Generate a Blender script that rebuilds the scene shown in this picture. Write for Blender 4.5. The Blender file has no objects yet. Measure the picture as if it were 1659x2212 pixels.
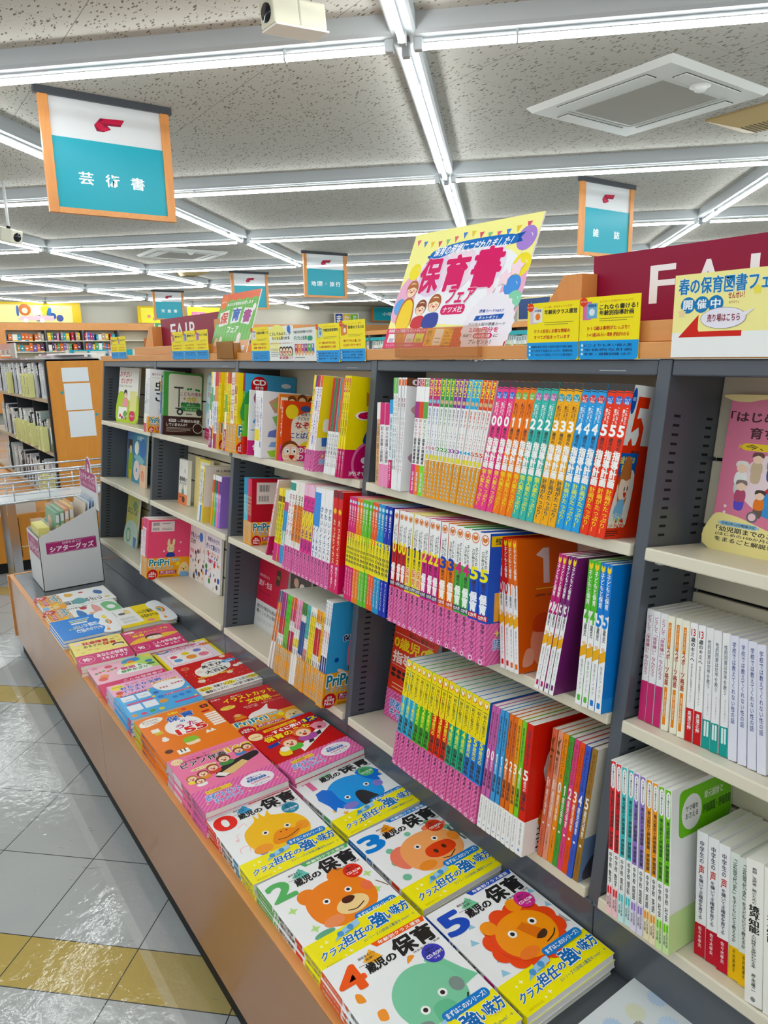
import bpy, bmesh, math, random
from mathutils import Matrix, Vector
from mathutils.geometry import tessellate_polygon
random.seed(7)
S = bpy.context.scene
COL = S.collection

# ------------------------------------------------------------------ camera, world, exposure
cd = bpy.data.cameras.new('camera'); cam = bpy.data.objects.new('camera', cd); COL.objects.link(cam)
cd.sensor_fit = 'HORIZONTAL'; cd.sensor_width = 36.0; cd.lens = 36.0 * 1558.46 / 1659.0
cd.clip_start = 0.02; cd.clip_end = 120
yaw, pitch, roll = math.radians(35.4264), math.radians(12.491), math.radians(-1.1145)
fw = Vector((-math.cos(yaw), math.sin(yaw), 0)); rt = fw.cross(Vector((0, 0, 1)))
F = fw * math.cos(pitch) - Vector((0, 0, math.sin(pitch))); U = rt.cross(F)
R2 = rt * math.cos(roll) + U * math.sin(roll); U2 = -rt * math.sin(roll) + U * math.cos(roll)
mw = Matrix((R2, U2, -F)).transposed().to_4x4(); mw.translation = (4.3686, -1.1645, 1.65)
cam.matrix_world = mw
S.camera = cam
S.view_settings.view_transform = 'Standard'; S.view_settings.look = 'None'
S.view_settings.gamma = 1.0; S.view_settings.use_curve_mapping = False
S.view_settings.exposure = 0.5
wd = bpy.data.worlds.new('world'); S.world = wd; wd.use_nodes = True
wd.node_tree.nodes['Background'].inputs[0].default_value = (0.92, 0.97, 1.0, 1)
wd.node_tree.nodes['Background'].inputs[1].default_value = 0.7
TUBE_POWER = 21.0

# ------------------------------------------------------------------ materials
def lin(h, sat=1.0):
    h = h.lstrip('#'); c = [int(h[i:i + 2], 16) / 255 for i in (0, 2, 4)]
    g = max(c); c = [max(0.0, g - (g - x) * sat) for x in c]
    return tuple(x / 12.92 if x <= 0.04045 else ((x + 0.055) / 1.055) ** 2.4 for x in c) + (1,)
MATS = {}
def M(h, rough=0.30, spec=0.28, metal=0.0, alpha=1.0, coat=0.0):
    k = (h, rough, spec, metal, alpha, coat)
    if k not in MATS:
        m = bpy.data.materials.new('paint_' + h.strip('#')); m.use_nodes = True
        b = m.node_tree.nodes['Principled BSDF']
        b.inputs['Base Color'].default_value = lin(h, 1.14); b.inputs['Roughness'].default_value = rough
        b.inputs['Specular IOR Level'].default_value = spec; b.inputs['Metallic'].default_value = metal
        b.inputs['Alpha'].default_value = alpha; b.inputs['Coat Weight'].default_value = coat
        MATS[k] = m
    return MATS[k]
def nodemat(name):
    m = bpy.data.materials.new(name); m.use_nodes = True; nt = m.node_tree
    b = nt.nodes['Principled BSDF']
    def N(t, **kw):
        n = nt.nodes.new(t)
        for k, v in kw.items():
            if k.startswith('i_'):
                n.inputs[int(k[2:])].default_value = v
            else: setattr(n, k, v)
        return n
    def Lk(a, ao, c, ci): nt.links.new(a.outputs[ao], c.inputs[ci])
    def math_(op, a, bv=None, c=None):
        n = nt.nodes.new('ShaderNodeMath'); n.operation = op
        for i, v in enumerate((a, bv, c)):
            if v is None: continue
            if isinstance(v, (int, float)): n.inputs[i].default_value = v
            else: nt.links.new(v, n.inputs[i])
        return n.outputs[0]
    def mix(f, a, c):
        n = nt.nodes.new('ShaderNodeMix'); n.data_type = 'RGBA'
        for i, v in ((0, f), (6, a), (7, c)):
            if isinstance(v, (int, float, tuple)): n.inputs[i].default_value = v
            else: nt.links.new(v, n.inputs[i])
        return n.outputs[2]
    return m, nt, b, N, Lk, math_, mix

def wood_mat(name, c1, c2, axis, rough=0.38):
    m, nt, b, N, Lk, math_, mix = nodemat(name)
    tc = N('ShaderNodeTexCoord'); mp = N('ShaderNodeMapping')
    sc = [14, 14, 14]; sc[axis] = 1.6; mp.inputs['Scale'].default_value = sc
    Lk(tc, 'Object', mp, 0)
    n1 = N('ShaderNodeTexNoise'); n1.inputs['Scale'].default_value = 2.2; n1.inputs['Detail'].default_value = 6; n1.inputs['Distortion'].default_value = 0.6
    Lk(mp, 0, n1, 'Vector')
    n2 = N('ShaderNodeTexNoise'); n2.inputs['Scale'].default_value = 9; n2.inputs['Detail'].default_value = 3
    Lk(tc, 'Object', n2, 'Vector')
    f = math_('MULTIPLY_ADD', n1.outputs[0], 1.2, math_('MULTIPLY_ADD', n2.outputs[0], 0.4, -0.35))
    nt.links.new(mix(f, lin(c1), lin(c2)), b.inputs['Base Color'])
    b.inputs['Roughness'].default_value = rough; b.inputs['Specular IOR Level'].default_value = 0.4
    return m
WOOD = wood_mat('beech_board', '#e5a261', '#d08b49', 0)
WOODV = wood_mat('beech_board_upright', '#e39c57', '#cc8442', 2)
PANEL_WOOD = wood_mat('orange_veneer', '#dc9336', '#cb8128', 2)
def steel_mat(name, c, rough):
    m, nt, b, N, Lk, math_, mix = nodemat(name)
    tc = N('ShaderNodeTexCoord'); n = N('ShaderNodeTexNoise'); n.inputs['Scale'].default_value = 260; n.inputs['Detail'].default_value = 2
    Lk(tc, 'Object', n, 'Vector')
    bp = N('ShaderNodeBump'); bp.inputs['Strength'].default_value = 0.06; bp.inputs['Distance'].default_value = 0.001
    Lk(n, 0, bp, 'Height'); Lk(bp, 0, b, 'Normal')
    b.inputs['Base Color'].default_value = lin(c); b.inputs['Roughness'].default_value = rough
    b.inputs['Specular IOR Level'].default_value = 0.5
    return m
GREY = steel_mat('grey_enamel_steel', '#50565f', 0.34)
GREYT = steel_mat('grey_enamel_tabletop', '#53585f', 0.2)
CREAM = steel_mat('cream_enamel_steel', '#e0d9c4', 0.3)
CREAMB = steel_mat('cream_enamel_back', '#cfc8b2', 0.4)
LAMINATE = steel_mat('brown_laminate', '#a8764c', 0.22)
BLACK = M('#151515', 0.6, 0.3)
SLOT = M('#1d1e21', 0.7, 0.2)
PAGE = M('#efeee9', 0.8, 0.1)
CHROME = M('#c9cdd2', 0.18, 0.5, 1.0)
WHITE_STEEL = M('#dfe3e4', 0.35, 0.4)

# ------------------------------------------------------------------ mesh helpers
class MB:
    """collects polygons; build() links them as ONE mesh object"""
    def __init__(s): s.v = []; s.f = []; s.m = []; s.mats = []; s.sm = []
    def mi(s, m):
        if m not in s.mats: s.mats.append(m)
        return s.mats.index(m)
    def add(s, vs, fs, m, smooth=False):
        o = len(s.v); s.v += [tuple(p) for p in vs]; i = s.mi(m)
        for f in fs: s.f.append([o + k for k in f]); s.m.append(i); s.sm.append(smooth)
    def box(s, lo, hi, m, mat=None, bev=0.0):
        x0, y0, z0 = lo; x1, y1, z1 = hi
        if bev > 0:
            bm = bmesh.new(); bmesh.ops.create_cube(bm, size=1)
            for v in bm.verts: v.co = ((x0 + x1) / 2 + v.co.x * (x1 - x0), (y0 + y1) / 2 + v.co.y * (y1 - y0), (z0 + z1) / 2 + v.co.z * (z1 - z0))
            bmesh.ops.bevel(bm, geom=bm.edges[:], offset=bev, segments=2, profile=0.5, affect='EDGES')
            bm.verts.index_update(); vs = [v.co.copy() for v in bm.verts]; fs = [[v.index for v in f.verts] for f in bm.faces]; bm.free()
        else:
            vs = [Vector(p) for p in ((x0, y0, z0), (x1, y0, z0), (x1, y1, z0), (x0, y1, z0), (x0, y0, z1), (x1, y0, z1), (x1, y1, z1), (x0, y1, z1))]
            fs = [(0, 3, 2, 1), (4, 5, 6, 7), (0, 1, 5, 4), (1, 2, 6, 5), (2, 3, 7, 6), (3, 0, 4, 7)]
        if mat is not None: vs = [mat @ v for v in vs]
        s.add(vs, fs, m)
    def tube(s, pts, r, m, n=10, caps=True):
        pts = [Vector(p) for p in pts]; rings = []
        for i, p in enumerate(pts):
            t = (pts[min(i + 1, len(pts) - 1)] - pts[max(i - 1, 0)]).normalized()
            a = t.cross(Vector((0, 0, 1)) if abs(t.z) < 0.9 else Vector((1, 0, 0))).normalized(); b_ = t.cross(a)
            rr = r[i] if isinstance(r, (list, tuple)) else r
            rings.append([p + (a * math.cos(k * 2 * math.pi / n) + b_ * math.sin(k * 2 * math.pi / n)) * rr for k in range(n)])
        vs = [q for rg in rings for q in rg]; fs = []
        for i in range(len(pts) - 1):
            for k in range(n):
                fs.append((i * n + k, i * n + (k + 1) % n, (i + 1) * n + (k + 1) % n, (i + 1) * n + k))
        if caps: fs += [tuple(range(n - 1, -1, -1)), tuple((len(pts) - 1) * n + k for k in range(n))]
        s.add(vs, fs, m, True)
    def prism(s, poly, axis, a0, a1, m, mat=None):
        """poly of 2D points extruded along axis (0,1,2) from a0 to a1"""
        def P(p, a):
            q = [0, 0, 0]; o = [k for k in range(3) if k != axis]; q[axis] = a; q[o[0]] = p[0]; q[o[1]] = p[1]; return Vector(q)
        n = len(poly); vs = [P(p, a0) for p in poly] + [P(p, a1) for p in poly]
        if mat is not None: vs = [mat @ v for v in vs]
        tr = tessellate_polygon([[Vector((p[0], p[1], 0)) for p in poly]])
        fs = [tuple(t) for t in tr] + [tuple(n + k for k in reversed(t)) for t in tr]
        fs += [(k, (k + 1) % n, n + (k + 1) % n, n + k) for k in range(n)]
        s.add(vs, fs, m)
    def mesh(s, name):
        me = bpy.data.meshes.new(name); me.from_pydata(s.v, [], s.f)
        for m in s.mats: me.materials.append(m)
        me.polygons.foreach_set('material_index', s.m); me.polygons.foreach_set('use_smooth', s.sm)
        me.update(); return me
    def build(s, name, parent=None, mat=None):
        return put(s.mesh(name), name, parent, mat)

def fixn(me):
    bm = bmesh.new(); bm.from_mesh(me); bmesh.ops.recalc_face_normals(bm, faces=bm.faces[:]); bm.to_mesh(me); bm.free(); return me
def put(me, name, parent=None, mat=None):
    o = bpy.data.objects.new(name, me); COL.objects.link(o)
    if parent is not None: o.parent = parent
    if mat is not None: o.matrix_local = mat
    return o
LABELS = {}
def tag(o, label, cat, group=None):
    o['label'] = label; o['category'] = cat
    if group: o['group'] = group
    n = len(label.replace('-', ' ').split())
    if len(label.split()) > 16 or n < 4: print('LABEL LEN', n, label)
    LABELS.setdefault(label, []).append(o.name)
    return o
def thing(name, label, cat, mat=None, group=None):
    o = bpy.data.objects.new(name, None); COL.objects.link(o); o.empty_display_size = 0.05
    if mat is not None: o.matrix_world = mat if isinstance(mat, Matrix) else Matrix.Translation(mat)
    return tag(o, label, cat, group)
def structure(o): o['kind'] = 'structure'; return o
T = Matrix.Translation
def RX(a): return Matrix.Rotation(a, 4, 'X')
def RY(a): return Matrix.Rotation(a, 4, 'Y')
def RZ(a): return Matrix.Rotation(a, 4, 'Z')

# ------------------------------------------------------------------ flat printed artwork: shapes and lettering laid on a face
TXT = {}
def text_raw(s, vertical):
    k = (s, vertical)
    if k in TXT: return TXT[k]
    c = bpy.data.curves.new('lettering', 'FONT')
    body = s
    if vertical:
        body = '\n'.join({'ー': '｜', '〜': '∫', '～': '∫', '「': '﹁', '」': '﹂'}.get(ch, ch) for ch in s if ch not in '\n'); c.align_x = 'CENTER'; c.space_line = 0.98
    c.body = body; c.size = 1; c.resolution_u = 6 if s.isascii() and len(s) < 5 else 2; c.offset = 0.006; c.fill_mode = 'FRONT'
    o = bpy.data.objects.new('lettering', c); ev = o; me = o.to_mesh()
    vs = [(v.co.x, v.co.y) for v in me.vertices]; fs = [tuple(p.vertices) for p in me.polygons]
    ev.to_mesh_clear(); bpy.data.objects.remove(o); bpy.data.curves.remove(c)
    if not vs: TXT[k] = None; return None
    x0 = min(v[0] for v in vs); x1 = max(v[0] for v in vs); y0 = min(v[1] for v in vs); y1 = max(v[1] for v in vs)
    TXT[k] = ([((x - x0) / max(x1 - x0, 1e-6), (y - y0) / max(y1 - y0, 1e-6)) for x, y in vs], fs, max(x1 - x0, .05), max(y1 - y0, .05))
    return TXT[k]
def smooth(pts, n=5, closed=True):
    out = []; N_ = len(pts)
    for i in range(N_ if closed else N_ - 1):
        p = [Vector(pts[(i + k) % N_] if closed else pts[max(0, min(N_ - 1, i + k))]) for k in (-1, 0, 1, 2)]
        for j in range(n):
            t = j / n
            out.append(tuple(0.5 * ((2 * p[1]) + (-p[0] + p[2]) * t + (2 * p[0] - 5 * p[1] + 4 * p[2] - p[3]) * t * t + (-p[0] + 3 * p[1] - 3 * p[2] + p[3]) * t ** 3)))
    if not closed: out.append(tuple(pts[-1]))
    return out
def clip(poly, x0, y0, x1, y1):
    for ax, lim, sg in ((0, x0, 1), (0, x1, -1), (1, y0, 1), (1, y1, -1)):
        out = []
        for i in range(len(poly)):
            a, b = poly[i - 1], poly[i]; da, db = (a[ax] - lim) * sg, (b[ax] - lim) * sg
            if (da >= 0) != (db >= 0):
                t = da / (da - db); out.append((a[0] + (b[0] - a[0]) * t, a[1] + (b[1] - a[1]) * t))
            if db >= 0: out.append(b)
        poly = out
        if not poly: return []
    return poly
STEP = 0.00013
def draw(mb, ops, Wd, Hd, frame, step=STEP):
    """ops in fractions of a Wd x Hd face; frame: Matrix taking (u, v, out) to the mesh's space"""
    done = []   # (bbox, layer)
    def emit(vs, fs, c, per=0):
        xs = [v[0] for v in vs]; ys = [v[1] for v in vs]; bb = (min(xs), min(ys), max(xs), max(ys))
        L = 1 + max([l for (b, l) in done if b[0] < bb[2] and b[2] > bb[0] and b[1] < bb[3] and b[3] > bb[1]], default=0)
        done.append((bb, L))
        mb.add([frame @ Vector((v[0], v[1], L * step + (i // per * 1.3e-5 if per else 0))) for i, v in enumerate(vs)], fs, c if not isinstance(c, str) else M(c))
    def poly(pts, c):
        pts = [(a * Wd, b * Hd) for a, b in pts]
        tr = tessellate_polygon([[Vector((a, b, 0)) for a, b in pts]])
        fs = []
        for t in tr:
            a, b, d = (pts[k] for k in t)
            fs.append(tuple(t) if (b[0] - a[0]) * (d[1] - a[1]) - (b[1] - a[1]) * (d[0] - a[0]) > 0 else tuple(reversed(t)))
        emit(pts, fs, c)
    def text(s, x0, y0, x1, y1, c, bold, vertical, rot=False, skew=0.0, ol=None):
        r = text_raw(s, vertical)
        if not r: return
        base, fs, ew, eh = r
        if s == '1':
            for g_, c_ in (((ol[1] if ol else 0), ol and ol[0]), (0, c)):
                if c_: w_ = (x1 - x0); h_ = (y1 - y0); poly([(x0 + w_ * a + (1 if a > .5 else -1) * g_ * w_ * .6, y0 + h_ * b_ + (1 if b_ > .5 else -1) * g_ * h_ * .5) for a, b_ in ((.40, 0), (.72, 0), (.72, 1), (.48, 1), (.20, .86), (.20, .68), (.40, .74))], c_)
            return
        def copies(sh):       # heavier strokes: the same glyphs laid side by side
            if sh <= 0.004: return [(0, 0)]
            if sh < 0.03: return [(-sh, -sh * .6), (sh, -sh * .6), (-sh, sh * .6), (sh, sh * .6)]
            return [(sh * math.cos(k * math.pi / 4), sh * math.sin(k * math.pi / 4)) for k in range(8)]
        def lay(sh, cc):
            vv, ff = [], []
            for dx, dy in copies(sh):
                o = len(vv)
                for u, v in base:
                    u2, v2 = u + dx / ew, v + dy / eh
                    if rot: u2, v2 = v2, 1 - u2
                    vv.append(((x0 + (x1 - x0) * (u2 + skew * (v2 - 0.5))) * Wd, (y0 + (y1 - y0) * v2) * Hd))
                ff += [tuple(o + k for k in f) for f in fs]
            emit(vv, ff, cc, len(base))
        bb = min(bold, 0.05) * (0.5 if vertical else 0.7)
        if ol: lay(bb + ol[1] * 0.9, ol[0])
        lay(bb, c)
    for op in ops:
        k = op[0]
        if k == 'R': _, x0, y0, x1, y1, c = op; poly([(x0, y0), (x1, y0), (x1, y1), (x0, y1)], c)
        elif k == 'Q':
            _, x0, y0, x1, y1, r, c = op; rx = r / Wd; ry = r / Hd; pts = []
            for cx, cy, a in ((x1 - rx, y1 - ry, 0), (x0 + rx, y1 - ry, 90), (x0 + rx, y0 + ry, 180), (x1 - rx, y0 + ry, 270)):
                for j in range(5): t = math.radians(a + 22.5 * j); pts.append((cx + rx * math.cos(t), cy + ry * math.sin(t)))
            poly(pts, c)
        elif k == 'E':
            _, cx, cy, r, c = op[:5]; ry = op[5] if len(op) > 5 else None   # r as fraction of width; circle unless ry (fraction of height)
            ryy = ry if ry is not None else r * Wd / Hd; n = 28 if r * Wd > 0.01 else 14
            poly([(cx + r * math.cos(2 * math.pi * j / n), cy + ryy * math.sin(2 * math.pi * j / n)) for j in range(n)], c)
        elif k == 'P': poly(op[1], op[2])
        elif k == 'B': poly(smooth(op[1]), op[2])
        elif k == 'S':
            _, cx, cy, r, ri, n, c = op; kk = Wd / Hd
            poly([(cx + (r if j % 2 == 0 else r * ri) * math.sin(math.pi * j / n), cy + (r if j % 2 == 0 else r * ri) * kk * math.cos(math.pi * j / n)) for j in range(2 * n)], c)
        elif k in 'LW':
            _, pts, w, c = op; pts = smooth(pts, 5, False) if k == 'W' else pts
            P = [Vector((a * Wd, b * Hd)) for a, b in pts]; l = []; rr = []
            for i, p in enumerate(P):
                t = (P[min(i + 1, len(P) - 1)] - P[max(i - 1, 0)]).normalized(); nn = Vector((-t.y, t.x)) * w * Wd / 2
                l.append(p + nn); rr.append(p - nn)
            vs = [tuple(q) for q in l] + [tuple(q) for q in rr]; n = len(P)
            emit(vs, [(i, n + i, n + i + 1, i + 1) for i in range(n - 1)], c)
        elif k == 'D':
            _, x0, y0, x1, y1, sp, w, c = op; X0, Y0, X1, Y1 = x0 * Wd, y0 * Hd, x1 * Wd, y1 * Hd; x = X0 - (Y1 - Y0); vs = []; fs = []
            while x < X1:
                q = clip([(x, Y0), (x + w, Y0), (x + w + (Y1 - Y0), Y1), (x + (Y1 - Y0), Y1)], X0, Y0, X1, Y1)
                if len(q) > 2: fs.append(tuple(range(len(vs), len(vs) + len(q)))); vs += q
                x += sp
            if vs: emit(vs, fs, c)
        elif k == 'T':      # horizontal lettering: text, x0, y0, x1, y1, colour [, bold [, outline(colour, extra)]]
            text(op[1], *op[2:6], op[6], op[7] if len(op) > 7 else 0.015, False, ol=op[8] if len(op) > 8 else None)
        elif k == 'V':      # vertical lettering
            text(op[1], *op[2:6], op[6], op[7] if len(op) > 7 else 0.015, True, ol=op[8] if len(op) > 8 else None)
        elif k == 'Z':      # rotated, reads downward
            text(op[1], *op[2:6], op[6], op[7] if len(op) > 7 else 0.015, False, True, ol=op[8] if len(op) > 8 else None)
        elif k == 'K':      # slanted lettering, last value the slant
            text(op[1], *op[2:6], op[6], op[7], False, False, op[8], ol=op[9] if len(op) > 9 else None)

def col(x, y, z): return Vector((x, y, z))
def frame(o, u, v, n): m = Matrix((u, v, n)).transposed().to_4x4(); m.translation = o; return m
X_, Y_, Z_ = Vector((1, 0, 0)), Vector((0, 1, 0)), Vector((0, 0, 1))

# ------------------------------------------------------------------ books
def u_shell(mb, W, t, z0, z1, c, mat, r=0.0012, off=0.0, x1=None):
    a = -off; x1 = W if x1 is None else x1
    outer = [(x1, a), (r, a), (r * 0.3 + a * .7, a + (r - a) * .3), (a, r), (a, t - r), (r * 0.3 + a * .7, t + off - (r + off) * .3), (r, t + off), (x1, t + off)]
    inner = [(x1, t - c), (c * 1.5, t - c), (c * 1.5, c), (x1, c)]
    if off: inner = [(x1, t), (0.0002, t), (0.0002, 0.0), (x1, 0.0)]
    mb.prism(outer + inner, 2, z0, z1, mat)
MESHC = {}
def book_meshes(key, W, H, t, base, spine, front, band):
    """canonical book: front cover in XZ facing -Y, spine on -X; returns the meshes of its parts"""
    if key in MESHC: return MESHC[key]
    c = 0.0007
    mb = MB(); u_shell(mb, W, t, 0, H, c, M(base) if isinstance(base, str) else base)
    e = 0.00004
    fs = frame(Vector((-e, t, 0)), -Y_, Z_, -X_); ff = frame(Vector((0, -e, 0)), X_, Z_, -Y_)
    draw(mb, spine, t, H, fs); draw(mb, front, W, H, ff)
    cover = mb.mesh('cover')
    pb = MB(); pb.box((c * 1.6, c, 0.0012), (W - 0.0018, t - c, H - 0.0012), PAGE); page = pb.mesh('page_block')
    bd = None
    if band:
        bh, bc, bs, bf = band
        mb = MB(); u_shell(mb, W, t, 0.0003, bh, c, M(bc), off=0.0006 if not front or True else 0, x1=W * 0.995)
        lay = 0.0007 + 0.0
        draw(mb, bs, t, bh, frame(Vector((-lay, t, 0.0003)), -Y_, Z_, -X_)); draw(mb, bf, W, bh, frame(Vector((0, -lay, 0.0003)), X_, Z_, -Y_))
        bd = mb.mesh('paper_band')
    MESHC[key] = (cover, page, bd)
    return MESHC[key]
class Spec:
    def __init__(s, name, desc, H, W, base, spine=(), front=(), band=None, cat='book'):
        s.name, s.desc, s.H, s.W, s.base, s.spine, s.front, s.band, s.cat = name, desc, H, W, base, list(spine), list(front), band, cat
        s.id = id(s)
def make_book(sp, t, mat, label, group, with_front=True, W=None):
    W = W or sp.W; key = (sp.id, round(t, 4), with_front, round(W, 3))
    cover, page, bd = book_meshes(key, W, sp.H, t, sp.base, sp.spine, sp.front if with_front else [], (sp.band[0], sp.band[1], sp.band[2], sp.band[3] if with_front else []) if sp.band else None)
    o = thing(sp.name, label, sp.cat, mat, group)
    put(cover, 'cover', o); put(page, 'page_block', o)
    if bd: put(bd, 'paper_band', o)
    return o

# the tilted rack frame (front plane leans 6.9 degrees)
TH = math.atan(0.1216)
DV = Vector((0, math.cos(TH), -math.sin(TH))); HV = Vector((0, math.sin(TH), math.cos(TH)))
RACK = Matrix((X_, DV, HV)).transposed().to_4x4(); RACK.translation = (0, 0, 1.629)
BX = [-0.0293, 0.87, 1.80, 2.70, 3.60, 4.50]
T1, T2, T3 = -0.3365, -0.668, -1.034
ORD = {1: [''], 2: ['left', 'right'], 3: ['left', 'middle', 'right']}
NUMW = ['', 'one', 'two', 'three', 'four', 'five', 'six', 'seven', 'eight']
ORDW = ['first', 'second', 'third', 'fourth', 'fifth', 'sixth', 'seventh', 'eighth', 'ninth', 'tenth', 'eleventh', 'twelfth', 'thirteenth', 'fourteenth', 'fifteenth', 'sixteenth', 'seventeenth', 'eighteenth', 'nineteenth', 'twentieth']
TEN = {2: 'twenty', 3: 'thirty', 4: 'forty', 5: 'fifty', 6: 'sixty', 7: 'seventy'}
for _k in range(20, 79):
    ORDW.append(TEN[_k // 10 + (1 if _k % 10 == 9 else 0)][:-1] + 'ieth' if _k % 10 == 9 else TEN[_k // 10] + '-' + ORDW[_k % 10])
def which(i, n):
    if n == 1: return ''
    if n <= 3: return ', ' + ORD[n][i] + ' of ' + NUMW[n] + ' copies'
    return ', ' + ORDW[i] + ' of ' + NUMW[n] + ' copies'
def run(place, group, d0, h0, xb0, xb1, xt0, xt1, items, front_all=False, tfac=0.985):
    """spine-out row; items: (spec, copies, relative thickness). xb: foot, xt: head positions of the row's ends (at the first/last book's height)"""
    tot = sum(n * r for _, n, r in items); k = 0.0; last = sum(n for _, n, _ in items) - 1; j = 0
    for sp, n, r in items:
        for i in range(n):
            f0, f1 = k / tot, (k + r) / tot
            xb = xb0 + (xb1 - xb0) * f0; xt = xt0 + (xt1 - xt0) * f0
            pit = min((xb1 - xb0), (xt1 - xt0)) * (f1 - f0)
            ang = math.atan2(xt - xb, sp.H)
            t = max(0.003, pit * math.cos(ang) * tfac)
            lift = max(0.0, math.sin(ang) * t)
            jit = random.uniform(-0.0015, 0.0015)
            mat = RACK @ T((xb, d0 + jit, h0 + 0.0004 + lift)) @ RY(ang) @ T((t, 0, 0)) @ RZ(math.pi / 2)
            w_ = which(i, n); short = place.split(', ')[-1]
            for lb in (sp.desc + w_ + ', ' + place, sp.desc + w_ + ', ' + short, sp.desc + w_.replace(' copies', '') + ', ' + short, sp.desc + w_):
                if len(lb.split()) <= 16: break
            make_book(sp, round(t, 3), mat, lb, group, front_all or i == n - 1, min(sp.W, 0.1695 - d0))
            k += r; j += 1
def face_out(sp, t, x, d, h, label, group=None, lean=0.0, turn=0.0):
    """cover towards the aisle, foot at (x, d, h), leaning back by lean"""
    mat = RACK @ T((x, d, h + 0.0004)) @ RZ(turn) @ RX(-lean)
    return make_book(sp, t, mat, label, group)
def stack(sp, n, t, x, y, rot, ztop_unused, label, group, zbase=0.4583, jig=0.004):
    """n copies lying flat, cover up, head towards the far end; (x, y) the far aisle corner of the top cover"""
    for i in range(n):
        z = zbase + (i + 1) * t + 0.0003 * (i + 1)
        jx, jy = (0, 0) if i == n - 1 else (random.uniform(-jig, jig), random.uniform(-jig, jig))
        base = Matrix((Y_, -Z_, -X_)).transposed().to_4x4()     # X->+y, Y->-z, Z->-x
        mat = T((x + jx, y + jy, z)) @ RZ(-rot) @ base @ T((0, 0, -sp.H))
        pos = 'top' if i == n - 1 else ('lowest' if i == 0 else {1: 'second', 2: 'third', 3: 'fourth'}.get(i, 'fifth') + ' from below')
        make_book(sp, t, mat, label if n == 1 else label + ', ' + pos + ' of its stack', group)

# ================================================================== the room
GY = math.radians(44.4854)
A2 = Vector((-math.cos(GY), math.sin(GY), 0)); B2 = Vector((-math.sin(GY), -math.cos(GY), 0))
def floor_mat():
    m, nt, b, N, Lk, math_, mix = nodemat('waxed_floor_tiles')
    g = N('ShaderNodeNewGeometry'); sp = N('ShaderNodeSeparateXYZ'); Lk(g, 'Position', sp, 0)
    x, y = sp.outputs[0], sp.outputs[1]
    a = math_('ADD', math_('MULTIPLY', x, A2.x), math_('MULTIPLY', y, A2.y))
    bb = math_('ADD', math_('MULTIPLY', x, B2.x), math_('MULTIPLY', y, B2.y))
    # stripes of half-width ochre tiles every 1.503 m
    p = math_('MODULO', math_('ADD', a, 2.491 + 1.503 * 40), 1.503)
    stripe = math_('LESS_THAN', p, 0.167)
    q = math_('SUBTRACT', p, 0.167)
    qa = math_('MODULO', math_('ADD', q, 0.334), 0.334)
    la = math_('LESS_THAN', math_('MINIMUM', qa, math_('SUBTRACT', 0.334, qa)), 0.0016)
    la = math_('MAXIMUM', la, math_('LESS_THAN', math_('MINIMUM', p, math_('SUBTRACT', 1.503, p)), 0.0016))
    qb = math_('MODULO', math_('ADD', bb, 0.906 + 0.334 * 200), 0.334)
    lb = math_('LESS_THAN', math_('MINIMUM', qb, math_('SUBTRACT', 0.334, qb)), 0.0016)
    joint = math_('MAXIMUM', la, lb)
    tc = N('ShaderNodeCombineXYZ'); nt.links.new(a, tc.inputs[0]); nt.links.new(bb, tc.inputs[1])
    n1 = N('ShaderNodeTexNoise'); n1.inputs['Scale'].default_value = 3.0; n1.inputs['Detail'].default_value = 5; Lk(tc, 0, n1, 'Vector')
    n2 = N('ShaderNodeTexNoise'); n2.inputs['Scale'].default_value = 60; n2.inputs['Detail'].default_value = 2; Lk(tc, 0, n2, 'Vector')
    # scuffs: short dashes along b
    mp = N('ShaderNodeMapping'); mp.inputs['Scale'].default_value = (48, 7, 1); Lk(tc, 0, mp, 0)
    n3 = N('ShaderNodeTexNoise'); n3.inputs['Scale'].default_value = 1.0; n3.inputs['Detail'].default_value = 4; n3.inputs['Roughness'].default_value = .6; Lk(mp, 0, n3, 'Vector')
    sc = math_('MULTIPLY', math_('GREATER_THAN', n3.outputs[0], 0.685), 0.55)
    grey = mix(n1.outputs[0], lin('#a9aeb0'), lin('#babebd')); och = mix(n1.outputs[0], lin('#b09b52'), lin('#bfa85c'))
    c = mix(stripe, grey, och)
    # light wax edge band along the display base; darker floor on its rack side
    w = math_('ADD', y, 0.0)
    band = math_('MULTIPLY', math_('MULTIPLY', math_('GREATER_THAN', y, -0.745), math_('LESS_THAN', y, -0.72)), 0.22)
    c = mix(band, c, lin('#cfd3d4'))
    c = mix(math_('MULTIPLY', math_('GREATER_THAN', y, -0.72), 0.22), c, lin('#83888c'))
    c = mix(sc, c, lin('#6f7270')); c = mix(joint, c, lin('#3c3f40'))
    nt.links.new(c, b.inputs['Base Color'])
    rg = math_('MULTIPLY_ADD', n1.outputs[0], 0.10, 0.03); nt.links.new(rg, b.inputs['Roughness'])
    b.inputs['Specular IOR Level'].default_value = 0.5
    bp = N('ShaderNodeBump'); bp.inputs['Strength'].default_value = 0.35; bp.inputs['Distance'].default_value = 0.004
    n4 = N('ShaderNodeTexNoise'); n4.inputs['Scale'].default_value = 26; n4.inputs['Detail'].default_value = 3; Lk(tc, 0, n4, 'Vector')
    Lk(n4, 0, bp, 'Height'); Lk(bp, 0, b, 'Normal')
    return m
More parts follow.
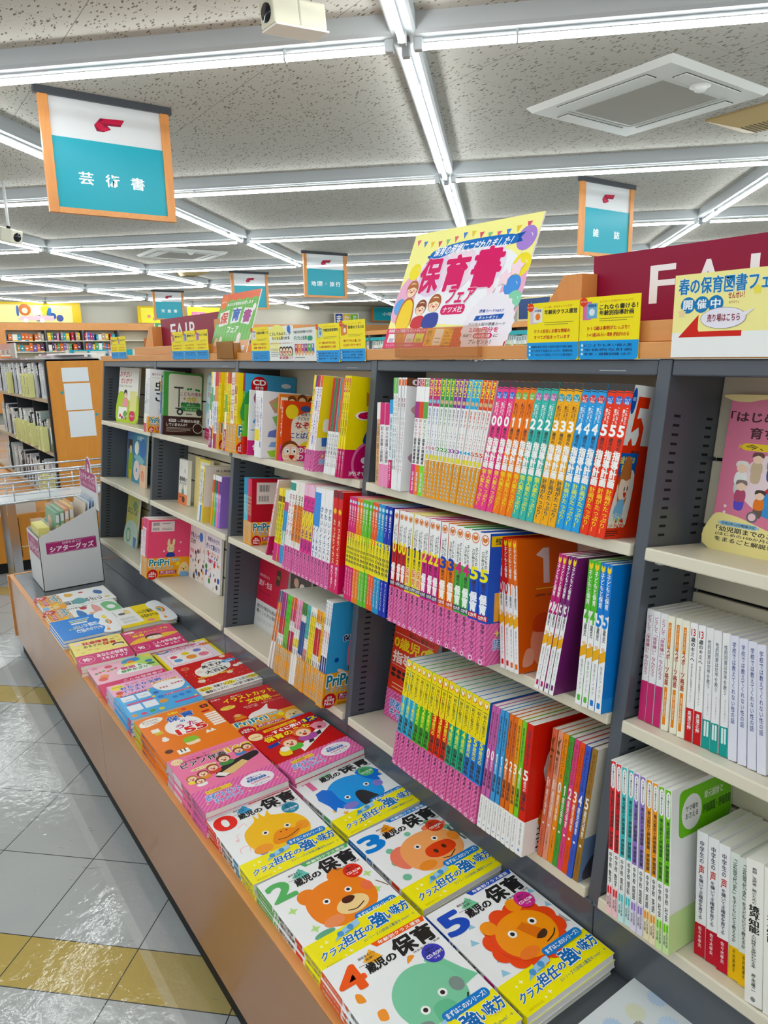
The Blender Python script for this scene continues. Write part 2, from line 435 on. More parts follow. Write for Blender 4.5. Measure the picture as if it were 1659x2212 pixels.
def ceiling_mat():
    m, nt, b, N, Lk, math_, mix = nodemat('fissured_acoustic_tile')
    g = N('ShaderNodeNewGeometry'); sp = N('ShaderNodeSeparateXYZ'); Lk(g, 'Position', sp, 0)
    x, y = sp.outputs[0], sp.outputs[1]
    qx = math_('MODULO', math_('ADD', x, 60 * 0.513 - 0.40), 0.513); qy = math_('MODULO', math_('ADD', y, 60 * 1.013 + 0.096), 1.013)
    lx = math_('LESS_THAN', math_('MINIMUM', qx, math_('SUBTRACT', 0.513, qx)), 0.0016)
    ly = math_('LESS_THAN', math_('MINIMUM', qy, math_('SUBTRACT', 1.013, qy)), 0.0022)
    joint = math_('MAXIMUM', math_('MULTIPLY', lx, 0.6), ly)
    # wormy fissures: voronoi cells give each spot its place, warped and stretched
    nz = N('ShaderNodeTexNoise'); nz.inputs['Scale'].default_value = 22; nz.inputs['Detail'].default_value = 1; Lk(g, 'Position', nz, 'Vector')
    mx = N('ShaderNodeVectorMath', operation='MULTIPLY_ADD'); mx.inputs[1].default_value = (0.022, 0.022, 0); Lk(nz, 1, mx, 0); Lk(g, 'Position', mx, 2)
    mp = N('ShaderNodeMapping'); mp.inputs['Rotation'].default_value = (0, 0, math.radians(35)); mp.inputs['Scale'].default_value = (27, 78, 1); Lk(mx, 0, mp, 0)
    vo = N('ShaderNodeTexVoronoi'); vo.inputs['Scale'].default_value = 1.0; vo.inputs['Randomness'].default_value = 1.0; Lk(mp, 0, vo, 'Vector')
    sepc = N('ShaderNodeSeparateColor'); Lk(vo, 'Color', sepc, 0)
    thr = math_('MULTIPLY_ADD', sepc.outputs[0], 0.52, -0.09)
    hole = math_('LESS_THAN', vo.outputs['Distance'], thr)
    c = mix(hole, lin('#c2bfb7'), lin('#7a7565'))
    c = mix(joint, c, lin('#8b8881'))
    nt.links.new(c, b.inputs['Base Color']); b.inputs['Roughness'].default_value = 0.95; b.inputs['Specular IOR Level'].default_value = 0.05
    bp = N('ShaderNodeBump'); bp.inputs['Strength'].default_value = 0.5; bp.inputs['Distance'].default_value = 0.004; bp.invert = True
    nt.links.new(hole, bp.inputs['Height']); Lk(bp, 0, b, 'Normal')
    return m
ZC = 3.2
def slab(name, lo, hi, m):
    mb = MB(); mb.box(lo, hi, m); return structure(mb.build(name))
slab('floor', (-17, -9, -0.05), (9, 16.3, 0), floor_mat())
slab('ceiling', (-17, -9, ZC), (9, 16.3, ZC + 0.05), ceiling_mat())
WALL = M('#d3d4c9', 0.85, 0.1)
slab('wall_west', (-17.1, -9, 0), (-17, 16.4, ZC), WALL)
slab('wall_north', (-17, 16.3, 0), (9, 16.4, ZC), WALL)

# ------------------------------------------------------------------ ceiling lights on a diagonal lattice
def emit_mat():
    m, nt, b, N, Lk, math_, mix = nodemat('lit_tube')
    nt.nodes.remove(b); e = N('ShaderNodeEmission'); e.inputs[0].default_value = (0.93, 0.985, 1.0, 1); e.inputs[1].default_value = TUBE_POWER
    nt.links.new(e.outputs[0], nt.nodes['Material Output'].inputs[0]); return m
LIT = emit_mat()
PL = 2.81; HALF = PL / 2
CHAN = M('#b4b8ba', 0.4, 0.4)
mb = MB()                                            # channel along local X, ceiling at z=0
LH = HALF - 0.03
mb.prism([(-0.062, 0), (-0.062, -0.075), (-0.05, -0.09), (0.05, -0.09), (0.062, -0.075), (0.062, 0)], 0, -LH, LH, CHAN)
chan_me = fixn(mb.mesh('housing'))
TL = HALF * 0.934
mb = MB(); nn, rr, zc_ = 16, 0.0165, -0.128       # the upper back of the tube is opaque, the rest gives light
ringv = [(sx * TL, rr * math.cos(2 * math.pi * (k + .5) / nn), zc_ + rr * math.sin(2 * math.pi * (k + .5) / nn)) for sx in (-1, 1) for k in range(nn)]
for k in range(nn):
    k2 = (k + 1) % nn; up = math.sin(2 * math.pi * (k + 1) / nn)
    mb.add([ringv[k], ringv[k2], ringv[nn + k2], ringv[nn + k]], [(0, 1, 2, 3)], LIT if up < 0.45 else CHAN, True)
tube_me = fixn(mb.mesh('tube'))
mb = MB()
mb.box((-0.022, -0.02, -0.146), (0.022, 0.02, -0.088), CHAN, bev=0.006)
sock_me = mb.mesh('socket')
mb = MB(); mb.box((-0.004, -0.019, -0.146), (0.004, 0.019, -0.088), CHAN); clip_me = mb.mesh('tube_clip')
eye = Vector((4.3686, -1.1645, 0)); nlamp = 0
ROWW = {}
lamps = []
for i in range(-3, 7):
    for j in range(-5, 5):
        nd = eye + A2 * (1.42 * (2.70 + 1.985 * i)) + B2 * (1.42 * (0.33 + 1.975 * j))
        for dv, ang in ((A2, math.atan2(A2.y, A2.x)), (B2, math.atan2(B2.y, B2.x))):
            c = nd + dv * HALF
            e1, e2 = nd, nd + dv * PL
            if all(-16.7 < p.x < 8 and -6.5 < p.y < 15.9 for p in (e1, e2)):
                lamps.append((c, ang, (c - eye).dot(A2), dv is A2, i, j))
lamps.sort(key=lambda q: (q[0] - eye).length)
cnt = {}
for c, ang, dist, isA, i, j in lamps:
    rel = c - eye; fwd = rel.dot(fw); side = rel.dot(rt)
    key = ('lengthwise' if isA else 'crosswise', i, j)
    nm = 'white %s ceiling tube light, row %s ahead, line %s across the aisle' % (key[0], ORDW[i + 3], ORDW[j + 5])
    o = thing('ceiling_light', nm, 'light', T((c.x, c.y, ZC)) @ RZ(ang), 'fluorescent tube lights in a diagonal grid')
    put(chan_me, 'housing', o); put(tube_me, 'tube', o)
    if fwd > 0 and abs(side) < fwd * 0.75 + 2:
        for sx in (-1, 1): put(sock_me, 'socket', o, T((sx * (TL + 0.02), 0, 0)))
        for sx in (-0.62, 0.66): put(clip_me, 'tube_clip', o, T((sx * TL, 0, 0)))
    nlamp += 1

# ------------------------------------------------------------------ the near rack: five bays, base, top board
BAYN = ['bay at the far end', 'second bay from the far end', 'third bay from the far end', 'fourth bay from the far end', 'bay nearest the camera']
def rk(mb, lo, hi, m, bev=0.0): mb.box(lo, hi, m, RACK, bev)
DEPTH = 0.172
for k in range(5):
    xa, xb = BX[k], BX[k + 1]; u = 0.0135
    o = thing('bookshelf', 'grey steel bookshelf with cream shelves, ' + BAYN[k], 'bookshelf', (xa, 0, 0.458), 'steel bookshelf bays in a row')
    inv = T((xa, 0, 0.458)).inverted()
    def part(name, mb): return put(fixn(mb.mesh(name)), name, o, inv)
    mb = MB()                                       # left side panel with its slots
    rk(mb, (xa - u, 0, -1.062), (xa + u, 0.19, 0), GREY, 0.0018)
    z = -0.1
    while z > -1.03:
        if min(abs(z - (h - 0.012)) for h in (T1, T2, T3)) > 0.02:
            for d0 in ((0.028, 0.135) if k > 0 else (0.03,)): rk(mb, (xa + u - 0.001, d0, z), (xa + u + 0.0002, d0 + 0.02, z + 0.0048), SLOT)
        z -= 0.0168
    part('side_panel', mb)
    if k == 4:
        mb = MB(); rk(mb, (xb - u, 0, -1.062), (xb + u, 0.19, 0), GREY, 0.0018); part('side_panel', mb)
    mb = MB()                                       # slotted back made of panels
    zz = 0.0
    for step_ in (0.175, 0.13, 0.13, 0.13, 0.13, 0.13, 0.13, 0.105):
        rk(mb, (xa + u, DEPTH + 0.002, zz - step_ + 0.006), (xb - u, DEPTH + 0.016, zz), CREAMB, 0.003); zz -= step_
    rk(mb, (xa + u, DEPTH + 0.017, -1.06), (xb - u, DEPTH + 0.02, 0), SLOT)
    part('back_panel', mb)
    for h in (T1, T2, T3):
        mb = MB(); rk(mb, (xa + u + 0.002, -0.009, h - 0.024), (xb - u - 0.002, DEPTH, h), CREAM, 0.003)
        s = part('shelf', mb)
        mb = MB()
        for xx in (xa + u + 0.0005, xb - u - 0.0125): rk(mb, (xx, 0.03, h - 0.034), (xx + 0.012, 0.05, h - 0.024), WHITE_STEEL)
        q = put(fixn(mb.mesh('shelf_clip')), 'shelf_clip', s)
    mb = MB(); rk(mb, (xa + u + 0.001, 0.001, -0.029), (xb - u - 0.001, 0.02, -0.0005), GREY, 0.003); hd = part('header_rail', mb)
    mb = MB(); rk(mb, (xb - 0.14, 0.0003, -0.022), (xb - 0.08, 0.0012, -0.0206), M('#aeb3ba', 0.3)); put(fixn(mb.mesh('maker_plate')), 'maker_plate', hd)
    mb = MB(); mb.box((xa + 0.001, -0.126, 0.4585), (xb - 0.001, -0.108, 0.579), GREYT, None, 0.002)
    mb.box((xa + 0.001, -0.131, 0.5725), (xb - 0.001, -0.118, 0.5795), GREY, None, 0.002)
    part('riser_panel', mb)
o = thing('display_table', 'low display base with dark grey top and orange wood edge along the aisle', 'display table', (0, -0.37, 0))
inv = T((0, -0.37, 0)).inverted()
for k in range(5):
    mb = MB(); x0 = BX[k] + 0.0015 - (0.012 if k == 0 else 0); dz = -0.004 if k == 0 else 0
    mb.box((x0, -0.606, 0.43), (BX[k + 1] - 0.0015, -0.1, 0.4583 + dz * 0), GREYT, None, 0.0015)
    for xx in (x0 + 0.04, BX[k + 1] - 0.04): mb.tube([(xx, -0.145, 0.4581), (xx, -0.145, 0.45865)], 0.003, SLOT, 10)
    put(mb.mesh('tabletop_panel'), 'tabletop_panel', o, inv)
for x0, x1 in ((-0.045, 1.8235), (1.8265, 4.6)):
    mb = MB(); mb.box((x0, -0.628, 0.40), (x1, -0.6065, 0.4598), WOOD, None, 0.0012); put(mb.mesh('wood_edge'), 'wood_edge', o, inv)
for x0, x1 in ((-0.04, 1.8238), (1.8262, 4.6)):
    mb = MB(); mb.box((x0, -0.6292, 0.098), (x1, -0.61, 0.4575), LAMINATE); put(mb.mesh('front_panel'), 'front_panel', o, inv)
mb = MB(); mb.box((-0.064, -0.638, 0.098), (-0.0455, -0.05, 0.4605), WOOD, None, 0.0015); put(mb.mesh('end_panel'), 'end_panel', o, inv)
mb = MB(); mb.box((-0.03, -0.609, 0.0), (4.6, -0.59, 0.0985), BLACK); put(mb.mesh('kick_plate'), 'kick_plate', o, inv)
o = thing('shelf_top_board', 'long orange wood board capping the steel bookshelves', 'board', (2.2, 0.3, 1.629))
mb = MB(); mb.box((-0.06, -0.006, 1.6295), (4.75, 0.72, 1.659), WOOD, None, 0.0015); put(mb.mesh('board'), 'board', o, T((-2.2, -0.3, -1.629)))

# ------------------------------------------------------------------ ceiling things
def cassette(x0, x1, y0, y1, label):
    cx, cy = (x0 + x1) / 2, (y0 + y1) / 2; w, d = (x1 - x0) / 2, (y1 - y0) / 2
    o = thing('air_conditioner', label, 'air conditioner', (cx, cy, ZC), 'ceiling cassette air conditioners')
    Wt = M('#dfe0dc', 0.4); mb = MB()
    outer = [(-w, -d), (w, -d), (w, d), (-w, d)]
    v = [(x, y, -0.006) for x, y in outer] + [(x * .95, y * .95, -0.035) for x, y in outer] + [(x * .66, y * .62, -0.035) for x, y in outer] + [(x, y, 0) for x, y in outer]
    f = [(k, (k + 1) % 4, 4 + (k + 1) % 4, 4 + k) for k in range(4)] + [(4 + k, 4 + (k + 1) % 4, 8 + (k + 1) % 4, 8 + k) for k in range(4)] + [(12 + k, 12 + (k + 1) % 4, (k + 1) % 4, k) for k in range(4)]
    mb.add(v, f, Wt); put(fixn(mb.mesh('panel_frame')), 'panel_frame', o)
    mb = MB(); mb.box((-w * .655, -d * .615, -0.034), (w * .655, d * .615, -0.012), Wt); mb.box((-w * .60, -d * .56, -0.036), (w * .60, d * .56, -0.03), M('#a9a69e', 0.7)); put(mb.mesh('intake_grille'), 'intake_grille', o)
    for a, (L, r) in enumerate(((d * .56, w * .80), (w * .62, d * .79), (d * .56, w * .80), (w * .62, d * .79))):
        mb = MB(); mb.box((r - 0.047, -L, -0.0362), (r + 0.047, L, -0.0345), M('#5a5b58', .7)); mb.box((r - 0.04, -L + 0.008, -0.041), (r + 0.04, L - 0.008, -0.0355), Wt, RY(0.0), 0.002)
        put(mb.mesh('louver_flap'), 'louver_flap', o, RZ(a * math.pi / 2))
    mb = MB(); mb.tube([(-w * .05, -d * .80 + 0.02, -0.034), (-w * .05, -d * .80 + 0.02, -0.045)], 0.06, Wt, 24)
    mb.tube([(-w * .05, -d * .80 + 0.02, -0.045), (-w * .05, -d * .80 + 0.02, -0.066), (-w * .05, -d * .80 + 0.02, -0.075)], [0.042, 0.032, 0.012], M('#e9eae7', .3), 24)
    put(mb.mesh('sensor_dome'), 'sensor_dome', o, RZ(math.pi / 2))
cassette(0.70, 1.77, 2.66, 3.70, 'large white ceiling air conditioner with round sensor above the FAIR sign')
cassette(-7.45, -6.5, 2.62, 3.72, 'small distant white ceiling air conditioner beyond the art books sign')
def vent(x0, x1, y0, y1, label):
    cx, cy = (x0 + x1) / 2, (y0 + y1) / 2; w, d = (x1 - x0) / 2, (y1 - y0) / 2
    o = thing('ceiling_vent', label, 'vent', (cx, cy, ZC), 'tan ceiling vents'); tan = M('#c9b285', 0.5)
    mb = MB(); q = [(-w, -d), (w, -d), (w, d), (-w, d)]
    v = [(x, y, 0) for x, y in q] + [(x, y, -0.012) for x, y in q] + [(x * .45, y * .45, -0.07) for x, y in q]
    f = [(k, (k + 1) % 4, 4 + (k + 1) % 4, 4 + k) for k in range(4)] + [(4 + k, 4 + (k + 1) % 4, 8 + (k + 1) % 4, 8 + k) for k in range(4)] + [(8, 9, 10, 11)]
    mb.add(v, f, tan); put(fixn(mb.mesh('hood')), 'hood', o)
    mb = MB()
    for k in range(9): mb.box((-w * .42 + k * w * .1, -d * .4, -0.0725), (-w * .42 + k * w * .1 + w * .035, d * .4, -0.0695), M('#6b5f45', .7))
    put(mb.mesh('grille_slots'), 'grille_slots', o)
vent(1.20, 1.80, 3.92, 4.45, 'tan square ceiling vent beside the large air conditioner')
P_ = eye + A2 * 1.42 * 9.6 + B2 * 1.42 * 4.1
vent(P_.x - .3, P_.x + .3, P_.y - .3, P_.y + .3, 'small distant tan ceiling vent among the far lights')
def cctv(name, pos, dirv, scale, label, drop):
    d = Vector(dirv).normalized(); s = d.cross(Z_).normalized(); u = s.cross(d)
    m = Matrix((d, s, u)).transposed().to_4x4(); m.translation = pos
    o = thing(name, label, 'camera', T(pos), 'ceiling cameras'); loc = T(pos).inverted() @ m
    body = M('#d9d7c4', 0.45); k = scale
    mb = MB(); mb.box((-0.14 * k, -0.055 * k, -0.05 * k), (0.13 * k, 0.055 * k, 0.055 * k), body, None, 0.008 * k)
    mb.box((-0.005 * k, -0.0565 * k, -0.045 * k), (0.003 * k, 0.0565 * k, 0.0565 * k), M('#b9b8aa', .5)); put(mb.mesh('housing'), 'housing', o, loc)
    mb = MB(); mb.box((-0.145 * k, -0.06 * k, -0.058 * k), (0.125 * k, 0.06 * k, -0.05 * k), M('#ecebe4', .4), None, 0.002); put(mb.mesh('base_plate'), 'base_plate', o, loc)
    mb = MB(); mb.tube([(0.128 * k, 0, 0), (0.1345 * k, 0, 0)], 0.036 * k, M('#1b1d22', 0.1), 24); put(mb.mesh('lens'), 'lens', o, loc)
    mb = MB(); mb.tube([(0.02, 0, 0.05 * k), (0.02, 0, 0.075 * k)], 0.016 * k, BLACK, 12); put(mb.mesh('swivel'), 'swivel', o, loc)
    mb = MB(); p0 = m @ Vector((0.02, 0, 0.07 * k)) - Vector(pos); mb.tube([p0, p0 + Vector((0, 0, drop))], 0.012 * k, WHITE_STEEL, 12); put(mb.mesh('ceiling_pole'), 'ceiling_pole', o)
def at_px(px, py, dist):
    v = F + R2 * ((px - 829.5) / 1558.46) - U2 * ((py - 1106) / 1558.46)
    return Vector((4.3686, -1.1645, 1.65)) + v * dist
p = at_px(632, 38, 3.1); cctv('security_camera', p, (-R2 * 0.95 - F * 0.72 - U2 * 0.30), 1.0, 'cream security camera on a ceiling pole above the nearest tube lights', ZC - p.z - .06)
p = at_px(14, 507, 6.5); cctv('security_camera', p, (R2 * 0.9 - F * 0.35 - U2 * 0.32), 1.05, 'small far cream security camera left of the art books sign', ZC - p.z - .06)
for px, py, dist, lb in ((1040, 150, 0, 'left'),): pass

# hanging category signs
TEAL = '#24a3b4'
def hanging_sign(x, y0, y1, text, label, spread):
    w = y1 - y0; zt = 3.17
    o = thing('hanging_sign', label, 'sign', (x, y0, zt), 'hanging teal category signs'); wd_ = 0.055
    mb = MB(); mb.box((-0.02, -0.02, -0.012), (0.02, w + 0.02, 0.03), M('#4a4d52', .4)); put(mb.mesh('ceiling_rail'), 'ceiling_rail', o)
    for yy in (0, w - wd_):
        mb = MB(); mb.box((-0.018, yy, -0.66), (0.018, yy + wd_, -0.012), WOODV, None, 0.002); put(mb.mesh('side_post'), 'side_post', o)
    mb = MB(); mb.box((-0.018, wd_, -0.66), (0.018, w - wd_, -0.628), WOOD); put(mb.mesh('bottom_bar'), 'bottom_bar', o)
    iw = w - 2 * wd_
    mb = MB(); mb.box((-0.003, wd_, -0.23), (0.003, w - wd_, -0.012), M('#f2f4f6', 0.25, 0.4, 0, 0.5))
    fr = frame(Vector((0.0032, wd_, -0.23)), Y_, Z_, X_)
    mg = '#c3264f'
    draw(mb, [('P', [(.38, .42), (.44, .62), (.66, .66), (.62, .47), (.50, .45), (.53, .36), (.46, .27), (.40, .27)], '#8d1d40'), ('P', [(.44, .50), (.47, .62), (.66, .66), (.625, .52)], mg), ('P', [(.385, .42), (.42, .54), (.47, .44), (.43, .33)], mg), ('P', [(.45, .40), (.52, .40), (.49, .30), (.43, .30)], mg)], iw, 0.218, fr)
    put(mb.mesh('clear_panel'), 'clear_panel', o)
    mb = MB(); mb.box((-0.006, wd_, -0.628), (0.006, w - wd_, -0.23), M(TEAL, 0.3))
    fr = frame(Vector((0.0062, wd_, -0.628)), Y_, Z_, X_); n = len(text); ops = []
    for i, ch in enumerate(text):
        cx = 0.5 + (i - (n - 1) / 2) * spread
        if ch == '・': ops.append(('E', cx, .45, .014, '#eef6f6'))
        else: ops.append(('T', ch, cx - .063, .36, cx + .063, .54, '#f1f7f7', .02))
    draw(mb, ops, iw, 0.398, fr); put(mb.mesh('teal_panel'), 'teal_panel', o)
hanging_sign(-0.54, -0.09, 0.685, '芸術書', 'large near teal hanging sign for art books, wood posts', .235)
hanging_sign(-0.37, 4.51, 5.29, '雑誌', 'teal hanging sign for magazines above the burgundy FAIR board', .47)
hanging_sign(-5.84, 4.66, 5.45, '地図・旅行', 'teal hanging sign for maps and travel in the mid distance', .165)
hanging_sign(-8.83, 4.79, 5.56, '', 'blank teal hanging sign behind the green poster', .2)
hanging_sign(-13.35, 4.80, 5.56, '児童書', 'farthest teal hanging sign, for children\'s books', .235)

# ================================================================== books: the kinds
WHT, INK, YEL = '#f3f3f1', '#33303a', '#f9e21b'
def pink_band(h=0.085):
    return (h, '#df6ba8', [('D', 0, 0, 1, 1, .011, .0045, '#e98cbd'), ('Z', '読者プレゼント', .42, .14, .80, .97, '#4a3350', .01), ('E', .5, .06, .22, '#f7dcea'), ('E', .5, .06, .12, '#c94f90')],
            [('D', 0, 0, 1, 1, .014, .006, '#e98cbd'), ('S', .16, .75, .05, .3, 4, '#fbe27a'), ('S', .86, .6, .05, .3, 4, '#fbe27a'), ('S', .3, .2, .04, .3, 4, '#fbe27a'), ('E', .72, .4, .2, '#f4eef3'), ('T', '読者プレゼント', .1, .35, .52, .62, '#3d8fd0', .02, ('#ffffff', .05))])
def pri_band(h=0.1, vis=True):
    return (h, '#f3ae22', [('Z', 'PriPriブックスフェア', .2, .05, .85, .95, '#f8f3dc', .03, ('#2b7f95', .06))],
            [('T', 'PriPri', .05, .60, .50, .94, '#1f8a9a', .035, ('#ffffff', .07)), ('T', 'PriPri', .55, .76, .74, .94, '#3aa7b5', .01, ('#ffffff', .05)), ('T', 'ブックスフェア', .05, .40, .60, .58, '#1f8a9a', .02, ('#ffffff', .05)),
             ('E', .13, .18, .12, '#c8202e'), ('T', '総合', .09, .25, .17, .32, '#ffffff'), ('T', '保育雑誌', .045, .16, .215, .24, '#ffffff'), ('T', 'No.1', .05, .05, .21, .15, '#ffffff', .02),
             ('R', .28, .16, .68, .34, '#b81f6c'), ('T', '購入者全員に', .31, .255, .65, .325, '#ffffff', .01), ('T', 'デジタル園字プレゼント', .30, .175, .66, .245, '#ffffff', .01), ('R', .28, .06, .62, .08, '#8a6a2a'), ('R', .28, .02, .58, .04, '#8a6a2a'),
             ('S', .70, .66, .07, .5, 10, '#f7e23b'), ('B', [(.72, .1), (.74, .5), (.82, .72), (.92, .66), (.97, .4), (.96, .1)], '#f3d7a0'), ('E', .80, .42, .012, '#5a3a20'), ('E', .89, .44, .012, '#5a3a20'), ('E', .845, .36, .02, '#5a3a20'), ('B', [(.78, .0), (.76, .2), (.86, .26), (.95, .2), (.96, .0)], '#8fb8e0')])
def mag_band(h=0.08, txt='売れてます！', c='#c8246f'):
    return (h, c, [('V', txt, .25, .12, .75, .92, '#fbeef4', .03)], [('E', .45, .55, .32, '#e884b1'), ('E', .45, .55, .28, c), ('T', '90', .3, .38, .6, .75, '#ffffff', .04), ('T', '売れてます', .1, .1, .8, .25, '#ffffff', .01)])
H0 = 0.289
# --- weekly planning guides, fourth bay, top shelf
def kore(n, cname, c, cc, a, ac, front=()):
    sp = [('R', 0, .955, 1, 1, '#3d3b3b'), ('R', 0, .943, 1, .948, '#3d3b3b'), ('E', .5, .895, .42, cc), ('T', 'ウェブ', .22, .89, .78, .91, '#ffffff', .02), ('T', '対応', .25, .872, .75, .887, '#ffffff', .02),
          ('V', 'これなら', .52, .745, .80, .85, '#5b3030' if n in (1, 3) else '#ffffff', .02), ('V', '書ける！', .20, .735, .48, .84, '#5b3030' if n in (1, 3) else '#ffffff', .02),
          ('T', str(n), .14, .665, .80, .735, '#ffffff', .045), ('V', '歳児の', .26, .575, .74, .655, '#3b3434', .03), ('V', '指導計画', .10, .335, .90, .57, '#fdfdfb', .045, ('#e9d9d2', .03))]
    if a == '計画がたっぷり！': sp += [('V', a, .16, .03, .84, .325, ac, .03)]
    else: sp += [('V', a, .16, .03, .84, .325, ac, .03)]
    return Spec('planning_guide', cname + ' planning guide numbered %d' % n, H0, 0.2, c, sp, front)
girl = [('R', 0, .60, 1, 1, '#f3f2f0'), ('Q', .0, .58, 1.0, .66, .01, '#f3f2f0'), ('P', [(.40, .93), (.97, .93), (.97, .86), (.55, .86), (.52, .79), (.70, .80), (.92, .74), (.93, .62), (.75, .53), (.5, .53), (.32, .58), (.32, .64), (.42, .67), (.56, .61), (.70, .63), (.76, .69), (.68, .74), (.52, .72), (.36, .70)], '#ee4b25'),
        ('E', .2, .90, .12, '#1f62b8'), ('T', '5歳児', .12, .90, .28, .925, '#bfe3f5', .02), ('T', '歳児の', .55, .545, .95, .59, '#3b3434', .03), ('P', [(.02, .57), (.95, .57), (.95, .42), (.55, .42), (.30, .38), (.06, .45)], '#1f6fc0'), ('T', '5歳クラスの', .12, .50, .82, .55, '#f7ee5c', .03), ('T', '強い味方', .24, .45, .68, .495, '#f7ee5c', .03),
        ('B', [(.15, .10), (.18, .30), (.45, .44), (.95, .43), (1.0, .10), (.7, .15)], '#f6f1ea'), ('E', .52, .36, .28, '#c07a43'), ('B', [(.30, .33), (.35, .40), (.6, .39), (.80, .40), (.82, .31), (.62, .26), (.40, .27)], '#fbe3cf'), ('E', .58, .335, .025, '#3a2a22'), ('E', .72, .34, .025, '#3a2a22'), ('B', [(.56, .31), (.72, .31), (.66, .275)], '#d2473c'),
        ('B', [(.35, .25), (.28, .15), (.70, .13), (.66, .26)], '#8fc3e3'), ('B', [(.2, .33), (.24, .37), (.34, .25), (.30, .23)], '#fbe3cf'), ('R', .36, .08, .44, .14, '#e9e36a'), ('R', .56, .09, .64, .15, '#e9e36a'),
        ('T', '「ねらい」の', .08, .075 + .06, .98, .18, '#fffbe8', .03), ('T', '関連がわか', .08, .075, .98, .125, '#fffbe8', .03), ('R', .06, .05, .7, .056, '#3a2020'), ('R', .06, .035, .75, .041, '#3a2020'), ('R', .06, .02, .6, .026, '#3a2020')]
def squeeze(ops, k, s=0.0):
    out = []
    for o in ops:
        o = list(o); q = o[0]
        if q in 'RQTV': a, b = (1, 3) if q in 'RQ' else (2, 4); o[a] = max(.004, o[a] * k - s); o[b] = o[b] * k - s
        elif q == 'E': o = ['E', o[1] * k - s, o[2], o[3] * k, o[4], o[5] if len(o) > 5 else o[3] * .2 / .289]
        elif q in 'PB': o[1] = [(max(.004, a * k - s), b) for a, b in o[1]]
        out.append(tuple(o))
    return out
girl = [('R', 0, 0, 1, 1, '#ee4b25'), ('R', 0, .62, 1, 1, '#f3f2f0')] + squeeze(girl[2:], .31, .035)
KORE = [kore(0, 'pink', '#ee4f94', '#2f7ad0', '個人案たっぷり！', YEL), kore(1, 'orange', '#f78b1e', '#7fb84c', '個人案たっぷり！', YEL), kore(2, 'teal', '#46b8ad', '#c06fb0', '個人案たっぷり！', '#f4f03a'),
        kore(3, 'yellow', '#f8b90f', '#2c9fb0', '計画がたっぷり！', '#33504a'), kore(4, 'sky blue', '#37a7e3', '#d3404c', '計画がたっぷり！', '#e5f24a'), kore(5, 'red-orange', '#ee4b25', '#2f7ad0', '計画がたっぷり！', '#ffd93a', girl)]
def pri(n, cname, c, c2, t):
    return Spec('support_book', 'thin %s-topped nursery support book for age %s' % (cname, n), H0, 0.2, WHT,
                [('R', 0, .77, 1, 1, c), ('Z', 'PriPri', .22, .86, .88, .985, '#f6e93c', .04), ('E', .5, .81, .42, '#d9b98a' if c != '#c9277e' else '#7fc4d8'), ('V', '保育サポートブック', .25, .44, .78, .755, c2, .012), ('T', t, .08, .405, .92, .435, c, .03), ('V', '歳児', .3, .365, .7, .40, c2, 0), ('R', .1, .325, .9, .365, '#e6d93a')],
                band=(0.092, '#f0a818', [('Z', 'PriPriブックスフェア', .22, .05, .8, .97, '#f7f3df', .03, ('#2d83a0', .07))], []))
PRI = [pri('0 and 1', 'magenta', '#c9277e', '#3f78c0', '0･1'), pri('2', 'green', '#3a9a3c', '#4a8a4a', '2'), pri('3', 'purple', '#8a3a98', '#7a4a8a', '3'), pri('4', 'cyan', '#23b2dd', '#d8503a', '4'), pri('5', 'orange-red', '#e8571f', '#d8403a', '5')]
def thin(name, desc, H, base, segs, txt=None, tc=INK, y0=.1, y1=.9, W=0.18, band=None, front=(), bold=.01, cat='book', wf=.62):
    ops = [('R', 0, a, 1, b, c) for a, b, c in segs]
    if txt: ops.append(('V', txt, .5 - wf / 2, y0, .5 + wf / 2, y1, tc, bold))
    return Spec(name, desc, H, W, base, ops, front, band, cat)
b4 = 'top shelf, fourth bay'
run(b4, 'small record books on the top shelf', -.028, T1, 2.788, 2.862, 2.770, 2.842, [
    (thin('record_book', 'narrow beige book beside the fourth bay upright', .222, '#d9b38c', [(.8, 1, '#f1ece4')], '記録の書き方と保育', '#8a6a4a', .05, .75), 1, .9),
    (thin('record_book', 'white book with magenta head and pink foot', .222, '#f6f1f3', [(.74, 1, '#d42c7c'), (0, .27, '#f29ac4')], '記入の実際と用語例', '#4a3a44', .29, .72, bold=.02), 2, 1.1),
    (thin('record_book', 'slim cyan-topped book with a magenta band', .232, '#dfeef6', [(.84, 1, '#38a6dc')], '保育の計画と', '#7a8a94', .36, .8, band=mag_band(.075)), 1, .8)])
run(b4, 'white idea books on the top shelf', -.03, T1, 2.864, 2.905, 2.838, 2.901, [
    (thin('idea_book', 'thin white book with a light green head', H0, '#f4f5f2', [(.86, 1, '#7cc36a')], '子どもの力これからの指導計画', '#6a7a86', .18, .84), 2, .9),
    (thin('idea_book', 'thin white book with an orange tab', H0, '#f3f3f4', [(.93, .985, '#ee7a2c'), (.0, .0001, WHT)], '環境づくりすぐに使えるアイディア', '#8a4a54', .16, .82,
          front=[('R', 0, .93, .9, 1, '#7a4f38'), ('T', '0〜', .1, .94, .5, .99, '#ffffff', .03), ('B', [(.1, .72), (.25, .78), (.4, .74), (.3, .66)], '#d8a6b0'), ('B', [(.3, .70), (.6, .76), (.5, .66)], '#8fb37a'), ('E', .4, .55, .14, '#ead9c2'), ('E', .35, .42, .12, '#e8e0d2'), ('B', [(.1, .3), (.3, .36), (.5, .28), (.3, .22)], '#b98fa8'), ('E', .3, .12, .12, '#e58a3c')]), 3, 1.0)])
def omoi(n, cname, c, c2):
    return thin('environment_book', 'white book with a %s label and %s foot' % (cname, cname), H0, '#f5f4f3', [(.93, .99, c), (.66, .80, c), (0, .26, c2)], '思いをつなぐ', c, .49, .65, front=[])
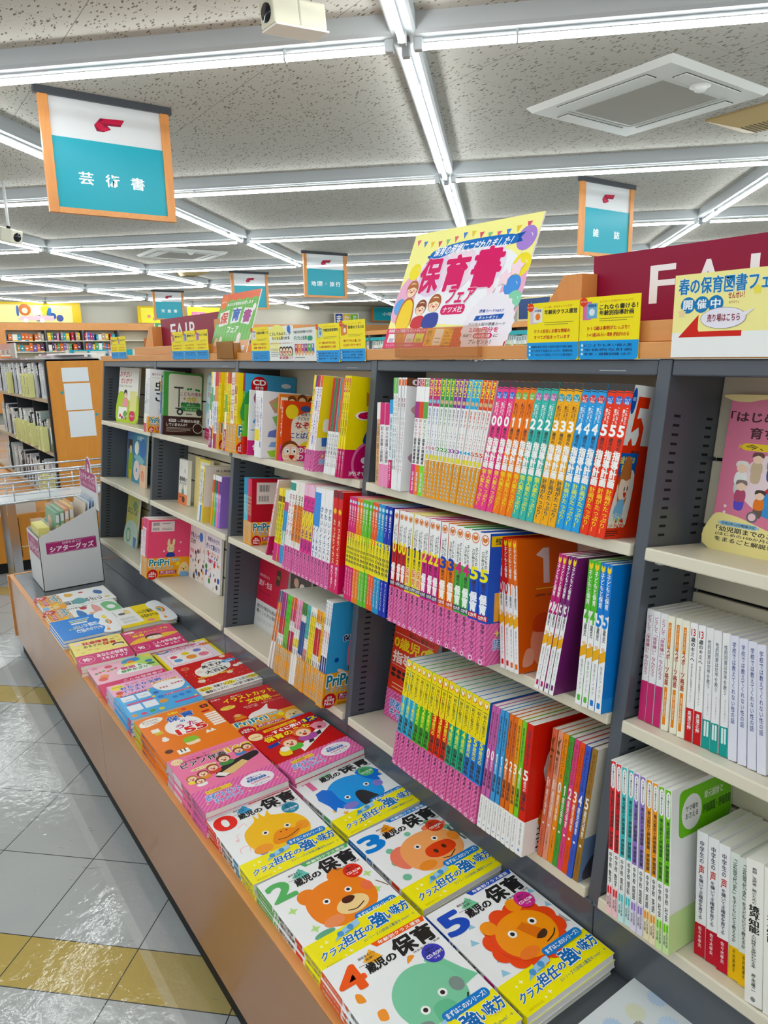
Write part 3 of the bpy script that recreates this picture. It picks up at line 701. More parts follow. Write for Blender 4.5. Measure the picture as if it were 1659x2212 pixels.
def omoi_full(n, cname, c, c2):
    s = omoi(n, cname, c, c2); s.spine += [('V', '保育の環境構成', .2, .27, .8, .49, '#222222', .04), ('T', n, .15, .935, .85, .985, '#ffffff', .02), ('Z', '保育実践', .3, .03, .7, .2, '#f6eef2')]; return s
run(b4, 'environment planning books', -.03, T1, 2.943, 2.995, 2.936, 2.988, [(omoi_full('0･1', 'plum', '#a03a84', '#e0478f'), 1, 1), (omoi_full('2･3', 'orange', '#e0582a', '#f28a24'), 1, 1), (omoi_full('4･5', 'green', '#6aa850', '#8ddb3c'), 1, 1)])
run(b4, 'nursery support books', -.03, T1, 2.995, 3.18, 2.988, 3.221, [(p, 3, 1) for p in PRI])
run(b4, 'planning guides by age on the top shelf', -.03, T1, 3.181, 3.542, 3.222, 3.567, [(p, 3, 1) for p in KORE])

# --- second and third bays, top shelf
b12 = 'top shelf, second bay'; b3 = 'top shelf, third bay'
veg = Spec('activity_kit', 'green and white', .31, .2, '#f2efe6', [], [('B', [(0, .0), (0, .5), (.3, .55), (.6, .4), (1, .5), (1, 0)], '#b7d334'), ('K', 'おやさい', .06, .83, .62, .93, '#c8485a', .02, .1), ('K', 'せいかつ', .10, .71, .66, .81, '#c8485a', .02, .1), ('T', 'パネルシアターキット', .02, .64, .70, .69, '#3a6a3a', .01),
     ('E', .38, .50, .075, '#f6d2b4'), ('B', [(.30, .50), (.31, .58), (.40, .60), (.46, .56), (.46, .48), (.42, .54), (.34, .54)], '#2e2320'), ('B', [(.28, .40), (.34, .45), (.44, .45), (.52, .38), (.54, .30), (.25, .30)], '#f4a6ae'), ('E', .4, .475, .02, '#ffffff'), ('R', .06, .06, .5, .28, '#f4f4ec'), ('B', [(.30, .15), (.40, .22), (.52, .17), (.42, .10)], '#7aa84a'), ('E', .16, .12, .05, '#d8433a'), ('E', .26, .09, .05, '#7a4a9a'), ('E', .36, .07, .05, '#e8a03a'), ('E', .46, .08, .045, '#4a9a4a'),
     ('R', .62, .22, .95, .58, '#e8e39a'), ('E', .76, .13, .15, '#d83a6a'), ('T', 'ダウンロード', .66, .11, .86, .15, '#ffffff')])
face_out(veg, .012, 0.065, .055, T1, 'white and lime activity kit cover with a smiling woman, top shelf, farthest bay', lean=.04, turn=.26)
veg2 = Spec('activity_kit', 'teal', .30, .16, '#3f7f86', [], [('B', [(0, .3), (.5, .5), (1, .3), (1, 0), (0, 0)], '#cfe0a0'), ('T', 'シアター', .1, .8, .7, .9, '#f1e9c0', .02), ('R', .1, .1, .9, .5, '#e9e6d2')])
face_out(veg2, .01, 0.33, .13, T1, 'dark teal kit cover half hidden behind thin booklets, top shelf, farthest bay')
musi = [('T', '虫', .22, .66, .62, .82, '#2a2a2e', .03), ('T', 'こ', .26, .50, .58, .63, '#2a2a2e', .03), ('T', '親子でつくるあそび', .1, .9, .8, .94, '#b06a8a'), ('E', .6, .33, .14, '#f0c0c8'), ('E', .6, .32, .09, '#fbe6da'), ('R', .1, .86, .8, .87, '#d8d8dc')]
run(b12, 'thin paper-banded booklets in the second bay', -.05, T1, .888, .945, .890, .950, [(thin('craft_booklet', 'white booklet with a pink-striped spine', .296, '#f5f3f4', [(.0, .14, '#d8607a'), (.3, .8, '#e9eef2')], 'こどもと楽しむ', '#7a9a8a', .3, .8), 2, .8),
    (thin('craft_booklet', 'white insect booklet with an orange paper band', .296, '#f3f3f3', [(.0, .0001, WHT)], 'つくってあそぶ', '#6a7a8a', .3, .85, W=.12, front=musi, band=pri_band(.075)), 1, 1.2)])
run(b12, 'small slim books beside the trolley book', .0, T1, .955, 1.035, .948, 1.018, [
    (thin('slim_book', 'slim white book with an orange foot', .268, '#f4f2ee', [(0, .25, '#f0861f')], '保育の本', '#8a8a90', .3, .9), 1, 1), (thin('slim_book', 'slim yellow-topped blue book', .27, '#2d6aa8', [(.72, 1, '#f2d21f'), (0, .35, '#e9eef6')], None), 1, .9), (thin('slim_book', 'slim lavender book', .26, '#d9d6ea', [(0, .2, '#a7a3d8')], '心を育てる', '#5a5a90', .25, .9), 1, 1), (thin('slim_book', 'slim black and white book', .25, '#33323c', [(0, .12, '#f2d21f'), (.9, 1, '#d83a3a')], '子ども理解', '#d8d8e0', .2, .85), 1, .8), (thin('slim_book', 'slim pale violet book', .285, '#e8e2ef', [(0, .2, '#f4e23a')], '発達と援助', '#7a5a8a', .25, .9), 1, 1), (thin('slim_book', 'slim blue-topped white book with a red tag', .288, '#eef2f6', [(.55, .75, '#4a8fd8'), (.0, .2, '#f26a4a')], '保育入門', '#4a6a9a', .25, .95), 1, 1.1)])
cart = [('Q', .12, .0, .98, .97, .012, '#dedcc9'), ('R', .0, .0, 1.0, .30, '#3f2722'), ('T', '—不適切な保育、', .36, .205, .98, .255, '#f5f1ea', .02), ('Q', .14, .21, .33, .255, .005, '#f5f1ea'), ('T', '裁判例！', .16, .218, .31, .247, '#3f2722', .02), ('T', 'していませんか？', .08, .145, .62, .19, '#f5f1ea', .02), ('R', .08, .115, .75, .121, '#c9bdb0'), ('R', .08, .095, .70, .101, '#c9bdb0'), ('R', .08, .075, .72, .081, '#c9bdb0'), ('R', .08, .055, .6, .061, '#c9bdb0'), ('E', .90, .12, .13, '#ede8de'), ('E', .90, .12, .115, '#3f2722'),
        ('R', .26, .745, .50, .772, '#3c3b3a'), ('R', .375, .45, .405, .75, '#3c3b3a'), ('R', .30, .42, .46, .44, '#3c3b3a'), ('R', .44, .39, .96, .455, '#3f8f4a'), ('R', .44, .46, .96, .525, '#3f8f4a'), ('T', 'おやくそく', .60, .475, .82, .51, '#e7e6d2', .01), ('T', 'たいせつに', .56, .405, .86, .44, '#e7e6d2', .01), ('E', .42, .375, .085, '#3c3b3a'), ('E', .42, .375, .04, '#dedcc9'), ('E', .93, .375, .085, '#3c3b3a'),
        ('E', .62, .745, .035, '#3f8f4a', .018), ('E', .69, .75, .035, '#3f8f4a', .018), ('E', .84, .74, .035, '#3f8f4a', .02), ('E', .90, .735, .04, '#3f8f4a', .02), ('T', 'こどもの権利', .42, .635, .98, .70, '#a85a62', .02, ('#ffffff', .02)), ('T', 'を', .50, .57, .58, .61, '#a85a62', .02), ('T', '大切', .60, .545, .84, .625, '#e6c619', .03, ('#6a6a3a', .02)), ('T', 'にする保育', .48, .475 + .02, .92, .54, '#3a3a3a', .02), ('R', .58, .335, .74, .35, '#6a6a60')]
gn = Spec('guidebook', 'green and cream guidebook showing a garden cart', .289, .19, '#4f9a4a', [('R', 0, .0, 1, .3, '#3f2722'), ('V', 'こどもの権利', .25, .4, .75, .9, '#e9e6d2', .02)], cart)
run(b12, 'guidebook', -.015, T1, 1.04, 1.062, 1.03, 1.05, [(gn, 1, 1)])
wat = Spec('drawing_book', 'pale blue', .29, .22, '#9cc4dc', [], [('B', [(.1, .95), (.5, .98), (.85, .9), (.9, .62), (.5, .55), (.12, .62)], '#cfe6f2'), ('T', 'かわいい', .3, .82, .6, .88, '#4a5a7a', .01), ('T', 'イラスト', .18, .74, .7, .81, '#4a5a7a', .02), ('T', '描き方', .25, .65, .62, .73, '#c05a7a', .02), ('B', [(.1, .2), (.2, .45), (.35, .38), (.5, .55), (.7, .35), (.85, .45), (.9, .15)], '#e9f1f6'), ('E', .45, .28, .06, '#7a9ac0'), ('R', 0, .0, 1, .17, '#c8246f'), ('R', .1, .10, .8, .11, '#f4c7da'), ('R', .1, .06, .7, .07, '#f4c7da')])
face_out(wat, .012, 1.185, .135, T1, 'pale blue drawing book cover standing back on the second bay top shelf', turn=-.25)
red5 = thin('age_booklet', 'white booklet with a red head and magenta foot', .289, '#f4f1f1', [(.82, 1, '#c8243c'), (.62, .82, '#f2a23c'), (0, .2, '#b81f5a')], '5歳児の保育', '#3a5a9a', .22, .62)
yo = lambda d, c, t, tc: thin('theme_booklet', d, .289, '#f6df2c', [(.86, 1, c)], t, tc, .36, .85, band=pri_band(.105))
run(b12, 'thin themed booklets', -.053, T1, 1.69, 1.784, 1.69, 1.784, [
    (thin('age_booklet', 'yellow booklet with a green label', .289, '#f4e22c', [(.5, .72, '#6fae4a'), (.28, .5, '#f6f3ea')], 'クラス', '#d84a3a', .74, .95, band=mag_band(.08, '特集', '#a81f62')), 1, 1), (thin('age_booklet', 'white booklet with a plum foot', .289, '#eef2f2', [(.6, .8, '#5aa88a')], '幼稚園の', '#4a4a6a', .3, .6, band=mag_band(.075, '新刊', '#8a2a6a')), 1, .9), (thin('age_booklet', 'slim white booklet with a tan tab', .289, '#f2f2f4', [(.62, .7, '#6a9a8a'), (.12, .3, '#f2b36a')], 'あそび', '#6a5a9a', .35, .6), 1, .8), (red5, 3, .75), (yo('yellow booklet with an orange head and mustard band', '#f08a1f', 'かんたん製作', '#8a6a1f'), 2, .7)])
run(b3, 'thin themed booklets', -.053, T1, 1.816, 1.945, 1.816, 1.938, [
    (yo('yellow booklet with an amber head', '#f2a92c', 'あそび図鑑', '#7a8a2a'), 2, .8), (yo('yellow booklet with a red head', '#c8342c', 'うたと手あそび', '#7a6a1f'), 2, .8), (thin('theme_booklet', 'white booklet with red lettering and mustard band', .289, '#f4f1ee', [(.72, 1, '#efe6df')], '年中行事', '#c8342c', .4, .95, band=pri_band(.105)), 2, .8), (yo('yellow booklet with a magenta stripe', '#e8b21f', '劇あそび', '#b81f6a'), 2, .8)], )
cdb = [('R', 0, .60, 1, 1, '#54b3e3'), ('B', [(0, .72), (.18, .80), (.4, .70), (.62, .78), (.85, .70), (1, .74), (1, .4), (0, .4)], '#3f9a52'), ('R', 0, 0, 1, .62, '#7cc243'), ('E', .5, .45, .40, '#f0e6c8', .26), ('E', .5, .45, .37, '#f6f3ea', .235), ('E', .80, .88, .10, '#e9f3f8', .03), ('E', .27, .86, .16, '#c9232d'), ('T', 'CD', .15, .865, .39, .93, '#ffffff', .05), ('T', '付き', .19, .80, .35, .85, '#ffffff', .03), ('T', '0〜5歳児のうた', .32, .58, .8, .63, '#3a4a3a', .02), ('R', 0, 0, 1, .22, '#d8332a')]
cdspec = Spec('song_collection', 'tall song collection with a sky blue hill cover and red round CD mark', .289, .235, '#4fae4a', [('R', 0, .78, 1, 1, '#8a3a6a'), ('R', 0, 0, 1, .22, '#d8332a'), ('V', 'うたのえほん', .25, .3, .75, .75, '#f6f3d0', .02)], cdb)
run(b3, 'song collection', -.035, T1, 1.947, 1.976, 1.938, 1.955, [(cdspec, 1, 1)])
cow = [('E', .25, .88, .16, '#a05a70'), ('E', .3, .76, .15, '#ee9a3c'), ('B', [(.1, .5), (.2, .6), (.4, .58), (.42, .48)], '#58a6dc'), ('E', .25, .62, .08, '#f3d2bc'), ('R', .05, .38, .5, .40, '#8fb7d8'), ('R', 0, 0, 1, .23, '#d83a8a'), ('T', '体と', .1, .08, .5, .18, '#ffffff', .02)]
run(b3, 'white craft books', -.032, T1, 1.989, 1.994, 1.985, 1.99, [(thin('exercise_booklet', 'white exercise booklet with cartoon children and pink foot', .232, '#f2f3f4', [(0, .23, '#d83a8a')], None, front=cow), 1, 1)])
shp = [('P', [(.12, .84), (.35, .95), (.55, .88), (.5, .72), (.25, .68)], '#c9a184'), ('P', [(.2, .80), (.35, .88), (.45, .80), (.35, .72)], '#9bc26a'), ('P', [(.2, .62), (.5, .68), (.6, .52), (.3, .48)], '#8abf6a'), ('P', [(.15, .40), (.45, .48), (.5, .30), (.12, .32)], '#7a86c8'), ('P', [(.2, .24), (.5, .27), (.45, .16), (.15, .17)], '#8fb2e0'), ('P', [(.12, .1), (.4, .14), (.45, .02), (.2, .01)], '#a8d24a')]
for_w = [(thin('craft_booklet', 'white booklet with a yellow label', .231, '#f1f1f2', [(.25, .42, '#f2dc3a')], 'こどもの発達を', '#a8627a', .45, .9), 3, 1), (thin('craft_booklet', 'white paper-shapes booklet with green and blue shapes', .231, '#eeeef1', [], '折り紙と切り紙', '#5a7ac0', .15, .9, front=shp, W=.19), 1, 1.3)]
run(b3, 'white craft books', -.024, T1, 2.031, 2.087, 2.018, 2.082, for_w)
run(b3, 'small riddle and talk books', .02, T1, 2.128, 2.139, 2.128, 2.139, [(thin('slim_book', 'slim white book with red lettering', .222, '#f3f1f0', [(.4, .58, '#b81f6a')], '生き物', '#c8243c', .6, .9, bold=.03), 1, 1)])
qz0 = [('R', 0, 0, 1, 1, '#e08a3c'), ('E', .3, .9, .12, '#7a4a2a'), ('E', .3, .87, .09, '#f4cfa6'), ('E', .55, .93, .12, '#6a3f24'), ('E', .55, .90, .09, '#f4cfa6'), ('E', .8, .9, .12, '#5a3a24'), ('E', .8, .87, .09, '#f4cfa6'), ('R', .03, .78, .2, .95, '#f1e9dc')]
run(b3, 'small riddle and talk books', .005, T1, 2.139, 2.15, 2.139, 2.15, [(thin('quiz_book', 'orange quiz book with brown-haired faces at its top', .226, '#e08a3c', [], None, W=.16, front=qz0), 1, 1)])
naz = [('R', 0, 0, 1, 1, '#e0592a'), ('E', .22, .82, .16, '#f4dd3c'), ('E', .56, .88, .13, '#3a5a9a', .05), ('B', [(.28, .28), (.22, .6), (.3, .72), (.6, .82), (1.0, .78), (1.0, .3), (.6, .26)], '#f3efe9'), ('T', '保育で使える！', .44, .76, .98, .81, '#3a4a6a', .01), ('T', '子どもたちが喜ぶ', .36, .69, 1.0, .745, '#3a4a6a', .01), ('T', 'なぞな', .32, .55, .86, .66, '#c8322c', .035), ('T', 'ぞ', .78, .56, .98, .65, '#2a5ab0', .035), ('E', .5, .5, .02, '#e8a03a'), ('T', 'ことばあそび', .22, .38, .98, .48, '#2a5ab0', .035), ('E', .85, .25, .4, '#f4dd3c', .1), ('T', '607', .5, .20, .85, .26, '#d8432c', .04),
       ('E', .22, .16, .24, '#8a4a26'), ('E', .24, .12, .22, '#f8d6b6'), ('E', .16, .16, .06, '#ffffff'), ('E', .16, .16, .025, '#222222'), ('E', .33, .16, .06, '#ffffff'), ('E', .33, .16, .025, '#222222'), ('B', [(.2, .09), (.34, .09), (.27, .02)], '#c8322c')]
run(b3, 'small riddle and talk books', .012, T1, 2.15, 2.166, 2.15, 2.166, [(Spec('quiz_book', 'orange riddle book with a laughing boy and hot pink paper band', .205, .155, '#e0592a', [('V', 'なぞなぞ', .2, .4, .8, .9, '#ffffff', .02)], naz,
     (.053, '#e23f9e', [], [('T', '保育の現場', .05, .5, .92, .92, '#ffffff', .03, ('#e86ab4', .03)), ('T', 'こだわりま', .05, .08, .92, .46, '#ffffff', .03)])), 1, 1)])
dice = [('R', 0, .35, 1, 1, '#f4dc35'), ('R', 0, 0, 1, .36, '#f1efe8'), ('E', .5, .86, .24, '#eb8f55'), ('E', .5, .86, .2, '#f7e9d8'), ('E', .5, .86, .12, '#e08a4a'), ('P', [(.25, .72), (.5, .74), (.52, .62), (.28, .6)], '#6fa6d8'), ('E', .75, .6, .14, '#e2952c'), ('Q', .1, .42, .6, .56, .01, '#f5f2ea'), ('E', .35, .49, .1, '#b06a6a'), ('P', [(.1, .36), (.5, .38), (.52, .28), (.12, .27)], '#4a7ac8')]
ps = pink_band(.065)
def ptop(d, c, c2, t, tc, fr=()): return thin('event_book', d, H0, c2, [(.88, 1, c)], t, tc, .27, .86, band=ps, front=fr, bold=.02)
run(b3, 'event and play books with striped pink bands', -.05, T1, 2.436, 2.487, 2.468, 2.52, [(ptop('yellow event book with a yellow head', '#f6e42c', '#f4d81f', 'びっくりあそび', '#6a3a9a'), 1, 1), (ptop('white event book with a purple head', '#6a3a8a', '#f2eef0', 'らくらくシアター', '#e07a1f'), 1, 1), (ptop('white event book with a red head', '#c8322c', '#f3eef0', '月案と行事', '#4a6ac0'), 1, 1), (ptop('pink-lettered event book with an orange head and yellow cover', '#ec7a1f', '#f5eef0', 'スケッチブックシアター', '#c03a9a', dice), 1, 1)])
tt = lambda d, c: thin('observation_book', d, .283, '#f1f1f0', [(.45, 1, c)], '子どもの姿ベース', '#3a3a40', .08, .42, W=.16)
run(b3, 'observation books with coloured upper spines', -.03, T1, 2.521, 2.586, 2.545, 2.607, [(tt('half red observation book', '#c8303a'), 1, 1), (tt('half dark green observation book', '#2f7a4a'), 1, 1), (tt('half crimson observation book', '#b02440'), 1, 1), (tt('half teal observation book', '#2f9aa0'), 1, 1), (tt('half orange observation book', '#e2702c'), 1, 1)])
sug = [('R', 0, 0, 1, 1, '#f5e01b'), ('E', .66, .80, .13, '#26324a'), ('E', .64, .79, .09, '#f6dcc6'), ('P', [(.28, .86), (.45, .80), (.42, .74), (.3, .72)], '#c98a3c'), ('B', [(.6, .68), (.58, .74), (.85, .75), (.86, .66)], '#c8322c'), ('T', '“1', .2, .50, .9, .66, '#c8245a', .05, ('#ffffff', .05)), ('B', [(.3, .36), (.4, .52), (.62, .5), (.6, .36)], '#2a4a8a'), ('E', .5, .36, .09, '#f6dcc6'), ('B', [(.3, .1), (.25, .18), (.6, .2), (.7, .12)], '#7ab04a'), ('E', .45, .2, .08, '#f6dcc6'), ('B', [(.38, .2), (.4, .27), (.55, .26), (.55, .2)], '#2a2a30')]
run(b3, 'yellow books with magenta bands', -.047, T1, 2.612, 2.652, 2.632, 2.662, [(Spec('ten_goals_book', 'yellow book with a red title capsule and magenta band', H0, .2, '#f3de22', [('Q', .2, .84, .8, .98, .004, '#c8322c'), ('V', '10の姿', .3, .86, .7, .97, '#ffffff', .02), ('V', 'と育む保育', .25, .42, .75, .82, '#4a4a2a', .02)], sug, mag_band(.083, '売れてます！')), 3, 1)])

# --- second and third bays, middle and bottom shelves
m2 = 'middle shelf, second bay'; l2 = 'bottom shelf, second bay'; m3 = 'middle shelf, third bay'; l3 = 'bottom shelf, third bay'
ren = Spec('contact_book', 'white', .215, .115, '#efece6', [], [('E', .3, .82, .05, '#c9c9c9'), ('E', .7, .76, .1, '#e2cdb8'), ('R', 0, 0, 1, .24, '#ee9164'), ('T', '連絡帳の', .08, .52, .92, .62, '#4a3a34', .03), ('T', 'アイデア', .1, .42, .9, .51, '#4a3a34', .03), ('E', .5, .36, .1, '#e6c3a2'), ('B', [(.38, .24), (.42, .34), (.6, .34), (.64, .24)], '#7a9a8a'), ('E', .6, .12, .16, '#5a3a30', .07), ('R', .1, .15, .45, .17, '#7a4a34')])
face_out(ren, .018, .985, .095, T2, 'white parent contact book with an orange foot, middle shelf, second bay')
yb = Spec('thick_folder', 'tall cream yellow', .24, .06, '#e8d79c', [], [])
face_out(yb, .02, 1.105, .128, T2, 'plain cream yellow folder behind the contact book, middle shelf, second bay')
yb2 = Spec('parent_book', 'yellow', .235, .13, '#f3e05a', [], [('R', .1, .05, .9, .95, '#f4f0e2'), ('T', '保護者', .2, .7, .8, .8, '#8a7a2a', .02), ('V', 'クラスだより', .4, .2, .62, .62, '#6a6a5a'), ('R', .1, .05, .9, .25, '#f3d41f')])
face_out(yb2, .015, 1.165, .125, T2, 'yellow-edged cover with a white panel, middle shelf, second bay')
w4 = lambda d, c, t: thin('slim_book', d, .238, '#f2f2f1', [(0, .3, c)], t, '#4a4a52', .34, .94)
run(m2, 'slim white books, second bay', .005, T2, 1.458, 1.52, 1.478, 1.53, [(w4('slim white book with grey lettering', '#ececec', '保育者のための'), 2, .9), (w4('slim white book with a blue foot', '#2a8ad8', '子どもと保育'), 1, 1), (thin('slim_book', 'yellow-spined book with a white cover and yellow band', .238, '#f4d82a', [(0, .3, '#f4d82a')], '保育実践', '#6a5a1a', .35, .9, W=.16, front=[('R', 0, .0, 1, 1, '#efeeea'), ('T', '井上英理子', .3, .9, .8, .94, '#3a3a3a'), ('R', 0, 0, 1, .28, '#f4dc6a'), ('T', 'チームで', .45, .2, .8, .25, '#8a7a2a'), ('T', '高める', .45, .13, .8, .18, '#8a7a2a')]), 1, 1.1)])
rb = lambda d, a, b_: thin('card_book', d, .212, b_, [(.66, .9, a), (.9, 1, '#efeff2')], '絵カード', '#f6f6f6', .3, .64, W=.13, bold=.02)
run(m2, 'rainbow row of small card books', .02, T2, 1.565, 1.665, 1.582, 1.668, [(rb('small card book, red-orange over yellow', '#e8542c', '#f2b21f'), 1, 1), (rb('small card book, dark green over lime', '#2f7a4a', '#7fd03a'), 1, 1), (rb('small card book, navy over sky blue', '#2a4a9a', '#3aa7e0'), 1, 1), (rb('small card book, crimson over pink', '#c8305a', '#f28ab0'), 1, 1), (rb('small card book, violet over lilac', '#5a3a8a', '#a884d8'), 1, 1)])
bun = [('R', 0, 0, 1, 1, '#ef5f84'), ('R', .06, .80, .58, .97, '#f0e3e2'), ] + [('R', .09 + i * .014, .90, .09 + i * .014 + (.009 if i % 3 else .004), .955, '#3a3a3e') for i in range(11)] + [('R', .09 + i * .014, .82, .09 + i * .014 + (.004 if i % 3 else .009), .87, '#3a3a3e') for i in range(11)] + [('R', .30, .93, .48, .94, '#8a7a7a'), ('R', .30, .85, .5, .858, '#8a7a7a'), ('R', .30, .83, .55, .838, '#8a7a7a'),
       ('E', .52, .50, .085, '#f1dfae', .075), ('B', [(.44, .56), (.45, .66), (.49, .66), (.50, .57)], '#f1dfae'), ('B', [(.55, .57), (.57, .66), (.61, .65), (.60, .56)], '#f1dfae'), ('B', [(.42, .36), (.46, .43), (.58, .43), (.62, .36)], '#2c4a9a'), ('E', .49, .50, .01, '#3a2a20'), ('E', .56, .50, .01, '#3a2a20'), ('S', .37, .46, .03, .5, 5, '#f6e6ea'), ('S', .72, .45, .03, .5, 5, '#f6e6ea'), ('S', .74, .60, .03, .5, 5, '#f6e6ea')]
pk = lambda d, c, c2, fr=(): thin('play_book', d, H0, c2, [(.84, 1, c)], 'あそびアイデア', '#b03a5a', .38, .82, W=.215, band=pri_band(.1), front=fr)
run(l2, 'pink-backed play books with mustard bands', -.05, T3, .893, .998, .902, 1.016, [(thin('play_book', 'white play book without a band, red head', .28, '#eef0f2', [(.8, 1, '#d8432c')], 'おもちゃと遊具', '#5a6a7a', .2, .78), 1, 1), (pk('white play book with a magenta head and mustard band', '#d8307a', '#f1e3ea'), 3, .8), (pk('pink play book with a white rabbit on its back', '#e8507a', '#ef5f84', bun), 2, .9)])
def busy(seed, pal, ttl):
    r = random.Random(seed); ops = []
    for i in range(26):
        x, y = r.uniform(.05, .95), r.uniform(.03, .62); s = r.uniform(.04, .12)
        k = r.choice('EPE'); c = r.choice(pal)
        if k == 'E': ops.append(('E', x, y, s * .6, c, s * .45))
        else: ops.append(('P', [(x, y), (min(.99, x + s), max(.01, y - s * .4)), (min(.99, x + s * .6), min(.98, y + s))], c))
    return ops + ttl
PAL1 = ['#d8432c', '#2a5aa8', '#f2a52c', '#3a8a4a', '#6a3a2a', '#c03a7a', '#2f2a3a', '#5aa8d8']
mil = Spec('craft_book', 'milk', .262, .19, '#f1ecea', [], busy(3, PAL1, [('T', '牛乳パック', .06, .78, .62, .88, '#3a2a6a', .03), ('T', '工作', .06, .67, .4, .76, '#2a2a3a', .03), ('T', '大全', .06, .50, .3, .58, '#d8432c', .03), ('E', .75, .85, .12, '#3a8ad8')]))
fel = Spec('craft_book', 'felt', .262, .19, '#f1eef0', [], busy(5, PAL1, [('T', '季節のかざり', .15, .86, .85, .94, '#5a3a8a', .02), ('T', '作って飾ろう！', .08, .72, .9, .82, '#2a4a9a', .03), ('T', 'ガーランド', .1, .60, .85, .69, '#e0802c', .02), ('T', 'なかよし', .2, .48, .9, .56, '#c03a7a', .02)]))
face_out(mil, .01, 1.007, .155, T3, 'busy white milk-carton craft book cover, back of bottom shelf, second bay')
face_out(fel, .01, 1.200, .155, T3, 'busy white decoration craft book cover with blue title, bottom shelf, second bay')
bar = [('R', 0, 0, 1, 1, '#c01f3a'), ('R', .12, .62, .85, .95, '#efe6e2')] + [('R', .18 + i * .024, .81, .18 + i * .024 + (.014 if i % 3 else .007), .91, '#3a3a3e') for i in range(11)] + [('R', .18 + i * .024, .66, .18 + i * .024 + (.007 if i % 3 else .014), .75, '#3a3a3e') for i in range(11)] + [('E', .72, .45, .14, '#8fc0d8')]
rr = lambda d, a, b_, fr=(): thin('wall_decor_book', d, .243, a, [(.75, 1, b_)], 'かべかざり', '#f6f0c8', .44, .74, W=.16, band=pri_band(.085), front=fr, bold=.02)
run(m3, 'thin wall decor books with mustard bands', -.0, T2, 1.93, 1.998, 1.915, 1.98, [(rr('sky blue wall decor book', '#6ac0d8', '#2f9ac0'), 3, .9), (rr('crimson wall decor book', '#c01f3a', '#e0407a'), 2, .9), (rr('red wall decor book with a barcode panel', '#c01f3a', '#d8304a', bar), 1, 1)])
leanb = Spec('poster_book', 'pale pink', .275, .2, '#f2dfdc', [('V', 'はじめてのうた', .2, .2, .8, .9, '#c05a6a', .01)], [('E', .4, .6, .3, '#f2b8b0'), ('R', 0, 0, 1, .1, '#8fc6c0')], mag_band(.07))
run(m3, 'poster book', -.015, T2, 2.145, 2.156, 2.205, 2.216, [(leanb, 1, 1)])
bd = lambda d, a, b_, t, tc, H=.25: thin('toy_book', d, H, a, [(.0, .0001, a), (.72, 1, b_)], t, tc, .1, .7, bold=.02)
ysm = Spec('toy_book', 'tall yellow book with a blue circle, behind the small yellow books', .262, .16, '#f2e23a', [], [('E', .6, .8, .2, '#5aa8d8'), ('E', .6, .8, .14, '#f4f0d8')])
run(m3, 'yellow and blue toy books', -.03, T2, 2.226, 2.32, 2.25, 2.338, [(thin('toy_book', 'small yellow book with a magenta foot', .25, '#f4e03a', [(.0, .25, '#d82a8a'), (.82, .9, '#7a5a1a')], '春夏秋冬のあそび', '#5a7a2a', .28, .8, bold=.02), 3, .9), (thin('toy_book', 'small blue-lettered book with a cyan foot', .25, '#eaf2f4', [(0, .25, '#2f9ad0'), (.45, .72, '#2a9ad0'), (.72, .84, '#c8407a')], '実習あそび', '#2a9a5a', .26, .45, bold=.02), 3, .9)])
def pb(d, base, segs, t, tc, y0=.3, y1=.86): return thin('music_book', d, .291, base, segs, t, tc, y0, y1, band=pink_band(.08), bold=.03, W=.2)
run(m3, 'piano and theatre books with striped pink bands', -.055, T2, 2.345, 2.634, 2.372, 2.626, [(pb('white theatre book with a teal tab', '#f2f2f0', [(.9, .98, '#3a9a8a')], 'ホルンシアター', '#c8323a'), 2, .9), (pb('orange-lettered theatre book', '#f1ece4', [(.35, .75, '#ea8a1f')], 'まるごとシアター', '#6a4a1a'), 3, .9), (pb('pink piano accompaniment book with a yellow title', '#e2459a', [(.42, .72, '#f4d83a'), (.88, 1, '#efc3da')], 'ピアノ伴奏', '#8a2a7a'), 3, 1.05), (pb('blue notebook-patterned white book', '#eef1f6', [(.6, .95, '#4a9ade')], 'ノート４７', '#2a4a9a', .28, .6), 2, .9), (pb('white illustration book with a red round mark', '#f4f3f3', [(.0, .0001, WHT)], 'かわいいイラスト', '#4a6a9a', .28, .82), 3, 1.05)])
clip_ = [('R', 0, 0, 1, 1, '#e0302c'), ('R', .6, .4, .9, .75, '#f0efea'), ('E', .35, .3, .06, '#f5e0d0'), ('S', .4, .72, .1, .45, 8, '#f2c43a')]
rd = Spec('letter_book', 'thick red letter and illustration book', .296, .17, '#da2a2e', [('S', .5, .80, .42, .6, 9, '#f2c92c'), ('V', 'たっぷりイラスト', .25, .22, .75, .72, '#fbe6b8', .03), ('R', 0, .93, 1, 1, '#7a2a3a')], clip_, mag_band(.085, '売れてます！', '#d8246f'))
run(m3, 'thick red letter books', -.055, T2, 2.636, 2.684, 2.628, 2.684, [(rd, 2, 1)])
def ko(n, cn, c): return Spec('individual_plan_book', '%s individual plan book numbered %d' % (cn, n), .291, .2, c, [('E', .5, .955, .35, '#bfe0ee'), ('V', '役立つ！', .25, .72, .75, .92, '#ffffff', .02), ('R', 0, .33, 1, .66, '#f4e62c'), ('T', str(n), .25, .61, .75, .655, c, .04), ('V', '歳児の', .3, .535, .7, .605, '#3a3a3a', .02)] + [('E', .5, .51 - i * .043, .36, '#2f2d2a') for i in range(4)] + [('V', '保健計画', .28, .345, .72, .53, '#f4e62c', .01), ('V', 'すぐに使える', .28, .05, .72, .31, '#f3e7ee', .0)])
KO = [ko(0, 'magenta', '#d8287a'), ko(1, 'orange', '#ef8a1f'), ko(2, 'lime green', '#6fbe3a'), ko(3, 'tangerine', '#ec6a24'), ko(4, 'cyan', '#1f9ac8'), ko(5, 'navy blue', '#1f3fb0')]
b34 = 'middle shelf, fourth bay'
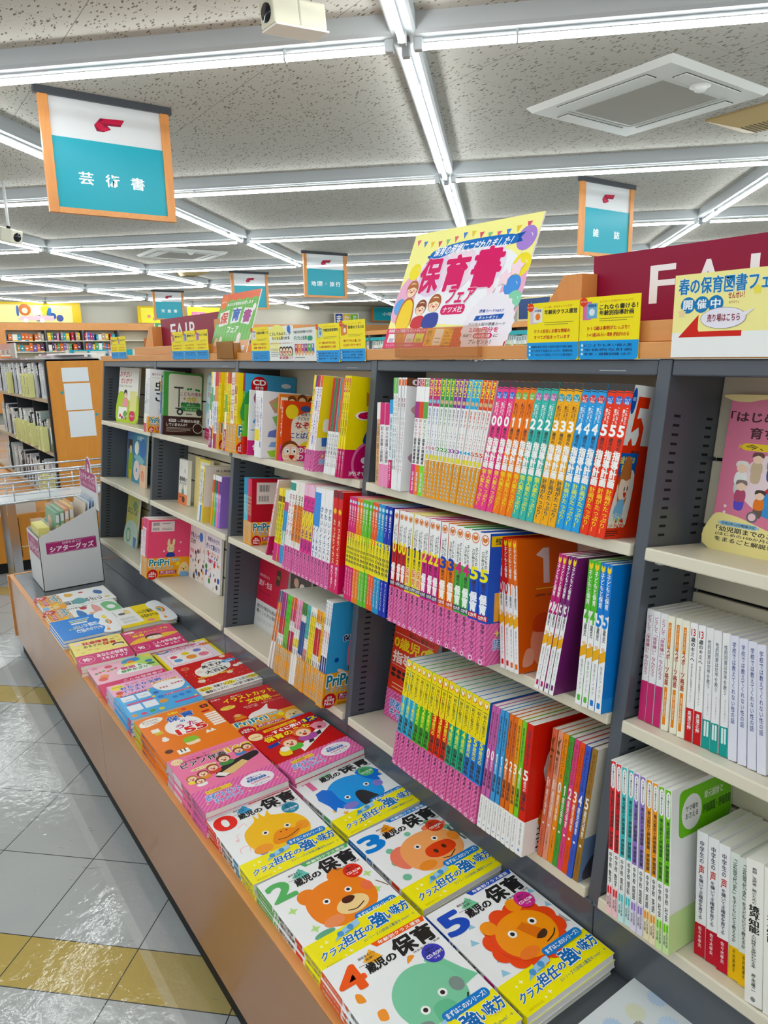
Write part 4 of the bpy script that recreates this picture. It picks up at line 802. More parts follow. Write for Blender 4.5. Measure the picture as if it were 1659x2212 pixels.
run(b34, 'individual plan books', -.058, T2, 2.716, 2.921, 2.714, 2.918, [(KO[0], 3, .95), (KO[1], 2, 1), (KO[2], 3, .95), (KO[3], 2, 1), (KO[4], 2, 1.1), (KO[5], 2, 1.1)])
def ho(n, cn, c, tc, nc, fr=()):
    dot = '#23305a' if n not in (3, 5) else '#c82a34'
    return Spec('yearly_nursery_book', '%s yearly nursery book numbered %d' % (cn, n), .291, .2, c, [('R', 0, .70, 1, 1, '#f3f3f2'), ('E', .5, .945, .4, '#e07a4a'), ('E', .5, .945, .33, '#f6efe6'), ('B', [(.25, .94), (.3, .965), (.5, .955), (.7, .965), (.75, .94), (.5, .925)], '#d8843c'), ('V', '子どもの', .52, .73, .82, .87, '#3a3a3c', .02), ('V', '力が伸びる', .18, .72, .48, .86, '#3a3a3c', .02),
        ('T', str(n), .14, .63, .86, .72, nc, .05), ('V', '歳児の', .28, .535, .72, .62, '#3a2a34', .03), ('V', '保育', .12, .385, .88, .53, tc, .05, ('#ffffff', .04)), ('R', .0, .335, 1, .375, dot), ('T', '12か月', .1, .34, .9, .37, '#ffffff', .03)], fr, pink_band(.093))
boy = [('R', 0, 0, 1, 1, '#1f62c8'), ('R', .02, .90, .9, .98, '#f2d21f'), ('T', '壁面かざり', .08, .915, .8, .965, '#3a3a3a', .02), ('E', .4, .80, .22, '#f2f2f4'), ('T', 'CD-ROM', .22, .79, .58, .825, '#d8403a', .02), ('E', .7, .45, .3, '#d8432c'), ('E', .7, .41, .2, '#f6d8bc'), ('R', .1, .18 + .15, .2, .55, '#eeb04a'), ('P', [(.15, .22), (.9, .40), (.55, .12)], '#7ac08a'), ('S', .3, .66, .08, .35, 6, '#f2d83a'), ('S', .8, .6, .06, .35, 4, '#f4f4f6'), ('B', [(.45, .3), (.5, .36), (.95, .36), (1, .24)], '#f4f4f0')]
HO = [ho(0, 'red', '#c8202c', '#fff6f0', '#f4e22c'), ho(1, 'yellow', '#f2e01f', '#e88a1f', '#23305a'), ho(2, 'magenta', '#d0308a', '#fdf3f8', '#f4e22c'), ho(3, 'orange', '#ef8a1f', '#fff6ee', '#2a4aa8'), ho(4, 'green', '#4fae4a', '#f4fbf2', '#d83a8a'), ho(5, 'royal blue', '#1f5ac0', '#f2f6fd', '#f2ea2c', boy)]
run(b34, 'yearly nursery books', -.062, T2, 2.937, 3.302, 2.931, 3.277, [(HO[0], 3, .88), (HO[1], 3, .9), (HO[2], 3, .95), (HO[3], 2, 1.15), (HO[4], 2, 1.15), (HO[5], 2, 1.35)])
def kd(n, cn, c, fr=()):
    return Spec('childcare_series_book', '%s childcare series book numbered %d' % (cn, n), .287, .2, c, [('B', [(.2, .955), (.25, .985), (.5, .97), (.75, .985), (.8, .955), (.5, .935)], '#f4d83a'), ('V', '子どもと保育', .2, .70, .8, .93, '#fbf7f2', .03), ('R', 0, 0, 1, .66, '#f3f3f3'), ('T', str(n), .15, .575, .85, .67, c, .05), ('V', '歳児', .28, .48, .72, .57, '#4a4a4e', .02), ('E', .5, .43, .3, '#f0c9a6'), ('P', [(0, .40), (1, .43), (1, .36), (0, .33)], '#f0b52c'), ('V', '保育のアイデア', .32, .1, .68, .32, '#8a8a90', 0), ('Q', .25, .03, .75, .07, .0015, c)], fr)
one = [('R', 0, 0, 1, 1, '#ea7a20'), ('P', [(.30, .88), (.42, .93), (.52, .93), (.52, .66), (.42, .66), (.42, .85)], '#f1e9e4'), ('R', .3, .615, .62, .625, '#f3d34a'), ('T', '秋葉英則', .28, .56, .45, .58, '#6a4a3a'), ('T', '白石恵理子', .48, .56, .66, .58, '#6a4a3a'), ('E', .47, .20, .28, '#f3b28c'), ('B', [(.25, .30), (.3, .42), (.6, .42), (.66, .30)], '#d8602a'), ('B', [(.06, .05), (.12, .17), (.24, .16), (.22, .06)], '#f6c3a2')]
prp = [('R', 0, 0, 1, 1, '#7b2a72'), ('E', .8, .2, .1, '#c89a4a'), ('B', [(.6, .5), (.8, .6), (1, .5), (1, .3), (.8, .25)], '#6a2462')]
blu = [('R', 0, 0, 1, 1, '#2388d6'), ('R', 0, 0, 1, .1, '#3a98de')]
run(b34, 'slim childcare series books', -.026, T2, 3.313, 3.366, 3.264, 3.319, [(kd(0, 'red', '#d8342a'), 2, 1), (kd(1, 'orange', '#ea7a20', one), 2, 1)])
run(b34, 'slim childcare series books', -.045, T2, 3.428, 3.478, 3.452, 3.498, [(kd(2, 'magenta', '#c02f80'), 2, 1), (kd(3, 'purple', '#7b2a72', prp), 2, 1)])
run(b34, 'slim childcare series books', -.03, T2, 3.521, 3.584, 3.512, 3.568, [(kd(4, 'green', '#5fbe3c'), 2, 1), (kd(5, 'blue', '#2388d6', blu), 2, 1)])
# bottom shelf
b44 = 'bottom shelf, fourth bay'
def kn(n, cn, c, tc): return Spec('planning_handbook', 'yellow-headed planning handbook with %s lower spine, numbered %d' % (cn, n), .291, .2, c, [('R', 0, .66, 1, 1, '#f6e21f'), ('E', .5, .955, .38, '#e8952c'), ('B', [(.25, .955), (.3, .98), (.5, .968), (.7, .98), (.75, .955), (.5, .937)], '#f6efdc'), ('R', .15, .90, .85, .905, '#3a3a2a'), ('V', '記入に役立つ！', .25, .68, .75, .885, '#2f2f2a', .03), ('T', str(n), .25, .60, .75, .655, '#f4ee4a', .04), ('V', '歳児の', .22, .48, .78, .595, '#f4ee4a', .03), ('V', '指導計画', .16, .33, .84, .475, '#2f2d2a', .045)], band=pink_band(.092))
KN = [kn(1, 'cyan', '#3fb6d8', 0), kn(2, 'green', '#4fb83a', 0), kn(3, 'red', '#e2451f', 0), kn(4, 'jade', '#2fb08a', 0), kn(5, 'blue', '#2f8fdc', 0)]
run(b44, 'planning handbooks by age', -.054, T3, 2.996, 3.313, 3.024, 3.321, [(k_, 3, 1) for k_ in KN])
def ym(n, cn, c, fr=(), t='保育の質が高まる！'): return Spec('guidance_book', '%s guidance book numbered %d with a white foot' % (cn, n), .29, .2, c, [('V', t, .3, .66, .7, .95, '#4a3a4a', .01), ('T', str(n), .2, .575, .8, .65, '#fbf8f2', .04), ('V', '歳児の', .3, .49, .7, .57, '#f4ecf2', .02), ('V', '指導計画', .2, .345, .8, .485, '#3a2f3a', .04)], fr, (.078, '#f2f2f2', [('V', '年間計画', .4, .3, .65, .95, '#9a9aa0', 0), ('E', .5, .15, .16, '#6f9ad0')], [('T', '豊か', .2, .5, .8, .85, '#2a2a2a', .02), ('T', '充実', .2, .1, .8, .45, '#2a2a2a', .02), ('E', .3, .92, .1, '#e08a2c')]))
capc = [('R', 0, 0, 1, 1, '#d8301f'), ('Q', .22, .36, 1.1 - .12, .93, .09, '#efeeec'), ('T', '保育', .35, .84, .85, .90, '#4a4a4a', .01), ('T', '指', .30, .62, .66, .74, '#23232a', .045), ('T', '子ども', .36, .53, .8, .57, '#c05a4a', .01), ('T', '書', .36, .44, .56, .49, '#c05a4a', .01), ('S', .3, .28, .1, .4, 7, '#e8a84a'), ('B', [(.1, .2), (.2, .27), (.5, .24), (.4, .18)], '#e8a84a')]
run(b44, 'guidance books with white feet', -.053, T3, 3.317, 3.455, 3.326, 3.446, [(ym(0, 'mauve pink', '#c86fae'), 2, 1), (ym(1, 'sky blue', '#4fa2d8'), 2, 1), (ym(2, 'orange', '#e07a2c'), 2, 1), (ym(3, 'amber', '#eeaa1f'), 1, 1), (ym(4, 'lime', '#7fcc3a'), 1, 1), (ym(5, 'thick red', '#d8301f', capc), 1, 1.5)])
def ks(n, cn, c, t='子どもとつくる', nc='#f6f3ea', fr=()): return Spec('nurture_book', '%s spine reading %s, nurture series' % (cn, n), .286, .19, c, [('V', t, .22, .66, .78, .96, '#6a4a1f' if cn != 'blue' else '#2a2a5a', .0), ('T', n, .22, .55, .78, .63, nc, .03), ('V', '歳児保育', .26, .33, .74, .54, nc, .02), ('E', .5, .27, .2, '#f3efe6'), ('V', '心が育つ', .34, .08, .62, .22, '#5a4a3a', 0)], fr)
gold = [('R', 0, .33, 1, 1, '#efeadd'), ('R', 0, 0, 1, .34, '#7a94b8'), ('B', [(.1, 0), (.2, .18), (.6, .22), (.9, .1), (.9, 0)], '#4a4a5a'), ('E', .4, .1, .14, '#e3b690')]
run(b44, 'nurture series books', -.012, T3, 3.459, 3.567, 3.462, 3.576, [(ks('新 0', 'salmon', '#e07a5a', '新'), 1, 1), (ks('新 1', 'peach', '#e9a68c', '新'), 1, 1), (ks('0', 'amber', '#f29a1f'), 1, 1), (ks('1', 'green', '#4f9e44'), 1, 1), (ks('2', 'rose pink', '#e2508a'), 1, 1), (ks('3', 'orange', '#ea601f'), 1, 1), (ks('4', 'blue', '#4666c8'), 1, 1), (ks('5', 'gold brown', '#9a7430', fr=gold), 1, 1.1)])
redf = Spec('planning_handbook', 'red', .293, .2, '#d84a34', [], [('R', 0, .95, 1, 1, '#b03a34'), ('T', '0歳児の', .04, .73, .86, .85, '#f4d42c', .035), ('T', '指導計画', .04, .58, .98, .70, '#f3e9e0', .035), ('R', .04, .875, .9, .88, '#f3d0c4'), ('R', .04, .555, .9, .56, '#f3d0c4'), ('T', '記入に役立つ！', .36, .885, .9, .93, '#3a2a2a', .02), ('E', .85, .80, .1, '#e8d23a')] + [('E', .1 + .13 * (i % 5), .50 - .05 * (i // 5), .055, '#3a2a24', .02) for i in range(10)] + [('R', .1, .36 - i * .04, .85, .37 - i * .04, '#f3c9a0') for i in range(3)],
            (.085, '#e06aa8', [], [('D', 0, 0, 1, 1, .014, .006, '#e98cbd'), ('T', 'ナツメ社保育シリーズ', .2, .76, .9, .92, '#8a3a2a', .01), ('T', '読者プレゼント', .12, .42, .98, .72, '#2f86d0', .03, ('#ffffff', .05)), ('T', 'キャンペーン', .14, .12, .9, .4, '#2f86d0', .03, ('#ffffff', .05))]))
face_out(redf, .015, 2.745, .10, T3, 'red planning handbook facing forward with pink campaign band, bottom shelf, fourth bay', lean=.06)
redm = Spec('play_life_book', 'crimson', .30, .24, '#c2304c', [], [('R', 0, 0, 1, .36, '#d8d8d8'), ('R', 0, .94, 1, 1, '#5a4a44'), ('T', '遊び・生活', .05, .56, .5, .64, '#f3e6e8', .01), ('T', '現場の問いから', .05, .68, .4, .72, '#e8b0bc'), ('R', .08, .48, .5, .488, '#8a1f38'), ('Q', .62, .66, .76, .86, .008, '#4a3a2a'), ('T', 'ずれ', .64, .74, .74, .79, '#c9a24a'), ('T', '遊びが想定を超えていく', .06, .26, .98, .31, '#4a4a4e'), ('T', '驚くことから保育は', .06, .19, .86, .24, '#4a4a4e'), ('R', .1, .12, .7, .125, '#8a8a8e'), ('R', .1, .09, .6, .095, '#8a8a8e')])
face_out(redm, .014, 1.816, .12, T3, 'crimson and grey play and life book facing forward, bottom shelf, third bay', lean=.05)
ay = Spec('photo_book', 'photo', .30, .15, '#4a3f3a', [], [('E', .3, .8, .12, '#caa890'), ('E', .6, .75, .14, '#e8d8c8'), ('E', .45, .55, .14, '#6a4a3a'), ('E', .75, .5, .12, '#c8b4a4'), ('R', 0, 0, 1, .3, '#c2304c')])
face_out(ay, .01, 2.06, .14, T3, 'dark photo book cover with children behind the thin magazines, bottom shelf, third bay')
def mg(d, segs, base='#f3f2ee', bnd=True, H=.289, fr=()): 
    s = Spec('slim_magazine', d, H, .2, base, [('R', 0, a, 1, b, c) for a, b, c in segs] + [('V', 'あそびのヒント集', .3, .36, .7, .95, '#3a3a40', .02)], fr, pri_band(.105) if bnd else None, 'magazine'); return s
run(l3, 'slim magazines with mustard bands', -.04, T3, 2.255, 2.312, 2.317, 2.347, [(mg('slim magazine with an orange upper spine and white foot', [(.35, .85, '#f08a1f'), (.85, 1, '#5a5a7a')], bnd=False), 2, 1.0), (mg('slim magazine with a mustard foot and orange lettering', [(.62, .9, '#e8702c')]), 1, .9)])
blue234 = [('R', 0, 0, 1, 1, '#47a9da'), ('B', [(.4, .35), (.38, .62), (.6, .76), (1, .72), (1, .3), (.7, .28)], '#ee93b4'), ('E', .62, .80, .22, '#f6f4f2'), ('T', '234', .46, .785, .80, .84, '#d8432c', .04), ('T', 'プラン！', .52, .745, .72, .775, '#4a4a4a', .01), ('T', '保育の', .25, .625, .62, .685, '#1f2a5a', .04, ('#ffffff', .06)), ('T', 'あそびのアイデア', .36, .88, .98, .91, '#e8a02c', .02), ('E', .5, .36, .1, '#2a2a2e'), ('E', .5, .345, .07, '#f6d2b4'), ('B', [(.4, .26), (.42, .31), (.6, .31), (.64, .26)], '#f2c83a'), ('B', [(.22, .34), (.26, .36), (.42, .30), (.4, .27)], '#f6d2b4'), ('E', .72, .55, .08, '#5aa8a8'), ('E', .18, .45, .04, '#1f5aa8')]
run(l3, 'slim magazines with mustard bands', -.045, T3, 2.312, 2.598, 2.348, 2.618, [
    (mg('slim magazine with a magenta upper spine', [(.70, 1, '#a83a8a'), (.5, .7, '#d8404a')]), 3, 1), (mg('slim magazine with a bright green spine', [(.68, 1, '#5fd03a'), (.36, .68, '#7fc04a')]), 3, 1), (mg('slim magazine with a pink and red spine', [(.72, 1, '#e2507a'), (.36, .6, '#c02a5a'), (.86, 1, '#e8702c')]), 3, 1), (mg('slim white magazine with pink lettering and no band', [(.66, 1, '#f2a8c4'), (.45, .55, '#f2e23a')], bnd=False), 3, 1), (mg('slim magazine with a navy upper spine', [(.40, .78, '#2a5a9a'), (.86, 1, '#4a8a3a')]), 3, 1), (mg('slim magazine with a teal upper spine', [(.62, 1, '#5fb8b4'), (.36, .5, '#d89a8a')]), 2, 1), (mg('slim magazine with a yellow spine', [(.36, .9, '#f4e02c')]), 3, 1), (mg('slim magazine with a red and white spine', [(.5, .8, '#d8323a'), (.86, 1, '#f2a82c')]), 3, 1), (mg('slim amber magazine', [(.45, 1, '#f4c43a')]), 2, 1)])
run(l3, 'taller thin plan books at the right end', -.05, T3, 2.599, 2.631, 2.622, 2.660, [(Spec('plan_book', 'tall white plan book with red and navy spine print', .335, .2, '#f2f3f5', [('V', 'ママパパ先生', .2, .78, .8, .98, '#2a3a6a', .03), ('V', '保育のヒント', .25, .5, .75, .72, '#c8323a', .03), ('R', .1, .32, .9, .48, '#2a3a7a')], blue234, pri_band(.11)), 3, 1)])

# --- nearest bay
b5t, b5m, b5l = 'top shelf, nearest bay', 'middle shelf, nearest bay', 'bottom shelf, nearest bay'
def fig(x, y, s, hair, top, bot): return [('B', [(x - .035 * s, y), (x - .04 * s, y + .06 * s), (x + .04 * s, y + .06 * s), (x + .035 * s, y)], bot), ('B', [(x - .045 * s, y + .055 * s), (x - .04 * s, y + .12 * s), (x + .04 * s, y + .12 * s), (x + .045 * s, y + .055 * s)], top), ('E', x, y + .15 * s, .045 * s, '#f7d9c2'), ('B', [(x - .05 * s, y + .155 * s), (x - .04 * s, y + .185 * s), (x + .04 * s, y + .185 * s), (x + .05 * s, y + .155 * s), (x, y + .17 * s)], hair)]
haj = [('B', [(0, .965), (.15, .955), (.3, .975), (.5, .99), (.7, .96), (1, .985), (1, 1.0), (0, 1.0)], '#f1dfa8'), ('B', [(.0, .0), (0, .22), (.2, .235), (.45, .19), (.7, .15), (1, .2), (1, 0)], '#f3e6a2'), ('T', '「はじめの100か月', .02, .83, 1.15 - .16, .895, '#4a2a34', .03), ('T', '育ちビジョン', .22, .73, .95, .80, '#4a2a34', .03), ('Q', .14, .655, .98, .70, .014, '#f2d43a'), ('T', '今、保育者に', .2, .662, .92, .693, '#4a3a2a', .01), ('E', .55, .46, .36, '#f3dfe4', .19), ('E', .62, .38, .2, '#d83a4a', .1), ('E', .52, .33, .15, '#4a9ad8', .08)] \
    + fig(.20, .38, 1.1, '#efe9e2', '#f0f0ee', '#d8d8dc') + fig(.33, .46, 1.0, '#6a4a44', '#cdb89c', '#cdb89c') + fig(.48, .48, 1.2, '#5a4a44', '#5aa86a', '#4a5a9a') + fig(.62, .36, 1.5, '#7a5a4a', '#e8b04a', '#e8b04a') + fig(.58, .27, 1.3, '#6a4a3a', '#8fc84a', '#f3f0e2') + fig(.22, .28, 1.0, '#8a7a78', '#b85a7a', '#6a5ac8') + fig(.40, .25, .9, '#4a3a34', '#ee8a2c', '#6a5a54') + fig(.56, .21, .75, '#f2c23a', '#f4f0e8', '#8fc48a') + [('E', .36, .245, .05, '#6a6a70'), ('E', .36, .245, .035, '#f0cfd6'), ('S', .1, .29, .02, .5, 5, '#f6e8ec'), ('S', .1, .25, .02, .5, 5, '#f6e8ec'),
        ('Q', .06, .165, .44, .195, .009, '#9cc8e0'), ('T', '令和5年12月閣議決定', .09, .171, .41, .19, '#3a4a5a', .01), ('T', '「幼児期までのこどもの育ちに', .05, .125, 1.0, .16, '#3a3a34', .02), ('T', '(はじめの100か月の育ちビジョン)', .05, .095, .95, .12, '#3a3a34', .01), ('T', 'をまるごと解説！', .05, .06, .55, .09, '#3a3a34', .02), ('Q', .58, .012, 1.0, .075, .014, '#e28aa8'), ('T', 'こどもまんなか社会', .63, .046, .98, .066, '#5a2a3a', .01), ('T', 'どんな社会？', .66, .02, .95, .04, '#5a2a3a', .01)]
face_out(Spec('vision_guidebook', 'pink', .286, .2, '#dd87a2', [], haj), .012, 3.655, .13, T1, 'pink and cream guidebook cover with drawn families, alone on top shelf, nearest bay', lean=.03)
sw = lambda d, base, foot, c, t, tc, **k: thin('school_book', d, .213, base, [(0, foot, c)], t, tc, foot + .06, .95, W=.15, **k)
run(b5m, 'school topic books', .025, T2, 3.626, 3.87, 3.614, 3.836, [(sw('white sports-dislike book with a rose foot', '#efeef0', .36, '#c83a78', 'どうして「体育嫌い」なんだろう', '#b04a74'), 3, 1.05), (Spec('school_book', 'cream sports gap book with orange stripe', .213, .15, '#f3efdf', [('R', .2, .05, .62, .38, '#ea921f'), ('R', .2, .72, .62, .94, '#ea921f'), ('V', 'スポーツ格差', .14, .4, .68, .72, '#b03a1f', .04), ('V', '子どもの', .3, .74, .54, .92, '#f7ecd0', .01), ('V', '清水紀宏', .3, .12, .54, .34, '#f7ecd0', .01)]), 3, 1.05),
    (Spec('school_book', 'white book for thirteen-year-olds with a red foot', .213, .15, '#f3f2f1', [('T', '13', .2, .89, .75, .95, '#c8323a', .02), ('V', '歳のキミへ', .22, .68, .78, .88, '#23232a', .03), ('V', '中学生生活に自信がつくヒント', .36, .33, .62, .66, '#3a3a44', 0), ('R', 0, 0, 1, .28, '#c8222c'), ('V', '高濱正伸', .25, .1, .75, .26, '#f6ecec', .03)]), 2, 1.05),
    (Spec('school_book', 'white consent book with a teal foot', .213, .15, '#ecebec', [('V', '性的同意は世界を救う', .28, .5, .72, .9, '#5a6a78', .01), ('V', '子どもの育ちに', .5, .28, .68, .46, '#9a9aa4', 0), ('R', 0, 0, 1, .24, '#1f9a94'), ('Q', .2, .1, .45, .23, .002, '#dff0ee'), ('Q', .55, .1, .8, .23, .002, '#dff0ee')]), 3, 1.05), (thin('school_book', 'pale lilac book about sex education', .213, '#e3e3ef', [], '学校では教えてくれない性の話', '#4a5a90', .3, .95, W=.15, wf=.42), 4, 1.1)])
def yama(n, cn, c, c2, fr=()): return Spec('unit_design_book', 'white and %s unit design book' % cn, .294, .2, '#f2f2f0', [('R', .06, .42, .88, .995, c), ('Q', .18, .82, .84, .985, .006, '#f4f4f2'), ('V', 'ヤマ場をおさえる', .36, .835, .66, .97, '#2a2a2a', .02), ('V', '単元設計と評価課題・評価問題', .26, .435, .78, .805, '#23302a' if n else '#5a1a1a', .035), ('V', '中学校', .26, .30, .76, .405, '#2a2a2a', .02), ('V', n if n else '数学', .26, .20, .76, .285, '#2a2a2a', .02), ('R', 0, 0, 1, .19, c2), ('Q', .12, .13, .42, .18, .002, c), ('Q', .55, .13, .85, .18, .002, c), ('V', '石井英真', .5, .04, .86, .125, '#5a5a5a', 0), ('V', '宮崎', .12, .05, .44, .11, '#5a5a5a', 0)], fr)
yfr = [('R', 0, 0, 1, .24, '#cfe8a8'), ('Q', .12, .68, .99, .97, .012, '#78c41f'), ('E', .32, .82, .16, '#f0f0ee'), ('T', 'ヤマ場を', .22, .83, .42, .865, '#3a3a3a', .01), ('T', 'おさえる', .22, .785, .42, .82, '#3a3a3a', .01), ('T', '単元設計と', .52, .86, .84, .91, '#f4f8ea', .02), ('T', '評価課題・評価問題', .5, .77, .98, .83, '#2f5a1a', .02), ('T', '中学校', .5, .5, .95, .66, '#2a2a2a', .04), ('T', '社会', .45, .32, .85, .48, '#2a2a2a', .05), ('R', .45, .10, .7, .17, '#8a8a3a'), ('T', '石井英真', .4, .25, .6, .28, '#4a4a4a')]
run(b5l, 'unit design books', -.03, T3, 3.65, 3.783, 3.617, 3.744, [(yama('数学', 'red', '#e0303c', '#f6cfd4'), 2, 1), (yama('理科', 'turquoise', '#4fc0c4', '#cdeeee'), 2, 1), (yama('国語', 'violet', '#9a82c8', '#e2dcf0'), 2, 1), (yama('英語', 'orange', '#f2a21f', '#f4e6c4'), 2, 1), (yama('社会', 'lime green', '#78c41f', '#cfeaaa', yfr), 2, 1)])
run(b5l, 'voice and history books', .02, T3, 3.80, 3.898, 3.772, 3.868, [(Spec('school_book', 'white student voices book with a crimson foot', .222, .15, '#f0f0f1', [('V', '中学生の', .3, .75, .7, .93, '#2a2f4a', .02), ('V', '声', .25, .66, .75, .735, '#c8322c', .03), ('V', 'を聴いて主権者を育てる', .3, .3, .7, .655, '#2a2f4a', .02), ('R', 0, 0, 1, .26, '#c01f3a'), ('V', '佐々木孝夫', .34, .07, .66, .24, '#f3dfe2', .02)]), 3, 1.1), (Spec('school_book', 'pale history teaching book with a yellow foot', .218, .15, '#e3e8e4', [('V', '「近現代史」', .3, .68, .7, .95, '#2a5a4a', .02), ('V', 'を子どもにどう教えるか', .3, .3, .7, .66, '#3a3a3a', .02), ('R', 0, 0, 1, .26, '#f2c41f'), ('V', '平井美津子', .4, .06, .7, .24, '#5a4a1a', .01)]), 2, .9)])
run(b5l, 'borderline intelligence books', -.005, T3, 3.905, 4.02, 3.872, 3.985, [(Spec('school_book', 'cream white parents and teachers handbook', .238, .15, '#f3f1ea', [('V', '教師、支援者、親のための', .36, .70, .62, .95, '#2a2a2a', .01), ('V', '境界知能', .2, .5, .8, .69, '#1f1f1f', .05), ('V', '人の特性と支援がわかる本', .36, .26, .64, .49, '#3a3a3a', .02), ('V', '梅永雄二', .4, .1, .64, .22, '#2a2a2a', .02), ('E', .5, .04, .14, '#8a8a8a')]), 4, 1)])

# --- farthest bay: face-out picture kits and the few titles standing at the back
def kit(base, ops, W=.2, H=.29): return Spec('theatre_kit', 'kit', H, W, base, [], ops)
face_out(kit('#6f8fc0', [('R', .1, .6, .5, .8, '#5a4a3a'), ('B', [(.2, .05), (.2, .5), (.45, .56), (.6, .4), (.55, .05)], '#a8bf3a'), ('R', .3, .0, .5, .2, '#f0d23a'), ('E', .35, .6, .12, '#f1e0a8')]), .012, .0, .135, T2, 'blue theatre kit cover with a green frog costume, middle shelf, farthest bay', lean=.02)
face_out(kit('#4f93ae', [('T', 'お誕生', .3, .84, .8, .92, '#dfeef2', .02), ('E', .3, .68, .16, '#f1efe2'), ('E', .75, .7, .22, '#3f78b8'), ('E', .35, .25, .24, '#e9dcd8'), ('E', .35, .25, .05, '#6a9ab8'), ('R', .62, .15, .92, .34, '#dfe6ea'), ('B', [(.1, .5), (.5, .55), (.9, .45), (.6, .40)], '#8fc0c8')], .24), .012, .175, .115, T2, 'teal theatre kit with a round face, middle shelf, farthest bay', lean=.02)
face_out(kit('#f0c9a8', [('E', .5, .5, .3, '#e8a07a'), ('E', .4, .7, .06, '#c8503a')], .1, .12), .01, .40, .09, T2, 'small peach card pack beside the teal kit, middle shelf, farthest bay')
face_out(kit('#d8cfd0', [('K', 'うた', .1, .7, .8, .85, '#b03a5a', .03, .1), ('E', .5, .2, .25, '#b83a5a')], .13), .012, .09, .14, T3, 'grey theatre kit with red lettering, bottom shelf, farthest bay', lean=.03)
face_out(kit('#d2d07a', [('B', [(0, 0), (0, .35), (.5, .5), (1, .4), (1, 0)], '#cfe3d8'), ('K', 'なにしてる', .1, .62, .9, .74, '#4a4a4a', .03, .1), ('E', .3, .18, .2, '#7ab08a'), ('E', .3, .18, .14, '#d7e6d2'), ('B', [(.5, .8), (.7, .9), (.9, .8), (.7, .72)], '#8fb07a'), ('R', .75, 0, 1, .2, '#4a8ac8')], .21), .012, .12, .10, T3, 'yellow and mint theatre kit cover, bottom shelf, farthest bay', lean=.06)

# ================================================================== stacks lying on the display base
W_, H_ = .237, .289
BLUE = '#1173b8'
OBI = (.262 * H_, '#f6ec00', [('V', '年齢別クラス運営の強い味方', .25, .1, .75, .95, '#2a6a9a', .0)],
       [('K', 'クラス', .06, .30, .28, .54, BLUE, .035, .12, ('#ffffff', .05)), ('K', '担任', .29, .34, .50, .66, BLUE, .04, .1, ('#ffffff', .05)), ('K', 'の', .51, .42, .59, .60, BLUE, .035, .1, ('#ffffff', .05)), ('K', '強', .60, .38, .74, .84, BLUE, .045, .08, ('#ffffff', .05)), ('K', 'い', .745, .46, .815, .72, BLUE, .04, .08, ('#ffffff', .05)), ('K', '味方', .82, .44, .985, .80, BLUE, .045, .08, ('#ffffff', .05)),
        ('P', [(.24, .66), (.42, .78), (.49, .98), (.31, .86)], '#8fc4e6'), ('P', [(.34, .70), (.52, .80), (.53, 1.0), (.36, .92)], '#a6d0ea'), ('E', .32, .80, .03, '#5a9ed0'), ('E', .43, .86, .03, '#5a9ed0'), ('R', .36, .74, .44, .77, '#5a9ed0'),
        ('T', '3シリーズの詳細は裏面をcheck！→', .44, .18, .97, .29, '#3a6a8a', .0), ('T', 'ひかりのくに', .05, .06, .2, .13, '#a89a2a', .0), ('S', .12, .74, .018, .35, 4, '#fdf8d8'), ('S', .18, .78, .024, .35, 4, '#fdf8d8'), ('S', .30, .18, .024, .35, 4, '#fdf8d8'), ('S', .24, .13, .016, .35, 4, '#fdf8d8')])
PILL = [('Q', .52, .262 - .028, .96, .262 + .042, .009, '#1c86cf'), ('P', [(.58, .25), (.66, .25), (.60, .215)], '#1c86cf'), ('T', 'まずはこの3シリーズ！', .55, .262 - .012, .93, .262 + .026, '#f4f8fb', .03)]
def age(n, cn, c, badge, acc, animal, label):
    ops = [('P', [(.46, 1), (.49, .955), (.98, .955), (1, 1)], c), ('T', '年齢別クラス運営', .52, .962, .95, .992, '#f6f6f2', .02)]
    ops += [('P', [(.31, .90), (.42, .97), (.48, .87), (.40, .85)], acc), ('T', '担任まるごと', .29, .925, .45, .945, '#3a3a3a', .02), ('T', '応援！', .34, .895, .42, .915, '#3a3a3a', .02), ('L', [(.26, .88), (.48, .87)], .004, '#5a5a5a')]
    ops += animal
    ops += [('T', n, .04, .735, .255, .925, c, .06), ('T', '歳児', .30, .795, .47, .875, '#1d1d1f', .05), ('T', 'の', .48, .80, .57, .855, '#1d1d1f', .05), ('T', '保育', .585, .79, .975, .94, '#1d1d1f', .05), ('T', '神長美津子／監修', .70, .762, .97, .78, '#5a5a5a', .0),
            ('E', .83, .695, .095, badge), ('T', '資料が', .79, .725, .87, .745, '#23303a', .01), ('T', '全部入った', .765, .70, .895, .72, '#23303a', .01), ('T', 'CD-ROM', .755, .67, .905, .695, '#f4f4f2', .03), ('T', 'つき', .80, .645, .86, .662, '#f4f4f2', .01)]
    obi = (OBI[0], OBI[1], OBI[2], OBI[3])
    sp = [('R', 0, .74, 1, 1, c), ('V', '年齢別クラス', .3, .76, .7, .97, '#f2eee8', .01), ('T', n, .15, .66, .85, .72, c, .05), ('V', '歳児の保育', .15, .42, .85, .64, '#2a2a2a', .03), ('Q', .15, .29, .85, .39, .002, badge)]
    s = Spec('class_guidebook', label, H_, W_, '#eff1f2', sp, ops, obi); s.pill = PILL; return s
def eyes(x0, y0, x1, y1, r=.035): return [('E', x0, y0, r, '#f6f6f4'), ('E', x0, y0, r * .52, '#1d1d1f'), ('E', x1, y1, r, '#f6f6f4'), ('E', x1, y1, r * .52, '#1d1d1f')]
